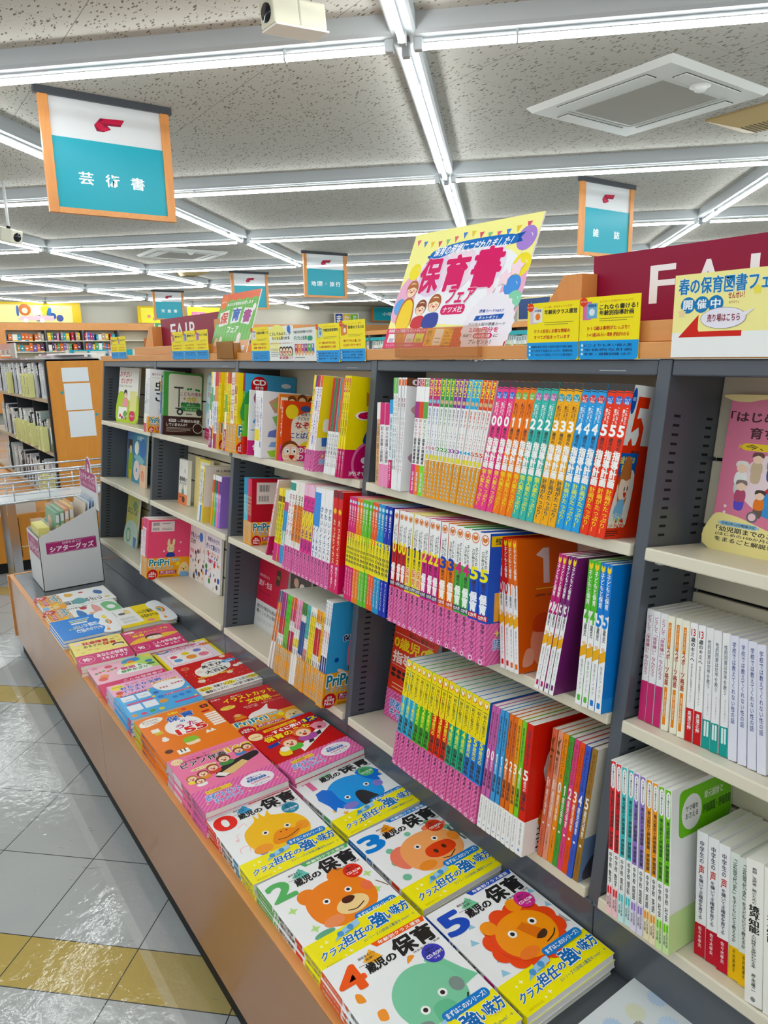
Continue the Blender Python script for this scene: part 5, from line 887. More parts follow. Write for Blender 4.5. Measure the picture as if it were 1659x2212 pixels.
duck = [('E', .14, .55, .022, '#f2cfd2'), ('W', [(.155, .55), (.165, .62), (.2, .61)], .008, '#f2cfd2'), ('W', [(.09, .38), (.11, .44), (.2, .44), (.18, .37)], .012, '#f2cfd2'), ('W', [(.86, .62), (.9, .66)], .012, '#f2cfd2'), ('W', [(.22, .70), (.3, .73), (.31, .68)], .012, '#f2cfd2'), ('E', .28, .30, .05, '#9a8ac8'),
        ('B', [(.20, .44), (.24, .60), (.40, .70), (.43, .785), (.46, .715), (.50, .79), (.53, .715), (.60, .78), (.61, .70), (.80, .62), (.88, .46), (.80, .30), (.5, .24), (.27, .30)], '#f7c62c'), ('E', .30, .33, .10, '#f2a63a', .055), ('E', .80, .42, .075, '#f2a63a', .06),
        ('B', [(.42, .33), (.48, .44), (.58, .475), (.70, .43), (.80, .43), (.72, .35), (.55, .30)], '#ef9a1c'), ('E', .56, .44, .011, '#7a4a1a'), ('E', .62, .435, .011, '#7a4a1a'), ('W', [(.48, .36), (.58, .345), (.70, .375), (.735, .39)], .01, '#3a2f1f')] + eyes(.42, .505, .66, .485)
koala = [('S', .13, .66, .035, .5, 5, '#f4c84a'), ('S', .12, .36, .035, .5, 5, '#f4c84a'), ('S', .93, .60, .04, .5, 5, '#f4c84a'), ('S', .66, .72, .03, .5, 5, '#f4c84a'), ('S', .36, .70, .03, .5, 5, '#f4c84a'), ('S', .2, .28, .04, .5, 5, '#f0b84a'),
         ('B', [(.22, .46), (.24, .64), (.40, .74), (.60, .74), (.78, .66), (.82, .48), (.76, .32), (.55, .24), (.35, .26), (.24, .34)], '#36a4ea'), ('P', [(.08, .58), (.12, .68), (.22, .70), (.30, .64), (.28, .50), (.30, .36), (.26, .40), (.22, .34), (.18, .39), (.12, .34), (.12, .45)], '#1f7ddb'), ('P', [(.70, .74), (.80, .78), (.92, .74), (.97, .64), (.93, .60), (.95, .55), (.88, .56), (.87, .49), (.80, .53), (.74, .62)], '#1f7ddb'), ('E', .32, .34, .09, '#8f86d0', .045), ('E', .80, .47, .06, '#8f86d0', .05),
         ('B', [(.46, .26), (.45, .40), (.50, .48), (.58, .47), (.64, .38), (.66, .28)], '#2f2f33')] + eyes(.37, .46, .68, .52)
bear = [('S', .18, .36, .05, .45, 4, '#b9e08a'), ('S', .12, .60, .05, .45, 4, '#b9e08a'), ('S', .92, .60, .05, .45, 4, '#b9e08a'), ('S', .88, .42, .05, .45, 4, '#b9e08a'), ('E', .22, .28, .10, '#6aa88a', .03), ('W', [(.93, .5), (.97, .44), (.99, .40)], .012, '#8a6a4a'),
        ('E', .31, .655, .10, '#f08f2c'), ('E', .68, .72, .105, '#f08f2c'), ('B', [(.22, .48), (.26, .62), (.42, .71), (.64, .71), (.82, .62), (.88, .46), (.80, .32), (.60, .25), (.38, .27), (.26, .36)], '#f2912e'), ('E', .36, .34, .10, '#f09a6a', .05), ('E', .83, .50, .055, '#f0805a', .055),
        ('E', .60, .40, .16, '#f6d9a0', .085), ('B', [(.53, .46), (.56, .49), (.63, .485), (.66, .455), (.61, .425), (.55, .43)], '#4a2418'), ('W', [(.52, .365), (.60, .345), (.70, .375)], .011, '#3a2418')] + eyes(.42, .535, .66, .545)
pig = [('E', .22, .66, .04, '#7cc0a0'), ('E', .17, .52, .045, '#7cc0a0'), ('E', .14, .34, .045, '#7cc0a0'), ('E', .92, .62, .04, '#7cc0a0'), ('E', .52, .745, .035, '#7cc0a0'), ('E', .80, .775, .035, '#7cc0a0'), ('P', [(.90, .60), (.935, .62), (.94, .56), (.955, .56), (.96, .625), (.975, .625), (.98, .56), (1 - .005, .555), (.985, .50), (.955, .48), (.965, .40), (.94, .40), (.93, .48), (.905, .52)], '#5a6a66'),
       ('B', [(.68, .72), (.80, .75), (.92, .70), (.97, .735 - .03), (.90, .63), (.76, .62)], '#ee8a72'), ('B', [(.14, .52), (.20, .63), (.33, .66), (.42, .58), (.36, .46), (.22, .40)], '#ee8a72'),
       ('B', [(.25, .46), (.30, .61), (.46, .695), (.68, .70), (.86, .62), (.92, .48), (.86, .34), (.66, .26), (.42, .27), (.29, .35)], '#f6b071'), ('E', .40, .345, .10, '#f09a3c', .05), ('E', .88, .50, .06, '#f09a3c', .06),
       ('B', [(.48, .42), (.52, .50), (.66, .52), (.80, .49), (.82, .41), (.74, .365), (.58, .36)], '#e2521f'), ('E', .59, .435, .024, '#4a2a1a', .026), ('E', .70, .445, .024, '#4a2a1a', .026), ('L', [(.58, .335), (.66, .315), (.76, .36)], .011, '#4a2a1a')] + eyes(.48, .565, .70, .565)
lion = [('P', [(.10, .60), (.14, .65), (.18, .59)], '#9ccade'), ('P', [(.16, .40), (.2, .45), (.24, .39)], '#9ccade'), ('P', [(.2, .72), (.24, .77), (.27, .71)], '#9ccade'), ('P', [(.92, .72), (.96, .77), (.99, .71)], '#9ccade'), ('P', [(.93, .56), (.97, .60), (.99, .54)], '#9ccade'), ('P', [(.1, .3), (.14, .35), (.18, .29)], '#9ccade'), ('P', [(.90, .40), (.96, .46), (.98, .36)], '#a9aeb0')]
lion += [('E', .56 + .30 * math.cos(a), .47 + .205 * math.sin(a), .095, '#ee5a24') for a in [k * 2 * math.pi / 12 + .2 for k in range(12)]] + [('E', .56, .47, .31, '#ee5a24', .22), ('E', .34, .645, .075, '#f7a021'), ('E', .70, .70, .075, '#f7a021'), ('E', .57, .46, .285, '#f7a11d', .20), ('E', .44, .33, .1, '#f28a3a', .045),
         ('P', [(.53, .53), (.62, .55), (.72, .41), (.66, .37), (.60, .38)], '#e07d18'), ('B', [(.60, .385), (.64, .41), (.72, .42), (.72, .385), (.66, .362)], '#3f2a1a'), ('W', [(.64, .325), (.74, .345), (.80, .38)], .011, '#3f2a1a')] + eyes(.46, .51, .70, .515, .04)
eleph = [('B', [(.08, .66), (.10, .72), (.14, .70), (.14, .64)], '#f2a03a'), ('B', [(.14, .48), (.16, .54), (.22, .53), (.2, .46)], '#f2a03a'), ('B', [(.86, .84), (.90, .89), (.96, .86)], '#f2a03a'), ('B', [(.60, .72), (.64, .77), (.69, .75)], '#f2a03a'), ('B', [(.12, .30), (.2, .33), (.26, .30), (.2, .27)], '#f2a03a'),
         ('P', [(.14, .44), (.28, .36), (.40, .42), (.40, .26), (.24, .20), (.17, .30)], '#7fc7a2'), ('P', [(.72, .68), (.80, .74), (.93, .50), (1.0, .40), (.84, .38), (.78, .46)], '#7fc7a2'), ('B', [(.28, .42), (.32, .58), (.48, .68), (.66, .68), (.82, .58), (.86, .40), (.76, .24), (.55, .18), (.38, .22)], '#84caa6'), ('B', [(.50, .05), (.50, .32), (.56, .38), (.66, .36), (.70, .26), (.66, .05)], '#6dbc94'),
         ('E', .36, .28, .09, '#7f8f8a', .045), ('E', .80, .42, .06, '#7f8f8a', .055), ('W', [(.68, .26), (.76, .28), (.82, .33)], .014, '#23302a')] + eyes(.46, .38, .66, .42, .038)
AGE = [age('0', 'red', '#e8321f', '#2f8fae', '#4ab0e0', duck, 'white class guidebook numbered 0 with a yellow duck face'), age('1', 'pink', '#e27ba6', '#5fb87a', '#7fcf9a', koala, 'white class guidebook numbered 1 with a blue koala face'), age('2', 'green', '#5fb36a', '#e2401f', '#6fc4b4', bear, 'white class guidebook numbered 2 with an orange bear face'),
       age('3', 'blue', '#1f8ad8', '#e2501f', '#f0a21f', pig, 'white class guidebook numbered 3 with a pink pig face'), age('4', 'orange', '#f26a1f', '#4a4ab8', '#f2b43a', eleph, 'white class guidebook numbered 4 with a green elephant face'), age('5', 'navy', '#2a5ac0', '#d83a9a', '#7fc8a0', lion, 'white class guidebook numbered 5 with an orange lion face')]
for a in AGE: a.front += []
for a in AGE: a.band = (a.band[0] + .042 * H_ * 0, a.band[1], a.band[2], a.band[3])
# the blue speech pill is printed on the band's upper flap: draw it on the cover and let the band's top carry it
for a in AGE: a.front += PILL
gA = 'class guidebooks stacked on the display base'
for sp, n, t, x, y, rot in ((AGE[0], 3, .0152, 2.778, -.609, .01), (AGE[1], 3, .0142, 2.765, -.362, -.035), (AGE[2], 3, .0145, 3.070, -.607, .0), (AGE[3], 3, .0140, 3.058, -.357, -.005), (AGE[4], 4, .0138, 3.362, -.613, .025), (AGE[5], 3, .0158, 3.367, -.366, .012)):
    stack(sp, n, t, x, y, rot, 0, sp.desc, gA)
# campaign-banded song books
CB = lambda h: (h * H_, '#df6ba8', [('D', 0, 0, 1, 1, .011, .0045, '#e98cbd'), ('V', '読者プレゼント', .2, .2, .8, .9, '#5a3a54', .0)], [('D', 0, 0, 1, 1, .014, .006, '#e98cbd'), ('E', .72, .58, .20, '#f1ecf1', .33), ('T', '図書カード', .62, .68, .80, .78, '#2a5aa8', .01), ('Q', .60, .55, .83, .66, .002, '#2a6ab0'), ('T', 'ネットギフト', .62, .565, .81, .645, '#ffffff', .0), ('T', '2,000円分を', .62, .42, .86, .52, '#c03a7a', .02), ('T', 'プレゼント！', .64, .30, .82, .38, '#3a5a8a', .01), ('R', .14, .70, .44, .86, '#f6d84a'), ('T', 'ナツメ社保育シリーズ', .15, .72, .43, .83, '#8a3a2a', .0), ('K', '読者プレゼント', .10, .40, .50, .66, '#2f86d0', .03, .05, ('#ffffff', .06)), ('K', 'キャンペーン', .16, .16, .50, .38, '#2f86d0', .03, .05, ('#ffffff', .06)), ('S', .08, .3, .02, .4, 4, '#fbe27a'), ('S', .92, .3, .02, .4, 4, '#fbe27a'), ('S', .55, .2, .02, .4, 4, '#fbe27a')])
def kid(x, y, s, hair, top, op=True): return [('B', [(x - .05 * s, y - .06 * s), (x - .06 * s, y - .01 * s), (x + .06 * s, y - .01 * s), (x + .05 * s, y - .06 * s)], top), ('E', x, y + .035 * s, .065 * s, hair), ('E', x, y + .02 * s, .05 * s, '#f8d8bc'), ('E', x - .018 * s, y + .025 * s, .008 * s, '#3a2a20'), ('E', x + .018 * s, y + .025 * s, .008 * s, '#3a2a20'), ('E', x, y + .003 * s, .016 * s, '#c8403a')]
piano = [('R', 0, 0, 1, 1, '#ef87ae'), ('E', .10, .93, .07, '#f4dfae'), ('T', 'とくせん', .05, .92, .15, .94, '#c03a3a', .01), ('T', 'だれでも弾ける！', .12, .865, .48, .905, '#4a2a3a', .02), ('T', '保育のうた', .52, .875, .80, .915, '#f2d23a', .02, ('#8a4a5a', .02)), ('T', 'ピアノ伴奏', .10, .775, .66, .86, '#2a2426', .04, ('#f8eef2', .05)), ('T', '160', .68, .79, .99, .88, '#f2c21f', .05, ('#ffffff', .05)), ('T', 'やさしく弾けてカッコいい', .22, .925, .80, .945, '#a03a6a', .0), ('E', .32, .70, .16, '#f4dfae', .028), ('T', '弾きうたいに', .20, .69, .44, .71, '#a05a3a', .0),
         ('B', [(.36, .48), (.50, .60), (.78, .66), (.96, .68), (.97, .60), (.80, .54), (.62, .46), (.44, .42)], '#241f22'), ('P', [(.44, .50), (.76, .60), (.80, .53), (.56, .43), (.44, .44)], '#e2c58a'), ('P', [(.36, .49), (.42, .52), (.52, .45), (.46, .42)], '#f1eee8')] + kid(.58, .68, 1.3, '#6a3a24', '#4a8a4a') + kid(.40, .60, 1.1, '#a0522d', '#d8503a') + kid(.26, .56, 1.0, '#8a3a2a', '#e8a03a') + kid(.12, .54, 1.0, '#c07a3a', '#f2e04a') + kid(.80, .74, 1.0, '#8a4a2a', '#5a8ac8') + kid(.92, .76, 1.0, '#6a3a24', '#d86a3a') + kid(.18, .46, .9, '#7a4a2a', '#f1f1f0')
stack(Spec('song_book', 'pink piano accompaniment song book', H_, W_, '#ef87ae', [('R', 0, .85, 1, 1, '#c8c0c8'), ('Q', .15, .60, .85, .82, .003, '#e6dfe4'), ('V', 'ピアノ伴奏', .2, .38, .8, .58, '#4a2a3a', .02)], piano, CB(.34)), 4, .0175, 2.503, -.610, .005, 0, 'pink piano accompaniment song book with striped campaign band', 'song books stacked on the display base')
sbk = [('R', 0, 0, 1, 1, '#c8141f'), ('E', .10, .90, .09, '#f4dfae'), ('T', 'CD付き', .04, .885, .16, .91, '#c03a3a', .01), ('R', .24, .915, .72, .965, '#f2c21f'), ('T', '定番曲から新しい曲まで', .27, .925, .69, .955, '#8a1a1a', .0), ('T', 'シンプル！', .12, .815, .30, .85, '#f6ecec', .01), ('T', 'すぐに弾ける', .32, .825, .82, .895, '#f6f3f0', .04), ('T', '保育のうた', .14, .715, .80, .81, '#f6e22c', .045, ('#8a0a14', .03)), ('E', .88, .86, .12, '#1f2f8a', .055), ('T', '12', .79, .84, .97, .90, '#f6e22c', .05), ('T', 'か月', .84, .815, .92, .835, '#f6e22c', .02), ('P', [(.10, .66), (.42, .69), (.42, .635), (.10, .60)], '#1f3f9a'), ('T', '165曲', .26, .625, .41, .675, '#f6e22c', .04), ('P', [(.40, .34), (.40, .44), (1, .74), (1, .62)], '#f4f1ee'), ('P', [(.55, .44), (.58, .50), (.66, .52), (.63, .45)], '#222024'), ('P', [(.72, .52), (.75, .58), (.83, .60), (.80, .53)], '#222024')] + kid(.62, .62, 1.9, '#e8823a', '#b05aa8') + kid(.36, .53, 1.7, '#d8543a', '#5ab84a') + [('E', .88, .68, .10, '#f0a0b4'), ('E', .86, .65, .03, '#7a2a3a'), ('E', .80, .72, .03, '#f0a0b4'), ('B', [(.14, .40), (.16, .5), (.28, .50), (.26, .38)], '#f4d62c'), ('E', .24, .50, .06, '#f1efe8')]
stack(Spec('song_book', 'red', H_, W_, '#c8141f', [('V', '保育のうた12か月', .2, .3, .8, .9, '#f6e6d0', .03)], sbk, CB(.31)), 4, .0183, 2.512, -.376, -.05, 0, 'red twelve-month song book with striped campaign band', 'song books stacked on the display base')
s155 = [('R', 0, 0, 1, 1, '#ee8a14'), ('B', [(.02, .82), (.04, .90), (.14, .95), (.26, .95), (.34, .90), (.30, .84), (.18, .80), (.08, .79)], '#f4efe8'), ('T', '園の先生厳選！', .07, .895, .28, .92, '#6a3a2a', .0), ('T', 'カンタンキレイな', .07, .86, .28, .885, '#6a3a2a', .0), ('T', 'ピアノ伴奏譜', .09, .825, .25, .85, '#6a3a2a', .0), ('E', .50, .60, .24, '#f0eeec'), ('T', '保', .36, .74, .52, .86, '#1f6ac0', .05, ('#ffffff', .03)), ('T', '育', .56, .76, .73, .88, '#1f6ac0', .05, ('#ffffff', .03)), ('T', 'の', .50, .675, .56, .72, '#1f6ac0', .05), ('T', 'う', .40, .55, .50, .64, '#c83a8a', .04), ('T', 'た', .56, .56, .67, .65, '#c83a8a', .04), ('T', '155', .36, .42, .74, .54, '#d8201f', .05, ('#ffffff', .04)),
        ('P', [(.42, .91), (.44, .96), (.47, .93), (.50, .97), (.53, .93), (.56, .95), (.56, .90)], '#f4d21f'), ('E', .66, .95, .035, '#e2504a'), ('Q', .86, .84, .97, .92, .006, '#2a2420'), ('E', .915, .88, .03, '#e23a2a'), ('E', .18, .42, .045, '#f2efe8'), ('E', .18, .46, .03, '#f2efe8'), ('E', .12, .18, .05, '#5a2f1f'), ('B', [(.38, .18), (.37, .26), (.50, .28), (.53, .19)], '#f4ddc0'), ('B', [(.36, .24), (.38, .33), (.51, .33), (.54, .25)], '#8fc03a'), ('P', [(.66, .30), (.70, .37), (.74, .30)], '#f0eee6'), ('P', [(.72, .30), (.76, .37), (.80, .30)], '#f0eee6'), ('P', [(.20, .06), (.34, .06), (.34, .15), (.20, .15)], '#f2f0ea'), ('R', .24, .09, .255, .15, '#222222'), ('R', .285, .09, .30, .15, '#222222'), ('R', .10, .62, .20, .70, '#f0ede4'), ('R', .12, .56, .22, .62, '#d8c21f'), ('E', .88, .76, .06, '#c8201f', .025)] + [('Q', .82, .66 - .052 * i, .99, .70 - .052 * i, .004, '#f1efe8') for i in range(6)]
stack(Spec('song_book', 'orange', .295, W_, '#ee8a14', [('R', 0, .76, 1, 1, '#b8c23a'), ('V', '保育のうた１５５', .15, .32, .85, .74, '#2a3a6a', .03)], s155), 4, .0172, 2.21, -.612, .0, 0, 'orange song book with 155 on a white circle', 'song books stacked on the display base')
ira = [('R', 0, 0, 1, 1, '#c81f30'), ('T', 'PriPri', .02, .93, .15, .965, '#f4e6e6', .03), ('K', 'イラストカット', .16, .79, .92, .895, '#f6e22c', .04, .0), ('T', '&', .36, .73, .41, .77, '#f6e22c', .03), ('K', '文例集', .44, .64, .80, .755, '#f6e22c', .045, .0), ('E', .15, .68, .11, '#f4e06a', .05), ('T', 'CD-ROM', .07, .69, .23, .71, '#c8601f', .02), ('T', 'つき', .11, .65, .19, .675, '#c8601f', .02), ('T', '毎日届く！', .30, .91, .46, .94, '#f6e6e6', .02), ('T', 'おたよりには', .34, .57, .54, .605, '#f6e6e6', .01), ('T', 'この一冊！', .36, .53, .54, .56, '#f6e6e6', .01), ('T', '1126点', .80, .63, .97, .67, '#f6d83a', .03), ('T', '960点', .66, .60, .78, .63, '#f6d83a', .03), ('T', '文例テンプレート17点', .60, .55, .97, .58, '#f6e6e6', .01), ('E', .18, .42, .07, '#c07a3a'), ('E', .18, .44, .045, '#e8b87a'), ('B', [(.10, .34), (.14, .40), (.24, .40), (.27, .34)], '#e08a2c'), ('B', [(.30, .30), (.36, .40), (.52, .44), (.66, .52), (.62, .40), (.70, .30)], '#f0e9e6'), ('S', .92, .78, .04, .4, 6, '#f6c83a')]
stack(Spec('illustration_book', 'red', H_, W_, '#c81f30', [('V', 'イラストカット文例集', .2, .3, .8, .95, '#f6e8c0', .02)], ira, pri_band(.30 * H_)), 2, .0165, 2.147, -.342, .05, 0, 'red illustration and phrase book with a mustard band', 'activity books stacked on the display base')
aso = [('R', 0, 0, 1, 1, '#cf1418')] + [('E', .05 + .9 * random.random(), .3 + .68 * random.random(), .008, '#f2d8d4') for _ in range(26)] + [('E', .13, .86, .07, '#cf1418'), ('E', .13, .86, .06, '#f2c9a0'), ('E', .13, .86, .05, '#cf1418'), ('T', '保育力', .09, .85, .17, .875, '#f6d8b0', .01), ('B', [(.20, .62), (.24, .74), (.36, .80), (.44, .90), (.62, .92), (.76, .84), (.80, .70), (.74, .58), (.60, .52), (.40, .46), (.26, .50)], '#f3f2ee'), ('T', '0〜5歳児の', .44, .845, .66, .875, '#2a2a6a', .02), ('T', 'あそび', .36, .73, .70, .82, '#1f1f22', .045), ('T', 'なんでも', .42, .665, .66, .715, '#1f1f22', .02), ('T', '大百科', .34, .545, .70, .645, '#1f1f22', .04), ('E', .82, .78, .12, '#2f9ad8', .055), ('T', '304', .76, .745, .88, .785, '#f6f3e0', .04), ('T', '遊びアイデア', .74, .795, .90, .815, '#f6f3e0', .0), ('K', '室内/園外あそび・集団あそび', .16, .46, .74, .505, '#f6e22c', .03, .0), ('E', .18, .40, .06, '#f1d8c4'), ('E', .66, .44, .05, '#f1d8c4'), ('E', .84, .58, .05, '#f1e6dc'), ('E', .92, .60, .05, '#f1e6dc'), ('E', .28, .66, .05, '#f3dcc8'), ('B', [(.70, .92), (.74, .99), (.90, .99), (.92, .90)], '#d8432c'), ('E', .80, .95, .05, '#f3dcc8')]
stack(Spec('activity_book', 'red', .296, W_, '#cf1418', [('V', 'あそび大百科', .2, .3, .8, .9, '#f6e8d0', .02)], aso, (.245 * .296, '#f3f1ec', [], [('E', .12, .66, .1, '#f6e04a', .2), ('E', .5, .66, .1, '#f6e04a', .2), ('E', .88, .66, .1, '#f6e04a', .2), ('T', 'ねらい、年齢アレンジ、ことばかけなど', .05, .52, .95, .82, '#1f1f22', .02), ('T', '情報たっぷり！“10の姿”の解説つき', .08, .14, .95, .42, '#1f1f22', .02)])), 3, .0138, 1.832, -.352, .0, 0, 'red play encyclopedia with a white cloud title and white band', 'activity books stacked on the display base')
ota = [('R', 0, 0, 1, 1, '#5ab2e6'), ('R', 0, .66, 1, 1, '#e9b6d2'), ('E', .12, .90, .09, '#f4e04a'), ('T', 'CD-ROM', .05, .90, .19, .925, '#4a7a2a', .01), ('T', 'もっと', .24, .895, .42, .945, '#d83a8a', .03), ('T', 'そのまま使える！', .46, .90, .96, .945, '#d83a8a', .0), ('T', 'おたより文例', .14, .80, .72, .88, '#1f5ac0', .045, ('#f4eef6', .04)), ('T', 'イラスト', .14, .70, .46, .775, '#1f5ac0', .045, ('#f4eef6', .04)), ('E', .10, .74, .05, '#d8503a'), ('E', .08, .66, .05, '#e89a3a'), ('R', .56, .735, .94, .79, '#f6e9b0'), ('T', '囲みイラスト文例', .58, .74, .92, .785, '#d8402c', .02), ('B', [(.56, .72), (.90, .73), (.98, .60), (.86, .46), (.62, .50)], '#f1f2f4'), ('T', '743', .60, .56, .72, .60, '#c8303a', .03), ('T', '2392', .78, .60, .96, .64, '#c8303a', .03), ('R', .08, .62, .44, .66, '#d8508a'), ('T', '季節のイラスト', .1, .625, .42, .655, '#ffffff', .0), ('R', .06, .46, .24, .60, '#e9eef4'), ('R', .27, .46, .45, .60, '#e9eef4'), ('R', .10, .50, .2, .51, '#9ab0c8'), ('R', .30, .52, .42, .53, '#9ab0c8'), ('R', .08, .36, .44, .40, '#d8508a'), ('R', .06, .18, .24, .34, '#e9eef4'), ('R', .27, .18, .45, .34, '#e9eef4'), ('E', .46, .42, .025, '#f4d83a'), ('E', .46, .62, .025, '#f4d83a'), ('R', .60, .36, .98, .40, '#d8508a'), ('T', 'ワンポイントイラスト', .62, .365, .96, .395, '#ffffff', .0), ('E', .52, .5, .04, '#4a6ac0'), ('E', .54, .36, .05, '#3a8ad8'), ('E', .53, .24, .06, '#e0a04a'), ('R', .64, .10, .98, .14, '#d8508a'), ('E', .7, .26, .04, '#3a8ad8'), ('E', .8, .27, .04, '#3a8ad8'), ('E', .9, .28, .04, '#3a8ad8'), ('E', .08, .08, .04, '#e0a04a'), ('E', .2, .07, .04, '#d8507a'), ('E', .32, .08, .04, '#4aa04a'), ('E', .44, .07, .04, '#e0d04a'), ('E', .98 - .03, .42, .02, '#f4d83a'), ('E', .98 - .03, .16, .02, '#f4d83a')]
stack(Spec('illustration_book', 'blue', .292, .245, '#5ab2e6', [('R', 0, .7, 1, 1, '#c8c4d8'), ('R', 0, 0, 1, .12, '#c84a7a'), ('V', 'おたより文例イラスト', .2, .2, .8, .9, '#f1f1f6', .02)], ota), 4, .0148, 1.885, -.609, .012, 0, 'pink and blue newsletter phrases and illustration book', 'activity books stacked on the display base')
kab = [('R', 0, 0, 1, 1, '#eec0d0'), ('P', [(.45, .55), (.55, 1), (1, 1), (1, .5)], '#b9dc7a'), ('P', [(.80, 1), (1, 1), (1, .82)], '#e9e06a'), ('B', [(.5, .86), (.6, .96), (.76, .96), (.8, .86), (.66, .82)], '#4a9ad8')] + [('E', .08 + .06 * i, .72 + .02 * (i % 3), .028, c) for i, c in enumerate(['#3f8a3a', '#d8432c', '#4aa04a', '#e2702c', '#3f8a3a', '#d8504a'])] + [('E', .10, .90, .05, '#e89ab0'), ('E', .30, .86, .06, '#d8506a'), ('E', .64, .84, .06, '#e8903a'), ('E', .16, .58, .07, '#ee9a5a'), ('E', .12, .50, .07, '#e86a5a'), ('B', [(.38, .52), (.40, .66), (.62, .78), (.80, .66), (.86, .5)], '#f0f2ee'), ('T', '壁面', .44, .635, .66, .72, '#d83a7a', .05), ('T', '&', .70, .65, .76, .70, '#4a9a3a', .03), ('T', '部屋かざり', .42, .54, .82, .62, '#3f9a4a', .05), ('E', .62, .77, .12, '#f4e84a', .035), ('E', .90, .74, .06, '#4a8ab8'), ('E', .90, .64, .07, '#3a7a4a', .035)]
stack(Spec('decoration_book', 'pink', .285, .24, '#eec0d0', [('V', '壁面＆部屋かざり', .2, .3, .8, .9, '#5a3a4a', .02)], kab, (.36 * .285, '#d8246f', [], [('T', 'こんな保育者が', .36, .70, .96, .90, '#f6dfea', .02)])), 3, .0102, 1.604, -.612, .015, 0, 'pink wall and room decoration book with a rose band', 'activity books stacked on the display base')
tan = [('R', 0, 0, 1, 1, '#f2e02c'), ('R', .05, .04, .95, .92, '#efe2ea'), ('E', .16, .84, .12, '#4a8ad8', .08), ('E', .16, .84, .07, '#f6d8b0', .045), ('E', .72, .95, .08, '#2f2624', .04), ('E', .72, .94, .055, '#f6dcc4', .035), ('T', 'わくわくキュートな', .28, .90, .62, .925, '#5a6a7a', .0), ('T', 'お誕生表', .28, .80, .78, .875, '#d85aa0', .04), ('T', '&', .81, .82, .86, .86, '#d85aa0', .03), ('T', 'バースデーグッズ', .26, .72, .88, .785, '#d85aa0', .03), ('E', .90, .76, .10, '#e8602c', .05), ('T', '110', .84, .74, .96, .775, '#f6e22c', .03), ('Q', .12, .2, .85, .66, .01, '#f4c9d8'), ('Q', .14, .22, .83, .64, .01, '#f3eef0'), ('E', .24, .52, .06, '#d8506a'), ('E', .46, .56, .07, '#f2d83a'), ('E', .68, .58, .07, '#7a8ac8'), ('E', .26, .36, .07, '#5aa8d8'), ('E', .50, .38, .09, '#f0a03a'), ('E', .72, .38, .09, '#f08aa4')]
stack(Spec('decoration_book', 'yellow', .25, .232, '#f2e02c', [('V', 'お誕生表グッズ', .2, .3, .8, .9, '#8a5a2a', .02)], tan), 2, .011, 1.578, -.360, -.01, 0, 'yellow-edged birthday chart craft book with cakes', 'activity books stacked on the display base')
hat = [('R', 0, 0, 1, 1, '#f1e488'), ('T', '発達障害', .22, .78, .72, .90, '#c8281f', .05, ('#f8f2d0', .03)), ('T', 'が', .76, .80, .84, .86, '#5a3a2a', .02), ('T', 'ある子の', .22, .66, .56, .755, '#3a3a4a', .03), ('T', '保育', .58, .65, .84, .765, '#c8281f', .05), ('B', [(.06, .86), (.1, .92), (.2, .92), (.2, .84)], '#f2dbe2')] + [('E', x, y, .045, '#e8cf7a') for x, y in ((.1, .66), (.3, .57), (.44, .54), (.9, .88), (.92, .74), (.16, .5))] + [('E', .85, .58, .12, '#3a2420', .06), ('E', .85, .55, .09, '#f6e2cc', .045)]
BN = lambda h, H: (h * H, '#d0347a', [('V', '売れてます', .2, .2, .8, .9, '#f6dfea', .0)], [('E', .16, .5, .15, '#f0a4c8', .34), ('E', .16, .5, .135, '#d0347a', .31), ('T', '90', .09, .34, .20, .66, '#fbeef4', .05), ('T', '%', .21, .44, .25, .58, '#fbeef4', .02), ('T', 'あなたの保育を', .36, .52, .94, .84, '#fbeef4', .04), ('T', 'スキルアップ', .40, .16, .90, .46, '#fbeef4', .04)])
stack(Spec('study_book', 'pale yellow', .275, .202, '#f1e488', [('V', '発達障害の保育', .2, .35, .8, .9, '#8a4a2a', .02)], hat, BN(.40, .275)), 3, .0138, 1.333, -.614, .06, 0, 'pale yellow developmental support book with a rose band', 'study books stacked on the display base')
inc = [('R', 0, 0, 1, 1, '#dd5a84'), ('B', [(.05, .90), (.08, .95), (.22, .95), (.22, .89)], '#f6e6ec'), ('T', 'インクルーシブな', .10, .79, .90, .885, '#f6dc3a', .045), ('T', '気になる子', .3, .92, .7, .95, '#5a2a3a', .01), ('T', '保育', .14, .66, .38, .77, '#f6dc3a', .045), ('R', .42, .73, .85, .735, '#f6d4de'), ('R', .42, .70, .80, .705, '#f6d4de'), ('B', [(.0, .40), (.2, .58), (.5, .62), (.9, .60), (1, .52), (.7, .44), (.3, .40)], '#f2c84a'), ('E', .52, .56, .17, '#2f1f1e', .11), ('B', [(.38, .50), (.42, .58), (.62, .58), (.68, .50), (.54, .43)], '#f7ead8'), ('E', .48, .52, .012, '#3a2a24'), ('E', .58, .525, .012, '#3a2a24')]
BN2 = (.36 * .262, '#cf2f74', BN(.4, .262)[2], [('E', .17, .5, .15, '#f0a4c8', .34), ('E', .17, .5, .135, '#cf2f74', .31), ('T', '90', .10, .34, .21, .66, '#fbeef4', .05), ('T', 'こんな保育書が', .40, .54, .96, .86, '#fbeef4', .04), ('T', '欲しかった！！', .40, .16, .96, .46, '#fbeef4', .04)])
stack(Spec('study_book', 'pink', .262, .208, '#dd5a84', [('V', 'インクルーシブ保育', .2, .35, .8, .9, '#f6e6ec', .02)], inc, BN2), 3, .0135, 1.348, -.408, .05, 0, 'pink inclusive nursery book showing a yellow-armed child', 'study books stacked on the display base')
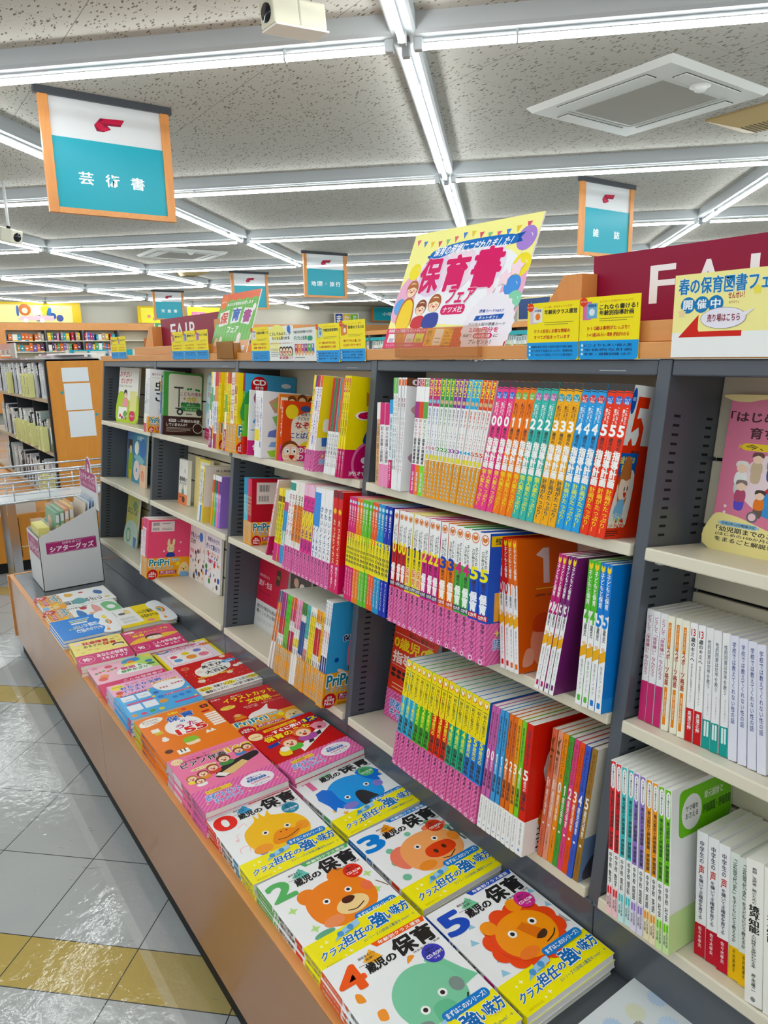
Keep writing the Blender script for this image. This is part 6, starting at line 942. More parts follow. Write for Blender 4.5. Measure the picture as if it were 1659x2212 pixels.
# the far end stacks, printed sideways (their heads point into the rack)
def stack_side(sp, n, t, x, y, label, group):
    for i in range(n):
        z = .4583 + (i + 1) * t + .0003 * (i + 1); jx, jy = (0, 0) if i == n - 1 else (random.uniform(-.004, .004), random.uniform(-.004, .004))
        base = Matrix((X_, -Z_, Y_)).transposed().to_4x4()        # cover up, head towards +y
        pos = 'top' if i == n - 1 else ('lowest' if i == 0 else 'second from below')
        make_book(sp, t, T((x + jx, y + jy, z)) @ base, label + ', ' + pos + ' of its stack', group)
note = [('R', 0, 0, 1, 1, '#f0f2f2'), ('V', 'つぶやき環境', .62, .30, .90, .82, '#26262c', .03), ('B', [(.2, .82), (.35, .9), (.55, .86), (.4, .78)], '#4a78b0'), ('B', [(.1, .40), (.2, .5), (.35, .46), (.3, .38)], '#e8b84a'), ('B', [(.55, .55), (.8, .62), (.95, .5), (.8, .4), (.6, .46)], '#6aa8a8'), ('E', .2, .62, .05, '#c83a3a'), ('E', .8, .90, .05, '#d8c24a'), ('R', .1, .3, .5, .31, '#8a8a90')]
stack_side(Spec('nature_book', 'white', .33, .245, '#f0f2f2', [], note, pri_band(.1)), 2, .0125, .560, -.603, 'white nature book with black lettering beside the white box', 'far end stacks on the display base')
note2 = [('R', 0, 0, 1, 1, '#eef1f0'), ('B', [(.2, .78), (.1, .90), (.4, .99), (.9, .97), (.95, .84), (.6, .78)], '#7fbf8a'), ('E', .5, .88, .14, '#eef1f0', .06), ('B', [(.1, .66), (.4, .74), (.8, .70), (.6, .62)], '#e8b0a8'), ('E', .25, .52, .1, '#c83a48', .05), ('B', [(.3, .42), (.6, .50), (.9, .46), (.7, .38)], '#4a8ac8'), ('E', .7, .58, .1, '#f0c4a4', .05), ('V', 'めばえ', .1, .32, .2, .6, '#2a2a30', .02)]
stack_side(Spec('nature_book', 'white', .315, .225, '#eef1f0', [], note2, pri_band(.1)), 2, .0125, .810, -.610, 'white nature book with a green cloud at its head', 'far end stacks on the display base')
blu2 = [('R', 0, 0, 1, 1, '#0f8fe0'), ('B', [(0, .80), (.2, .74), (.35, .80), (.55, .72), (.75, .78), (1, .70), (1, 1), (0, 1)], '#eef2f4'), ('V', '記録のコツ', .40, .30, .58, .72, '#f2f5f6', .03), ('V', '子どもを読む', .62, .30, .80, .74, '#f2f5f6', .03), ('V', '伝わる', .52, .2, .6, .4, '#f2e64a', .02), ('E', .28, .90, .1, '#f2e04a', .04), ('E', .55, .90, .12, '#e86a4a', .05), ('E', .55, .89, .09, '#f2e04a', .035), ('E', .55, .88, .06, '#5aa8d8', .02), ('E', .78, .82, .06, '#f6dcc4', .03), ('E', .90, .80, .05, '#e8a04a', .03), ('R', .12, .3, .16, .66, '#bfe0f2'), ('R', .20, .3, .24, .62, '#e6e06a'), ('Q', .28, .3, .35, .58, .003, '#eef2f4')]
stack_side(Spec('record_guide', 'blue', .238, .268, '#0f8fe0', [], blu2), 3, .0135, 1.022, -.624, 'bright blue record-writing guide with a rainbow at its head', 'far end stacks on the display base')
yel2 = [('R', 0, 0, 1, 1, '#f4de1f'), ('R', 0, 0, 1, .44, '#eef0ee'), ('R', .86, 0, 1, .44, '#f4de1f'), ('B', [(0, .76), (.3, .72), (.6, .78), (1, .70), (1, 1), (0, 1)], '#eef2f4'), ('V', '指導のコツ', .30, .46, .48, .74, '#26262c', .03), ('V', '子どもを知る', .54, .46, .72, .76, '#26262c', .03), ('E', .45, .88, .16, '#e86a4a', .07), ('E', .45, .87, .12, '#f2e04a', .05), ('E', .45, .86, .08, '#5aa8d8', .03), ('E', .72, .84, .06, '#f6dcc4', .04), ('E', .88, .82, .06, '#e8a04a', .03), ('B', [(.1, .3), (.2, .38), (.35, .34), (.3, .24)], '#e8d8a0'), ('E', .3, .2, .06, '#6a6a70'), ('R', .5, .1, .62, .36, '#d8dadb'), ('R', .66, .1, .78, .36, '#d8dadb'), ('R', .1, .08, .4, .09, '#8a8a8e'), ('S', .86, .56, .07, .8, 12, '#e89a9a')]
stack_side(Spec('record_guide', 'yellow', .245, .272, '#f4de1f', [], yel2), 2, .0155, 1.005, -.378, 'yellow and white child guidance book with a rainbow at its head', 'far end stacks on the display base')
patt = [('R', 0, 0, 1, 1, '#dbe0e2'), ('R', 0, 0, .62, .8, '#a9a59a'), ('B', [(.2, .2), (.3, .5), (.55, .45), (.5, .1)], '#d6d4cc')] + [('S', .1 + .28 * i, .88 - .02 * i, .10, .75, 18, c) for i, c in enumerate(['#cfd6c0', '#bcd0e6', '#d9dcc4', '#c4d6ea'])] + [('S', .78, .66 - .24 * i, .11, .72, 18, c) for i, c in enumerate(['#c6d8ea', '#d8dcc8', '#bcd0e6'])] + [('E', .2 + .05 * (i % 5), .62 + .04 * (i // 5), .012, '#e9e8e2') for i in range(14)]
def one_flat(sp, t, x, y, rot, label, g):
    base = Matrix((Y_, -Z_, -X_)).transposed().to_4x4(); make_book(sp, t, T((x, y, .4586 + t)) @ RZ(-rot) @ base @ T((0, 0, -sp.H)), label, g)
one_flat(Spec('pattern_book', 'grey', .29, .205, '#a9a59a', [], patt), .02, 3.70, -.322, .0, 'grey-beige book with pale blue pattern corner alone at the near end', None)

# ================================================================== on the top board: posters, cards, FAIR displays
ZB = 1.6595
def sheet(name, w, h, t, ops, label, cat, mat, group=None, back='#e9e9e6', part='board'):
    o = thing(name, label, cat, mat, group); mb = MB(); mb.box((0, 0, 0), (w, t, h), M(back, .5))
    draw(mb, ops, w, h, frame(Vector((0, -0.00005, 0)), X_, Z_, -Y_)); put(mb.mesh(part), part, o); return o
def balloon(x, y, r, c, asp=1.0): return [('E', x, y, r, c), ('B', [(x + r * .3, y + r * .55), (x + r * .55, y + r * .35), (x + r * .6, y + .0), (x + r * .5, y + r * .3)], '#f8f6f4'), ('L', [(x, y - r * 1.4), (x - .01, y - r * 2.6)], .002, '#b8b0b0')]
def face(x, y, r, hair, skin='#f8dcc0'): return [('E', x, y + r * .25, r * 1.18, hair), ('E', x, y, r, skin), ('B', [(x - r * .95, y + r * .2), (x - r * .6, y + r * 1.1), (x + r * .6, y + r * 1.1), (x + r * .95, y + r * .2), (x + r * .2, y + r * .55)], hair), ('E', x - r * .38, y, r * .09, '#3a2a24'), ('E', x + r * .38, y, r * .09, '#3a2a24'), ('B', [(x - r * .3, y - r * .3), (x + r * .3, y - r * .3), (x, y - r * .62)], '#c8403a'), ('E', x - r * .62, y - r * .25, r * .18, '#f4b8a4'), ('E', x + r * .62, y - r * .25, r * .18, '#f4b8a4')]
flags = []
for i in range(14):
    x = .05 + i * .067; y = .955 - .05 * math.sin(math.pi * ((i % 7) + .5) / 7); c = ['#e07a8a', '#5a8ad0', '#e8c84a', '#d8607a', '#8abf8a'][i % 5]
    flags.append(('P', [(x - .018, y), (x + .018, y), (x, y - .055)], c))
big = [('R', 0, 0, 1, 1, '#f5efa0'), ('B', [(.08, .28), (.1, .6), (.2, .74), (.5, .80), (.85, .74), (.98, .5), (.95, .2), (.5, .2)], '#eeeef2'), ('B', [(0, .25), (0, .5), (.07, .62), (.16, .55), (.14, .25)], '#e9b4cf'), ('B', [(.86, .3), (.88, .55), (1, .6), (1, .2)], '#e9b4cf')] + flags
big += [('E', .28, .62, .13, '#e3d3e8'), ('E', .48, .65, .13, '#ead6e2'), ('E', .70, .65, .13, '#eadff0')] + balloon(.10, .66, .05, '#f2e04a') + balloon(.93, .82, .065, '#a98ad0') + balloon(.95, .62, .062, '#f2e04a') + balloon(.93, .47, .055, '#5a9ade') + balloon(.97, .36, .05, '#8fd0b0') + balloon(.84, .33, .06, '#f08a94') + balloon(.05, .36, .05, '#6aa8e0')
big += [('P', [(.18, .72), (.26, .735), (.24, .80), (.17, .785), (.20, .755)], '#1c5aa0'), ('P', [(.84, .79), (.91, .80), (.89, .83), (.915, .87), (.84, .86)], '#1c5aa0'), ('B', [(.215, .74), (.215, .82), (.40, .865), (.65, .875), (.85, .86), (.85, .79), (.6, .80), (.4, .79)], '#2a78c0'), ('K', '保育の現場にこだわりました！', .235, .775, .835, .855, '#f6f8fa', .03, .04)]
for ch, x, w_ in (('保', .165, .175), ('育', .375, .185), ('書', .60, .21)): big += [('T', ch, x, .475, x + w_, .755 if ch != '書' else .785, '#d62f72', .05, ('#f6e4ee', .02))]
big += [('K', 'フェア', .46, .365, .67, .475, '#d62f72', .045, .06, ('#f6eef2', .03)), ('Q', .435, .275, .63, .355, .012, '#d62f72'), ('T', 'ナツメ社', .455, .29, .61, .34, '#fbf2f6', .02)]
big += [('S', .86, .53, .05, .6, 5, '#f3d9e4'), ('S', .93, .60, .05, .6, 5, '#f3d9e4'), ('S', .79, .44, .035, .6, 5, '#f3d9e4'), ('B', [(.06, .20), (.065, .38), (.12, .44), (.18, .38), (.19, .20)], '#c0703a'), ('B', [(.07, .18), (.075, .36), (.125, .42), (.175, .36), (.18, .18)], '#f2d22c')] + face(.125, .50, .043, '#b5713f') + [('B', [(.21, .18), (.215, .26), (.30, .27), (.31, .18)], '#c8303c'), ('B', [(.31, .18), (.315, .28), (.42, .29), (.43, .18)], '#3a4a9a')] + face(.255, .335, .04, '#8a4a2f') + face(.365, .365, .045, '#a5663a')
big += [('R', 0, 0, 1, .17, '#d62f72'), ('T', '保育書フェア読者プレゼントキャンペーン', .02, .135, .40, .165, '#fbeef4', .02), ('R', .375, .02, .70, .165, '#f2b62c'), ('P', [(.6, .165), (.74, .165), (.76, .02), (.60, .02)], '#e0401f')] + [('R', .03 + .085 * i, .05, .105 + .085 * i, .125, c) for i, c in enumerate(['#f1ece8', '#f2b04a', '#e8dcd8', '#d8e84a'])] + [('R', .045 + .085 * i, .055, .09 + .085 * i, .085, c) for i, c in enumerate(['#b8a8c0', '#e8803a', '#c8b49a', '#b8a83a'])] + [('V', 'ご応募にはレシート必須です！', .385, .03, .43, .155, '#3a2f2a', .01), ('R', .45, .03, .52, .16, '#f4e9d4'), ('R', .46, .05, .51, .055, '#8a6a4a'), ('R', .46, .08, .51, .085, '#8a6a4a'), ('T', '応募方法', .56, .145, .64, .16, '#5a3a1a', .0)] + [('T', t, .535, .12 - .028 * i, .70, .138 - .028 * i, '#5a3a1a', .0) for i, t in enumerate(['ご購入いただいた本とレシートを', '写真に撮る。次に二次元コードまたは', 'URLへアクセスする。応募フォーム', 'に必要事項を入力して応募完了'])] + [('T', '応募締切 2025年5月31日', .52, .018, .66, .032, '#8a2a1a', .02), ('T', 'キャンペーン詳細は各店頭まで', .03, .018, .30, .035, '#f6dce8', .0)]
big += [('S', .84, .17, .185, .94, 26, '#ece7ef'), ('T', '図書カードNEXT', .755, .275, .93, .30, '#2a5aa8', .02), ('P', [(.73, .215), (.93, .225), (.94, .262), (.74, .252)], '#1f62b0'), ('T', 'ネットギフト', .765, .225, .905, .25, '#fbfbff', .01), ('T', 'デジタル版の図書カード', .70, .175, .965, .20, '#3a3a4a', .01), ('T', '2,000円分を', .72, .125, .93, .165, '#d62f72', .03), ('T', '抽選で', .685, .09, .75, .115, '#3a3a4a', .01), ('Q', .76, .08, .90, .12, .008, '#d62f72'), ('T', '100名様', .775, .087, .885, .113, '#fbf2f6', .02), ('T', 'に', .91, .09, .94, .113, '#3a3a4a', .01), ('T', 'プレゼント！', .74, .04, .90, .072, '#3a3a4a', .02)]
tilt = math.atan2(.118, .30)
sheet('poster_board', .462, .322, .004, big, 'large leaning cherry-pink and yellow nursery books fair poster with drawn children', 'poster', T((2.722, .012, ZB + .001)) @ RY(.022) @ RX(-tilt))
gr = [('R', 0, 0, 1, 1, '#7cc05a')] + [('R', .08 * i, 0, .08 * i + .04, .86, '#6ab24c') for i in range(13)] + [('P', [(.0, .86), (.0, 1), (1, 1), (1, .86), (.9, .9), (.8, .86), (.7, .9), (.6, .86), (.5, .9), (.4, .86), (.3, .9), (.2, .86), (.1, .9)], '#e8703a'), ('P', [(0, 0), (0, .16), (1, .2), (1, 0)], '#e2a878'), ('E', .10, .86, .09, '#f0863c'), ('T', 'おすすめ', .04, .85, .16, .88, '#ffffff', .01), ('T', 'あなたの保育を応援します', .20, .785, .88, .84, '#fbfbf6', .03), ('P', [(.10, .44), (.06, .68), (.30, .72), (.34, .48)], '#f3f1ee'), ('P', [(.40, .48), (.40, .74), (.62, .75), (.62, .50)], '#f3f1ee'), ('P', [(.68, .48), (.70, .73), (.94, .70), (.90, .44)], '#f3f1ee'), ('T', '保', .11, .49, .30, .68, '#d8502c', .05), ('T', '育', .41, .53, .61, .73, '#2a6ab8', .05), ('T', '書', .71, .49, .90, .69, '#a83a8a', .05), ('T', 'フェア', .36, .33, .66, .43, '#fbfbf6', .04), ('E', .12, .18, .05, '#f6d8c4'), ('E', .24, .2, .05, '#e8e0d8'), ('B', [(.66, .06), (.68, .22), (.76, .22), (.76, .06)], '#e9e2dc'), ('E', .72, .25, .05, '#f1e6dc'), ('R', .84, .03, .93, .11, '#f1eeea'), ('E', .94, .72, .04, '#f2efe9')]
tilt2 = math.atan2(.075, .22)
sheet('poster_board', .348, .24, .004, gr, 'smaller leaning green-striped nursery books fair poster with orange awning', 'poster', T((1.507, .012, ZB + .001)) @ RX(-tilt2))
def holder(x0, x1, tint, alpha, h, label):
    o = thing('acrylic_holder', label, 'stand', (x0, -.02, 1.636), 'clear brochure holders'); m = M(tint, .08, .5, 0, alpha); w = x1 - x0
    mb = MB(); mb.box((0, 0, 0), (w, .002, h), m); mb.box((0, 0, 0), (.002, .03, h * .9), m); mb.box((w - .002, 0, 0), (w, .03, h * .9), m); mb.box((0, 0, 0), (w, .012, .002), m); put(mb.mesh('tray'), 'tray', o)
holder(2.822, 3.137, '#c98a4a', .28, .07, 'clear amber acrylic holder at the foot of the large pink poster')
holder(1.662, 1.816, '#a8742f', .75, .065, 'amber acrylic holder at the foot of the green poster')
BLUEC = '#1fa0e0'
def rec_card(x0, x1, z0, z1, title, l1, l2, sub, mini, label, group, blues, y=-.0095):
    w, h = x1 - x0, z1 - z0; r = .008
    ops = [('Q', 0, 0, 1, 1, r, '#f7e516'), ('Q', 0, 0, 1, .30, r, BLUEC), ('R', 0, .12, 1, .305, BLUEC)]
    ops += [('R', .05, .64, .20, .93, mini[0]), ('R', .12, .66, .30, .90, mini[1]), ('E', .21, .76, .05, mini[2]), ('T', mini[3], .14, .84, .28, .89, '#2a4a8a', .02), ('E', .06, .93, .065, '#e2501f'), ('T', 'おすすめ', .01, .92, .11, .945, '#fbf3d0', .01)]
    ops += [('T', sub, .34, .90, .88, .935, '#c8862a', .0), ('T', title[0], .34, .79, .96, .87, '#23232a', .04)]
    if len(title) > 1: ops += [('T', title[1], .34, .70, .90, .78, '#23232a', .04)]
    ops += [('R', .34, .645, .90, .655, '#8a862a'), ('R', .34, .61, .80, .62, '#8a862a'), ('T', l1, .14, .47, .84, .535, '#c0321f', .03), ('T', l2, .14, .365, .84, .43, '#c0321f', .03)]
    for i, b in enumerate(blues): ops += [('E', .06, .23 - .07 * i, .018, '#dff0f8'), ('T', b, .09, .205 - .07 * i, .52 if len(blues) > 3 else .9, .25 - .07 * i, '#123a6a', .01)]
    sheet('recommendation_card', w, h, .0012, ops, label, 'card', T((x0, y, z0)), group, '#f7e516', 'card')
gC = 'yellow and blue recommendation cards along the top board'
rec_card(3.277, 3.412, 1.6285, 1.742, ['年齢別クラス運営'], 'クラス担任に必要な情報の', 'すべてが詰まっています', '0〜5歳、担任まるごと応援！', ['#d8c4d0', '#e6e6e2', '#ee8a2c', '5の保育'], 'yellow and blue card reading class management, showing a lion book', gC, ['指導計画が1年分と毎月の遊びや歌の資料', '立つ手作り玩具もたっぷり。指導計画', 'や、おたより文例＆イラストも毎月紹介'])
rec_card(3.414, 3.549, 1.6287, 1.7445, ['これなら書ける！', '年齢別指導計画'], '0･1･2歳は事例がたっぷり！', '3･4･5歳はねらい･環境･援助がわかる', 'とにかく文例がた〜っぷり', ['#d87aa8', '#7ab0d0', '#dfe8ea', '4指導計画'], 'yellow and blue card reading age guidance plans, left of the FAIR board', gC, ['どこよりも多い個人案', '全体的な計画', '食育・避難訓練 ほか'])
rec_card(2.541, 2.671, 1.6265, 1.7405, ['保育のうた155'], '2番だけできれいに聴こえる！', '大人気ロングセラー本です', 'ちょっとおしゃれ、簡単に', ['#d88a3a', '#e0903a', '#f1ede4', '155'], 'yellow and blue card for a song book numbered 155', gC, ['園の先生が使いやすい工夫が満載', 'やさしい伴奏・前奏', '季節の曲から行事の曲まで'])
rec_card(2.404, 2.537, 1.6245, 1.7365, ['年齢別保育資料'], '0･1･2歳のあそびも生活も', '3･4･5歳の主体性を育むヒント満載', 'あそびの引き出し', ['#9ab8d8', '#c8d8c0', '#6a8ab8', '資料'], 'yellow and blue card for nursery materials by age', gC, ['発達が見える', '手作りおもちゃ', '製作・行事'])
rec_card(1.950, 2.089, 1.6275, 1.7425, ['保育者の環境づくり'], '遊びのキーワードで実践できる', '幼稚園・保育園も見て安心', 'いま注目の', ['#d8d8d8', '#e2e2e2', '#b8b8b8', '環境'], 'yellow and blue card for environment making, right of the green poster', gC, ['すぐに使えるアイデア', '子どもの姿から', '写真でわかる'])
for i, (a, b, t) in enumerate(((1.139, 1.283, '製作あそび'), (1.284, 1.425, '運動あそび'), (1.426, 1.556, '手づくり玩具'))):
    rec_card(a, b, 1.636, 1.7525, [t], 'かんたんですぐ使える', '子どもが喜ぶヒント', 'まいにち楽しい', ['#d8a8a0', ['#e2b48a', '#8ab0d8', '#b08ac0'][i], '#d86a5a', '遊び'], ['leftmost', 'middle', 'rightmost'][i] + ' of three joined yellow and blue cards under the far FAIR board', gC, ['季節の製作', 'みんなで楽しむ'])
for i, (a, b) in enumerate(((.178, .312), (.313, .455))):
    rec_card(a, b, 1.643, 1.757, ['おもちゃ' if i else '絵あそび'], 'いろいろできる', 'はじめての', 'たのしい', ['#c8a8a0', '#d8c0a0', '#b86a5a', '絵'], ['left', 'right'][i] + ' of two yellow and blue cards at the far end of the board', gC, ['やさしい手順', '写真つき'])
c1 = [('R', 0, 0, 1, 1, '#eceeea'), ('E', .35, .82, .33, '#f2ec8a', .22), ('E', .25, .42, .24, '#f4efb0', .16), ('T', 'こうしてみよう、が', .03, .74, .92, .83, '#23232a', .04), ('T', 'たくさん見つかる', .14, .61, .86, .70, '#23232a', .04), ('T', '保育の引き出しを増やす本をまとめました', .05, .49, .96, .53, '#c05a4a', .01), ('E', .84, .90, .07, '#2a7ad0'), ('T', '春の保育図書フェア', .42, .05, .96, .14, '#c03a5a', .04)] + sum([kid(.50 + .13 * i, .24, 1.35, '#3a2f2a', c) for i, c in enumerate(['#e8a04a', '#5a9ad0', '#f2d23a', '#8fc46a'])], []) + [('R', .05, .34 - .05 * i, .38, .355 - .05 * i, '#6a6a6e') for i in range(5)]
sheet('fair_card', .168, .113, .0012, c1, 'white and pale yellow spring book fair card with four drawn children', 'card', T((2.089, -.0085, 1.6275)), None, '#eceeea', 'card')
c2 = [('R', 0, 0, 1, 1, '#e6e6e2'), ('T', '年齢別保育指導書の決定版！', .03, .84, .86, .92, '#3a5a4a', .02), ('T', '子どもと保育', .04, .64, .62, .76, '#2f8a6a', .05, ('#ffffff', .03)), ('B', [(.66, .62), (.66, .74), (.84, .74), (.84, .62)], '#2f9a7a')] + [('R', .06 + .145 * i, .24, .19 + .145 * i, .52, c) for i, c in enumerate(['#b03a4a', '#e8862c', '#c05a8a', '#7a3a7a', '#5aa04a', '#3a80c0'])] + [('T', str(i), .10 + .145 * i, .40, .15 + .145 * i, .49, '#fbf7f0', .04) for i in range(6)] + [('E', .12 + .145 * i, .24, .05, '#e8b48a') for i in range(6)] + [('R', .06, .10, .5, .12, '#8a8a84')]
sheet('fair_card', .144, .103, .0012, c2, 'white nursery series card with a row of six numbered coloured blocks', 'card', T((2.258, -.0085, 1.6270)), None, '#e6e6e2', 'card')
c3 = [('R', 0, 0, 1, 1, '#f6eea6'), ('R', 0, 0, 1, .30, '#f0f1f0'), ('T', '春の保育図書フェア', .04, .76, .90, .95, '#1880b8', .03, ('#e4f0ee', .03)), ('E', .13, .63, .065, '#1880b8'), ('E', .25, .63, .065, '#1880b8'), ('E', .37, .63, .065, '#1880b8'), ('T', '開', .09, .58, .17, .69, '#f3f7f8', .03), ('T', '催', .21, .58, .29, .69, '#f3f7f8', .03), ('T', '中', .33, .58, .41, .69, '#f3f7f8', .03), ('T', 'せんせい！', .47, .68, .60, .75, '#a8283a', .02), ('T', 'みてみてっ', .48, .62, .56, .65, '#a8283a', .0), ('P', [(.06, .245), (.23, .51), (.23, .34), (.24, .31), (.60, .31), (.60, .245)], '#d2301c'), ('E', .44, .46, .19, '#8a8290', .125), ('E', .44, .46, .186, '#ece8f2', .12), ('P', [(.58, .50), (.60, .45), (.70, .56)], '#ece8f2'), ('T', '売り場はこちら', .31, .42, .58, .51, '#8a1f3a', .02), ('S', .08, .54, .04, .6, 5, '#f0d8a8'), ('S', .70, .76, .04, .6, 5, '#f2e25a'), ('S', .94, .46, .04, .6, 5, '#f2e25a'), ('S', .88, .80, .04, .6, 5, '#e4c8e0'), ('E', .84, .60, .05, '#f6e46a')]
sheet('fair_sign_card', .205, .136, .0012, c3, 'pale yellow spring nursery book fair sign with a red arrow, on the FAIR display', 'sign', T((3.6145, -.0085, 1.6315)) @ RY(-.0), None, '#f0f1f0', 'card')
def fair(x0, x1, xl, z0, z1, label, near):
    o = thing('fair_display', label, 'display', (x0, .05, ZB), 'FAIR display boards'); inv = T((x0, .05, ZB)).inverted()
    mb = MB(); mb.box((x0, .006, ZB + .0003), (x1, .24, ZB + .037), WOOD, None, .001); put(mb.mesh('base_box'), 'base_box', o, inv)
    mb = MB(); mb.box((xl, .100, z0), (x1 - .02, .106, z1), M('#8f1a42', .45))
    fr = frame(Vector((xl, .0998, z0)), X_, Z_, -Y_); w = x1 - .02 - xl; h = z1 - z0
    ops = []
    for ch, a, b in near: ops.append(('T', ch, (a - xl) / w, (1.732 - z0) / h, (b - xl) / w, (1.801 - z0) / h, '#f1eef0', .012))
    draw(mb, ops, w, h, fr); put(mb.mesh('burgundy_board'), 'burgundy_board', o, inv)
    for xa, s in ((xl, 1), (x1, -1)):
        mb = MB(); mb.prism([(xa - s * .115, ZB + .037), (xa + s * .012, ZB + .037), (xa + s * .012, z1 - .035), (xa - s * .035, z1 - .035)], 1, .05, .098, WOODV); put(fixn(mb.mesh('wedge_post')), 'wedge_post', o, inv)
fair(3.29, 4.45, 3.354, 1.697, 1.833, 'near burgundy FAIR display board with wooden wedge posts on the top board', [('F', 3.49, 3.542), ('A', 3.578, 3.638), ('I', 3.685, 3.699), ('R', 3.75, 3.805)])
fair(.545, 1.50, .700, 1.70, 1.829, 'far burgundy FAIR display board with wooden wedge posts on the top board', [('F', .838, .905), ('A', .915, 1.005), ('I', 1.035, 1.052), ('R', 1.085, 1.165)])

# ================================================================== the white carton display box with its goods
o = thing('display_box', 'white cardboard display box with sloping side and magenta lettering labels', 'box', (.405, -.53, .4585)); inv = T((.405, -.53, .4585)).inverted()
WB = M('#d6d8da', .55); x0, x1, y0, y1, zb = .085, .402, -.530, -.226, .4590; zf, zt = .744, .882; th = .003
mb = MB(); mb.prism([(y0, zb), (y1, zb), (y1, zt), (y0, zf)], 0, x1 - th, x1, WB); mb.prism([(y0, zb), (y1, zb), (y1, zt), (y0, zf)], 0, x0, x0 + th, WB)
mb.box((x0, y0, zb), (x1, y0 + th, zf), WB); mb.box((x0, y1 - th, zb), (x1, y1, zt), WB); mb.box((x0, y0, zb), (x1, y1, zb + th), WB)
MAGL = '#a83a78'
draw(mb, [('Q', .0, .0, 1, 1, .006, MAGL), ('L', [(.02, .07), (.98, .07)], .004, '#e6c8d8'), ('L', [(.02, .93), (.98, .93)], .004, '#e6c8d8'), ('T', 'ひかりのくに', .32, .68, .70, .90, '#f3e8ee', .01), ('T', 'シアターグッズ', .07, .14, .94, .62, '#f6eef2', .035)], .250, .064, frame(Vector((x1 + .00005, -.497, .6545)), Y_, Z_, X_))
draw(mb, [('Q', .0, .0, 1, 1, .006, MAGL), ('T', 'ひかりのくに', .32, .68, .70, .90, '#f3e8ee', .01), ('T', 'シアターグッズ', .07, .14, .94, .62, '#f6eef2', .035)], .285, .10, frame(Vector((x0 + .02, y0 - .00005, .63)), X_, Z_, -Y_))
put(fixn(mb.mesh('carton')), 'carton', o, inv)
mb = MB(); hw = .36; mb.prism([(.10, .86), (.46, .86), (.475, 1.045), (.40, 1.05)] + smooth([(.385, 1.05), (.375, 1.10), (.33, 1.135), (.28, 1.10), (.27, 1.05)], 4, False) + [(.12, 1.045)], 1, -.232, -.228, WB)
draw(mb, [('Q', .06, .34, .97, .70, .006, MAGL), ('T', '「シアターグッズ」', .1, .50, .94, .64, '#f6eef2', .03), ('T', 'ペープサート・パネルシアター', .12, .38, .92, .46, '#f3e3ec', .0), ('E', .62, .80, .13, MAGL), ('S', .62, .82, .05, .5, 5, '#f1e2ea'), ('B', [(.57, .70), (.58, .78), (.66, .78), (.67, .70)], '#f1e2ea'), ('R', .52, .08, .58, .16, '#1d1d20')], .36, .275, frame(Vector((.105, -.23205, .86)), X_, Z_, -Y_))
put(fixn(mb.mesh('header_card')), 'header_card', o, inv)
def goods(name, x, y, z, w, d, h, c, ops, label, turn=0.0, lean=0.0, al=1.0, side=None):
    m = T((x, y, z)) @ RZ(turn) @ RX(lean); q = thing(name, label, 'pack', m, 'packs inside the white display box')
    mb = MB(); mb.box((-w / 2, -d / 2, 0), (w / 2, d / 2, h), M(c, .35), None, .002); draw(mb, ops, d, h, frame(Vector((w / 2 + .00005, -d / 2, 0)), Y_, Z_, X_)); draw(mb, side or [], w, h, frame(Vector((-w / 2, -d / 2 - .00005, 0)), X_, Z_, -Y_)); put(mb.mesh('box'), 'box', q)
    if al < 1:
        mb = MB(); mb.box((-w / 2 - .001, -d / 2 - .001, 0), (w / 2 + .001, d / 2 + .001, h + .018), M('#eef2f4', .1, .5, 0, .22)); put(mb.mesh('plastic_sleeve'), 'plastic_sleeve', q)
goods('card_box', .235, -.485, .60, .20, .055, .185, '#e9df4a', [('R', .1, .05, .9, .8, '#ecebe2'), ('V', '絵カード箱', .3, .1, .7, .75, '#2a2a2e', .03)], 'yellow card box in clear wrap at the front of the white box', 0, 0, .3, [('Q', .1, .1, .9, .85, .006, '#f1edc8')])
for i, (c, c2, nm) in enumerate((('#5aa07a', '#f0e04a', 'green-edged'), ('#6aae6a', '#f2e24a', 'light green'), ('#ee9a3a', '#f6e04a', 'orange'), ('#f2c23a', '#e8702c', 'amber'))):
    goods('picture_story_pack', .215, -.425 + .024 * i, .62, .25, .02, .235 + .008 * i, c, [('R', .12, .0, .88, .72, c2), ('V', 'まほうのえほん', .2, .05, .8, .70, '#23232a', .03), ('R', .12, .78, .88, .95, '#e6ece6')], nm + ' picture story pack standing in the white box', 0, -.05, .4, [('E', .4, .6, .25, '#e8c8b0'), ('E', .6, .4, .2, '#c8a8a0')])
for i, (c, nm) in enumerate((('#c8b4d0', 'lilac'), ('#d8a8c0', 'pink'))):
    goods('picture_story_pack', .345, -.455 + .028 * i, .62, .07, .024, .14, c, [('R', .2, .1, .8, .85, '#2a6ac8'), ('V', 'シール', .3, .2, .7, .8, '#f1f4fa', .02)], 'small %s pack with a blue label in the white box' % nm)
for i, (c, nm) in enumerate((('#e0d4c4', 'cream'), ('#e8eef4', 'white'), ('#7fb4dc', 'blue-edged'), ('#e4dfe6', 'pale grey'), ('#ead8d4', 'pale pink'))):
    goods('puppet_set', .25, -.315 + .017 * i, .64, .24, .006, .255 + .006 * i, c, [], nm + ' flat puppet set leaning at the back of the white box', 0, -.16, .4, [('B', [(.2, .3), (.4, .7), (.8, .5), (.6, .2)], '#c8ccd8')])

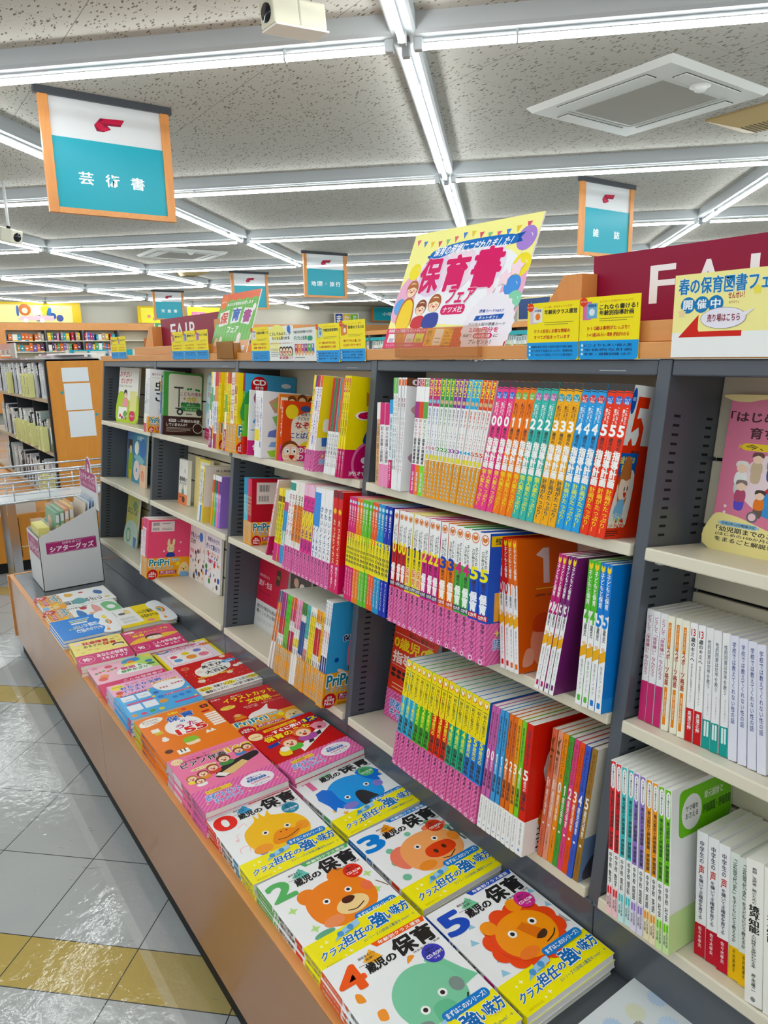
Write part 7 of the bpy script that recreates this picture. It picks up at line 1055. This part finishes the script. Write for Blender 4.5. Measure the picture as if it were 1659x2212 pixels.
# ================================================================== behind, at the left: sheet music rack, its veneer end, wire trolley
o = thing('sheet_music_rack', 'black and grey sheet music rack beyond the cross aisle, stacked tall', 'bookshelf', (-3.4, .2, 0)); inv = T((-3.4, .2, 0)).inverted()
DK = M('#2f3236', .4)
NX = -1.85
mb = MB(); mb.box((NX - .03, .03, .40), (NX, .44, 1.64), DK); mb.box((NX - .0005, .035, .9), (NX + .0004, .05, .91), SLOT); put(mb.mesh('side_panel'), 'side_panel', o, inv)
mb = MB(); mb.box((-5.2, .43, .40), (NX, .45, 1.64), DK); put(mb.mesh('back_panel'), 'back_panel', o, inv)
SH = [1.33, .90, .50]
for h in SH:
    mb = MB(); mb.box((-5.2, .03, h - .025), (NX - .03, .43, h), M('#b8a58c', .45)); put(mb.mesh('shelf'), 'shelf', o, inv)
mb = MB(); mb.box((-5.2, .04, 1.62), (NX, .44, 1.645), DK); put(mb.mesh('top_panel'), 'top_panel', o, inv)
for x in (-2.62, -3.4, -4.2):
    mb = MB(); mb.box((x - .006, .05, .5), (x + .006, .40, 1.62), DK); put(mb.mesh('divider'), 'divider', o, inv)
o = thing('rack_end', 'tall orange veneer end panel carrying three blank white papers', 'panel', (-1.8, .2, .4)); inv = T((-1.8, .2, .4)).inverted()
mb = MB(); mb.box((-1.845, .045, .46), (-1.80, .60, 1.63), PANEL_WOOD, None, .002)
for y, z, s in ((.11, 1.37, -1), (.365, 1.185, 1)):
    draw(mb, [('P', [(.5 - s * .5, 0), (.5 + s * .5, .5), (.5 - s * .5, 1)], '#2f98a8')], .026, .03, frame(Vector((-1.7998, y, z)), Y_, Z_, X_))
put(mb.mesh('panel'), 'panel', o, inv)
for z0, z1, y0, lb in ((1.468, 1.578, .14, 'top'), (1.245, 1.455, .145, 'middle'), (1.03, 1.235, .155, 'lowest')):
    mb = MB(); mb.box((-1.7995, y0, z0), (-1.7975, y0 + .20, z1), M('#dfe4e8', .6)); q = put(mb.mesh('notice'), 'notice_sheet', None)
    q.location = (0, 0, 0); tag(q, lb + ' of three blank white papers on the orange end panel', 'paper', 'blank papers on the end panel')
o = thing('base_cabinet', 'low orange veneer base under the sheet music rack', 'cabinet', (-1.8, -.2, 0)); inv = T((-1.8, -.2, 0)).inverted()
mb = MB(); mb.box((-5.2, -.6, .09), (-1.79, .6, .46), PANEL_WOOD, None, .003); put(mb.mesh('body'), 'body', o, inv)
mb = MB(); mb.box((-5.2, -.57, 0), (-1.83, .6, .09), BLACK); put(mb.mesh('kick_plate'), 'kick_plate', o, inv)
mb = MB(); mb.box((-1.7895, -.30, .20), (-1.787, .3, .206), M('#e8e2d6')); mb.box((-1.7895, -.305, .12), (-1.787, -.30, .44), M('#4a3a22')); put(mb.mesh('drawer_seams'), 'drawer_seams', o, inv)
def simple_book(name, lo, hi, c, ops, label, cat, group, mat=None, face='-y'):
    o = thing(name, label, cat, T(((lo[0] + hi[0]) / 2, (lo[1] + hi[1]) / 2, lo[2])) if mat is None else mat, group)
    w, d, h = hi[0] - lo[0], hi[1] - lo[1], hi[2] - lo[2]
    mb = MB(); mb.box((-w / 2, -d / 2, 0), (w / 2, d / 2, h), M(c, .45))
    if face == '-y': draw(mb, ops, w, h, frame(Vector((-w / 2, -d / 2 - .0002, 0)), X_, Z_, -Y_), .0004)
    elif face == '+x': draw(mb, ops, d, h, frame(Vector((w / 2 + .0003, -d / 2, 0)), Y_, Z_, X_), .0006)
    put(mb.mesh('volume'), 'volume', o); return o
rnd = random.Random(11)
rows = [(1.33, .30, 'upper'), (.90, .30, 'middle'), (.50, .29, 'lowest')]
SM = [('#e9e9ec', 'white'), ('#2a2c36', 'black'), ('#cfd4d8', 'grey'), ('#f0f0f0', 'white'), ('#d9dde6', 'pale blue'), ('#33343c', 'charcoal'), ('#efece6', 'cream'), ('#b8c8c4', 'sage')]
DIV = {'upper': [('管弦・機材図', -2.72), ('国語', -2.58), ('宮城', -2.45), ('楽典', -3.5)], 'middle': [('ピアノ', -2.12), ('吹奏楽', -2.28), ('童謡・唱歌', -2.62), ('中国民謡', -2.9), ('日本名曲', -3.12), ('特撰', -3.35)], 'lowest': [('ギター', -2.44), ('その他', -2.26), ('和楽', -2.05)]}
for h, hh, nm in rows:
    x = NX - .05; k = 0
    while x > -4.4:
        w = rnd.choice([.03, .045, .06, .035, .025]); c, cn = SM[rnd.randrange(len(SM))]; H = hh * rnd.uniform(.78, 1.02)
        if k == 0: w, c, cn = (.10, '#efeff1', 'white') if nm != 'upper' else (.11, '#2c2e33', 'black')
        ops = [('R', .1, .70, .9, .92, '#fafafa'), ('R', .2, .84, .8, .86, '#5a5a60'), ('R', .2, .77, .8, .79, '#5a5a60'), ('R', .3, .1, .7, .5, '#8a8a92' if cn != 'grey' else '#f0f0f0')]
        if nm == 'middle' and k == 0: ops = [('R', 0, .75, 1, 1, '#d9893a'), ('B', [(0, 0), (0, .2), (.5, .3), (1, .2), (1, 0)], '#3a4a3a'), ('T', 'ピヤノ', .3, .6, .8, .68, '#8a8a8a')]
        simple_book('sheet_music', (x - w, .045 + rnd.uniform(0, .02), h + .0005), (x - .002, .30, h + H), c, ops, '%s sheet music volume, %s from the veneer end, %s rack level' % (cn, ORDW[k], nm), 'sheet music', 'sheet music on the rack')
        x -= w + rnd.choice([.002, .004]); k += 1
    for t, dx in DIV[nm]:
        simple_book('index_divider', (dx - .036, -.002, h + .0005), (dx + .036, .044, h + hh * .66), '#e6e6a6', [('V', t, .3, .1, .7, .9, '#4a4a3a', .01)], 'pale yellow index divider marked %s on the %s rack level' % (t, nm), 'divider', 'pale yellow index dividers')
for i, (x0, x1, y0, y1, z, c, a, lb) in enumerate(((-2.9, -2.0, .1, .42, 1.646, '#ecebea', .05, 'white sheaf of papers lying on the sheet music rack'), (-2.75, -2.05, .12, .40, 1.662, '#dcc8cc', -.05, 'pinkish large folder lying on the sheet music rack top'), (-2.5, -1.9, .14, .43, 1.676, '#f1f1f2', .06, 'white poster sheet with a dark red print lying on the rack top'), (-4.3, -3.2, .08, .40, 1.646, '#c8b4b8', .02, 'big grey-pink album lying on the rack top'))):
    simple_book('paper_stack', (x0, y0, z), (x1, y1, z + .014), c, [('R', .1, .2, .4, .8, '#8a2a34' if i == 2 else '#b8b8bc')], lb, 'papers', None, T(((x0 + x1) / 2, (y0 + y1) / 2, z)) @ RZ(a))
lg = simple_book('magazine_stand', (-4.1, .06, 1.663), (-3.25, .075, 1.80), '#eeeae6', [('R', 0, .6, 1, 1, '#d8a8a4'), ('R', .7, 0, 1, .9, '#b8b8b8'), ('T', 'LOVELY GIRLS', .06, .25, .66, .58, '#8a5a4a', .03), ('R', 0, .02, .8, .12, '#ee8a3a')], 'pink and grey magazine titled in capitals propped on the sheet music rack', 'magazine', None)
# chrome wire trolley
o = thing('wire_trolley', 'chrome wire trolley with a white shelf behind the display box', 'trolley', (-1.3, -.15, 0)); inv = T((-1.3, -.15, 0)).inverted()
ya, yb_, xa, xb = -.95, .36, -1.55, -1.20
mb = MB(); mb.box((xa, ya, .655), (xb, yb_, .672), M('#dfe6ea', .25), None, .003); put(mb.mesh('tray'), 'tray', o, inv)
def loop(z, r, nm): 
    mb = MB(); mb.tube([(xa, ya, z), (xb, ya, z), (xb, yb_, z), (xa, yb_, z), (xa, ya, z)], r, CHROME, 10); put(mb.mesh(nm), nm, o, inv)
loop(.805, .008, 'top_rail')
for z in (.775, .745, .715): loop(z, .0035, 'wire')
loop(.665, .010, 'tray_rim')
for xx in (xa, xb):
    for yy in (-.80, -.62, -.39, -.16, .08, .30):
        mb = MB(); mb.tube([(xx, yy, .66), (xx, yy, .81)], .0045, CHROME, 8); put(mb.mesh('post'), 'post', o, inv)
loop(.872, .008, 'upper_rail')
for xx, yy in ((xb, -.42), (xa, -.42), (xb, .30), (xa, .30)):
    mb = MB(); mb.box((xx - .012, yy - .028, .05), (xx + .012, yy + .028, .66), CHROME); l = put(mb.mesh('leg'), 'leg', o, inv)
    mb = MB(); mb.tube([(xx, yy - .012, .025), (xx, yy + .012, .025)], .025, M('#5a5d60', .5), 16); put(mb.mesh('caster'), 'caster', l)
for i, (y, z) in enumerate(((-.30, .50), (-.62, .50))):
    simple_book('album_stack', (-1.5, y - .14, .462), (-1.24, y + .14, .56), '#d8d0c8', [], ['pale album pile on the base below the trolley', 'second pale album pile below the trolley, further left'][i], 'albums', 'album piles under the trolley', T((-1.95, y, .4605)))

# ================================================================== far left: the children's book wall
FX = -16.6
kf = (FX - 4.3686) / (-13 - 4.3686)
def fy(y): return -1.1645 + (y + 1.1645) * kf
def fz(z): return 1.65 + (z - 1.65) * kf
o = thing('wall_bookcase', 'long wall bookcase with orange wood header along the far wall', 'bookcase', (FX, 6, 0)); inv = T((FX, 6, 0)).inverted()
zt, zb_ = fz(2.41), fz(2.255)
mb = MB(); mb.box((FX - .35, -4, zb_), (FX, 15.6, zt), WOOD); put(mb.mesh('header'), 'header', o, inv)
mb = MB(); mb.box((FX - .02, -4, .3), (FX, fy(1.49), zb_), WOODV); put(mb.mesh('end_post'), 'end_post', o, inv)
mb = MB(); mb.box((FX - .36, fy(1.49), .3), (FX - .34, 15.6, zb_), M('#c8c0ac', .6)); put(mb.mesh('back'), 'back', o, inv)
ups = [fy(1.5 + .775 * k) for k in range(0, 13)]
for y in ups:
    mb = MB(); mb.box((FX - .34, y - .02, .3), (FX - .01, y + .02, zb_), M('#5e6268', .4)); put(mb.mesh('upright'), 'upright', o, inv)
lev = [fz(2.03), fz(1.80), fz(1.56), fz(1.3)]
for z in lev:
    mb = MB(); mb.box((FX - .34, ups[0], z - .02), (FX - .005, 15.6, z), CREAM); put(mb.mesh('shelf'), 'shelf', o, inv)
mb = MB(); mb.box((FX - .33, ups[0], .0), (FX + .0, 15.6, .3), WOOD); put(mb.mesh('plinth'), 'plinth', o, inv)
PAL2 = [('#d8703a', 'orange'), ('#4a7ac0', 'blue'), ('#e8e4dc', 'white'), ('#c83a5a', 'crimson'), ('#e8c83a', 'yellow'), ('#5a9a6a', 'green'), ('#7a6aa8', 'violet'), ('#3a9aa8', 'teal'), ('#d8a0b0', 'pink'), ('#9aa0a8', 'grey'), ('#f0ece6', 'cream'), ('#b8a090', 'beige'), ('#5a3a5a', 'plum')]
BAYW = ['first', 'second', 'third', 'fourth', 'fifth', 'sixth', 'seventh', 'eighth', 'ninth', 'tenth', 'eleventh', 'twelfth']
for b in range(0, 3):
    for li in (0, 1):
        y = ups[b] + .04; k = 0; top = (zb_ if li == 0 else lev[0]) - lev[li] - .05
        while y < ups[b + 1] - .10:
            w = rnd.choice([.045, .06, .09, .035, .05] if b else [.08, .12, .10, .07]); c, cn = PAL2[rnd.randrange(len(PAL2))]
            if b == 0 and rnd.random() < .6: c, cn = ('#d8804a', 'orange')
            H = top * rnd.uniform(.72, 1.0); a = .18 if b == 0 and li == 0 else rnd.choice([0, 0, 0, .05])
            simple_book('picture_book', (FX - .22, y, lev[li]), (FX - .03, y + w - .003, lev[li] + H), c, [('R', .3, .45, .7, .6, '#f2eee8'), ('R', 0, 0, 1, .12, PAL2[rnd.randrange(len(PAL2))][0])], '%s picture book, %s along the %s level of the far wall bookcase, %s bay' % (cn, ORDW[k], ['top', 'second'][li], BAYW[b]), 'book', 'picture books on the far wall bookcase', T((FX - .125, y + w / 2, lev[li] + .001)) @ RX(-a * .0), '+x')
            y += w + (.002 if rnd.random() < .85 else .05); k += 1
def wall_board(y0, y1, z0, z1, ops, label, x=FX + .005, base='#f4ee9a', name='wall_board', cat='sign', group=None):
    y0, y1, z0, z1 = fy(y0), fy(y1), fz(z0), fz(z1)
    o = thing(name, label, cat, (x, y0, z0), group); mb = MB(); mb.box((-.02, 0, 0), (0, y1 - y0, z1 - z0), M(base, .5)); draw(mb, ops, y1 - y0, z1 - z0, frame(Vector((.0004, 0, 0)), Y_, Z_, X_), .0012); put(mb.mesh('board'), 'board', o)
dots = [('E', .08 + .07 * i, .22 + .06 * (i % 3), .018, c) for i, c in enumerate(['#5a9ad0', '#f0b8a0', '#2a5aa8', '#e8a0a0', '#8fb8d8']) ] + [('E', .72 + .06 * i, .22 + .05 * (i % 3), .018, c) for i, c in enumerate(['#3a5aa8', '#f0b8a0', '#2a5a98', '#4a5a98'])]
wall_board(-1.0, 3.05, 2.415, 2.835, [('R', 0, 0, 1, 1, '#e8c814'), ('R', .0, 0, .955, .86, '#f3eca6')] + [(op[0], .35 + op[1] * .6) + op[2:] for op in dots] + [('E', .72, .62, .03, '#c87a3a'), ('E', .72, .58, .014, '#f0dcc0'), ('E', .70, .72, .008, '#c87a3a'), ('E', .74, .72, .008, '#c87a3a'), ('B', [(.68, .35), (.68, .75), (.69, .8), (.69, .35)], '#3a6aa8'), ('E', .775, .55, .022, '#e8eef0'), ('B', [(.81, .4), (.80, .75), (.84, .8), (.83, .4)], '#e8d83a'), ('B', [(.825, .38), (.835, .7), (.85, .7), (.845, .38)], '#3a78b0'), ('P', [(.68, .10), (.86, .10), (.86, .34), (.70, .32)], '#ecc8d0'), ('E', .72, .10, .012, '#f4f4f4'), ('E', .80, .10, .012, '#f4f4f4')], 'yellow-framed wall board with toy animals on a cart, far left above the bookcase', base='#e8c814')
wall_board(4.30, 4.95, 2.42, 2.80, [('R', .12, 0, 1, .9, '#f3e83a'), ('E', .4, .4, .06, '#e89a8a'), ('E', .6, .25, .06, '#6a9ad0')], 'yellow wall board partly behind the children\'s books hanging sign', base='#e8c814')
wall_board(5.50, 6.75, 2.40, 2.80, [('R', 0, 0, 1, 1, '#f2d83a'), ('R', .08, .05, .36, .72, '#e08aa8'), ('R', .36, .05, .62, .72, '#f0c83a'), ('R', .62, .05, .92, .72, '#3a9ad8'), ('T', 'ま', .13, .15, .31, .6, '#f4f4f0', .04), ('T', 'な', .40, .15, .58, .6, '#f4f4f0', .04), ('T', 'ぶ', .67, .15, .87, .6, '#f4f4f0', .04)], 'yellow wall board with pink and blue letter squares behind the far FAIR board', base='#f2d83a')
wall_board(9.65, 10.45, 2.415, 2.72, [('R', 0, 0, 1, 1, '#f0efea'), ('R', .04, .08, .33, .92, '#2a4a9a'), ('R', .34, .08, .64, .92, '#f2c84a'), ('R', .65, .08, .96, .92, '#8fc84a'), ('T', 'ま', .09, .2, .28, .8, '#f4f4f0', .04), ('T', 'な', .40, .2, .59, .8, '#f4f4f0', .04), ('T', 'ぶ', .71, .2, .90, .8, '#f4f4f0', .04)], 'white wall board with navy, yellow and green letter squares on the far wall', base='#f0efea')
wall_board(10.9, 12.2, 2.50, 2.90, [('R', 0, 0, 1, 1, '#c07a3c'), ('R', .06, .08, 1, 1, TEAL), ('T', '小学参考書', .28, .42, .95, .66, '#eef6f6', .02)], 'wide teal wall sign for primary school reference books, left of the pink poster', base='#c07a3c')
# middle distance at the left: small display island seen over the top board
o = thing('display_island', 'mid-distance book island with a teal label strip near the far board end', 'bookshelf', (-7, 2.4, 0)); inv = T((-7, 2.4, 0)).inverted()
mb = MB(); mb.box((-7.6, 1.2, 0), (-6.4, 4.6, 1.62), M('#8a8d92', .4)); put(mb.mesh('body'), 'body', o, inv)
mb = MB(); mb.box((-6.41, 1.25, 1.68), (-6.39, 2.1, 1.76), M(TEAL, .4)); draw(mb, [('T', '知育', .35, .2, .65, .8, '#f0f6f6', .02)], .85, .08, frame(Vector((-6.3896, 1.25, 1.68)), Y_, Z_, X_)); put(mb.mesh('label_strip'), 'label_strip', o, inv)
mb = MB(); mb.box((-6.46, 1.2, 1.62), (-6.41, 2.2, 1.76), CREAM); put(mb.mesh('rail'), 'rail', o, inv)
simple_book('green_banner', (-6.6, 2.52, 1.621), (-6.57, 2.98, 2.13), '#e6f0e0', [('R', 0, .80, 1, 1, '#5aa86a'), ('T', '農えに', .08, .84, .8, .96, '#f2f6f0', .02), ('T', '農', .2, .42, .75, .74, '#3a5a3a', .03), ('R', 0, 0, 1, .3, '#8fbf7a')], 'small green and white farming banner beyond the far FAIR board', 'banner', None, None, '+x')
for i, (y, w, h, c, lb) in enumerate(((1.30, .16, .12, '#d8c8b0', 'beige boxed set on the mid-distance island, left end'), (1.50, .2, .12, '#e0dcd2', 'cream boxed set on the mid-distance island, middle'), (1.75, .18, .13, '#c8b8c0', 'mauve boxed set on the mid-distance island, right end'), (2.35, .16, .30, '#a86a3a', 'small brown framed picture on the mid-distance island'), (2.53, .06, .26, '#33343a', 'dark upright box beside the brown framed picture'))):
    ops = [('R', .2, .2, .8, .75, '#e8e4da'), ('R', .25, .35, .75, .55, '#5a8a8a')] if 'framed' in lb else [('R', .1, .3, .9, .7, '#f0ece4')]
    simple_book('boxed_set' if i < 3 else 'desk_frame', (-6.62, y, 1.621), (-6.52, y + w, 1.621 + h), c, ops, lb, 'box' if i < 3 else 'frame', None, T((-6.57 + (.2 if i < 3 else 0), y + w / 2, 1.7605 if i < 3 and False else 1.621)), '+x')
# beyond the posters at the right: reference bookcases facing the aisle
o = thing('reference_bookcase', 'wood-topped reference bookcase in the gap right of the pink poster', 'bookcase', (-5, 9, 0)); inv = T((-5, 9, 0)).inverted()
mb = MB(); mb.box((-16, 9.0, 2.06), (-3.2, 9.4, 2.16), WOOD); put(mb.mesh('header'), 'header', o, inv)
mb = MB(); mb.box((-16, 9.38, 0), (-3.2, 9.4, 2.06), M('#b8b4a8', .6)); put(mb.mesh('back'), 'back', o, inv)
for z in (2.0, 1.72, 1.42):
    mb = MB(); mb.box((-16, 9.02, z - .02), (-3.2, 9.38, z), CREAM); put(mb.mesh('shelf'), 'shelf', o, inv)
    mb = MB()
    mb.box((-16, 9.012, z - .075), (-3.2, 9.022, z - .002), M('#3aa7ae', .4)); put(mb.mesh('label_rail'), 'label_rail', o, inv)
for x in [-3.2 - .9 * k for k in range(15)]:
    mb = MB(); mb.box((x - .02, 9.0, 0), (x + .02, 9.38, 2.06), M('#6a6e74', .4)); put(mb.mesh('upright'), 'upright', o, inv)
WN = ['white', 'cream', 'pale grey', 'pale green']
for (xr0, xr1, z, nm) in ((-6.75, -4.2, 1.72, 'second'), (-10.6, -9.3, 1.72, 'second'), (-6.75, -4.2, 1.42, 'third')):
    x = xr0; k = 0
    while x < xr1:
        w = rnd.choice([.05, .07, .09]); ci = rnd.randrange(4); c = ['#eceeee', '#efe9d8', '#cfd4d6', '#cfe0d0'][ci]
        simple_book('reference_book', (x, 9.06, z), (x + w - .004, 9.28, z + rnd.uniform(.18, .24)), c, [('R', .2, .5, .8, .85, '#8fa0a8'), ('R', 0, 0, 1, .15, rnd.choice(['#5aa8a0', '#c8a05a', '#8a8ad0', '#e8e8e8']))], '%s reference book, number %d along the %s shelf, %s side of the poster gap' % (WN[ci], k + 1, nm, 'right' if xr0 > -8 else 'left'), 'book', 'reference books in the far bookcase')
        x += w; k += 1
o = thing('framed_sign', 'navy sign in a pale wood frame standing above the reference bookcase', 'sign', (-5.55, 9.05, 2.17))
mb = MB(); mb.box((0, 0, 0), (.82, .03, .42), M('#d8c89a', .5)); draw(mb, [('R', .04, .07, .96, .93, '#2a4a78'), ('S', .42, .5, .13, .55, 9, '#e8ecf2'), ('S', .78, .48, .10, .55, 9, '#e8ecf2')], .82, .42, frame(Vector((0, -.0003, 0)), X_, Z_, -Y_), .001); put(mb.mesh('board'), 'board', o)
# price strip on the near rim and the green sticker strip left as printed marks; nothing else in view

# no label may stand twice outside a group
dup = {k: v for k, v in LABELS.items() if len(v) > 1}
if dup: print('SAME LABEL', dup)
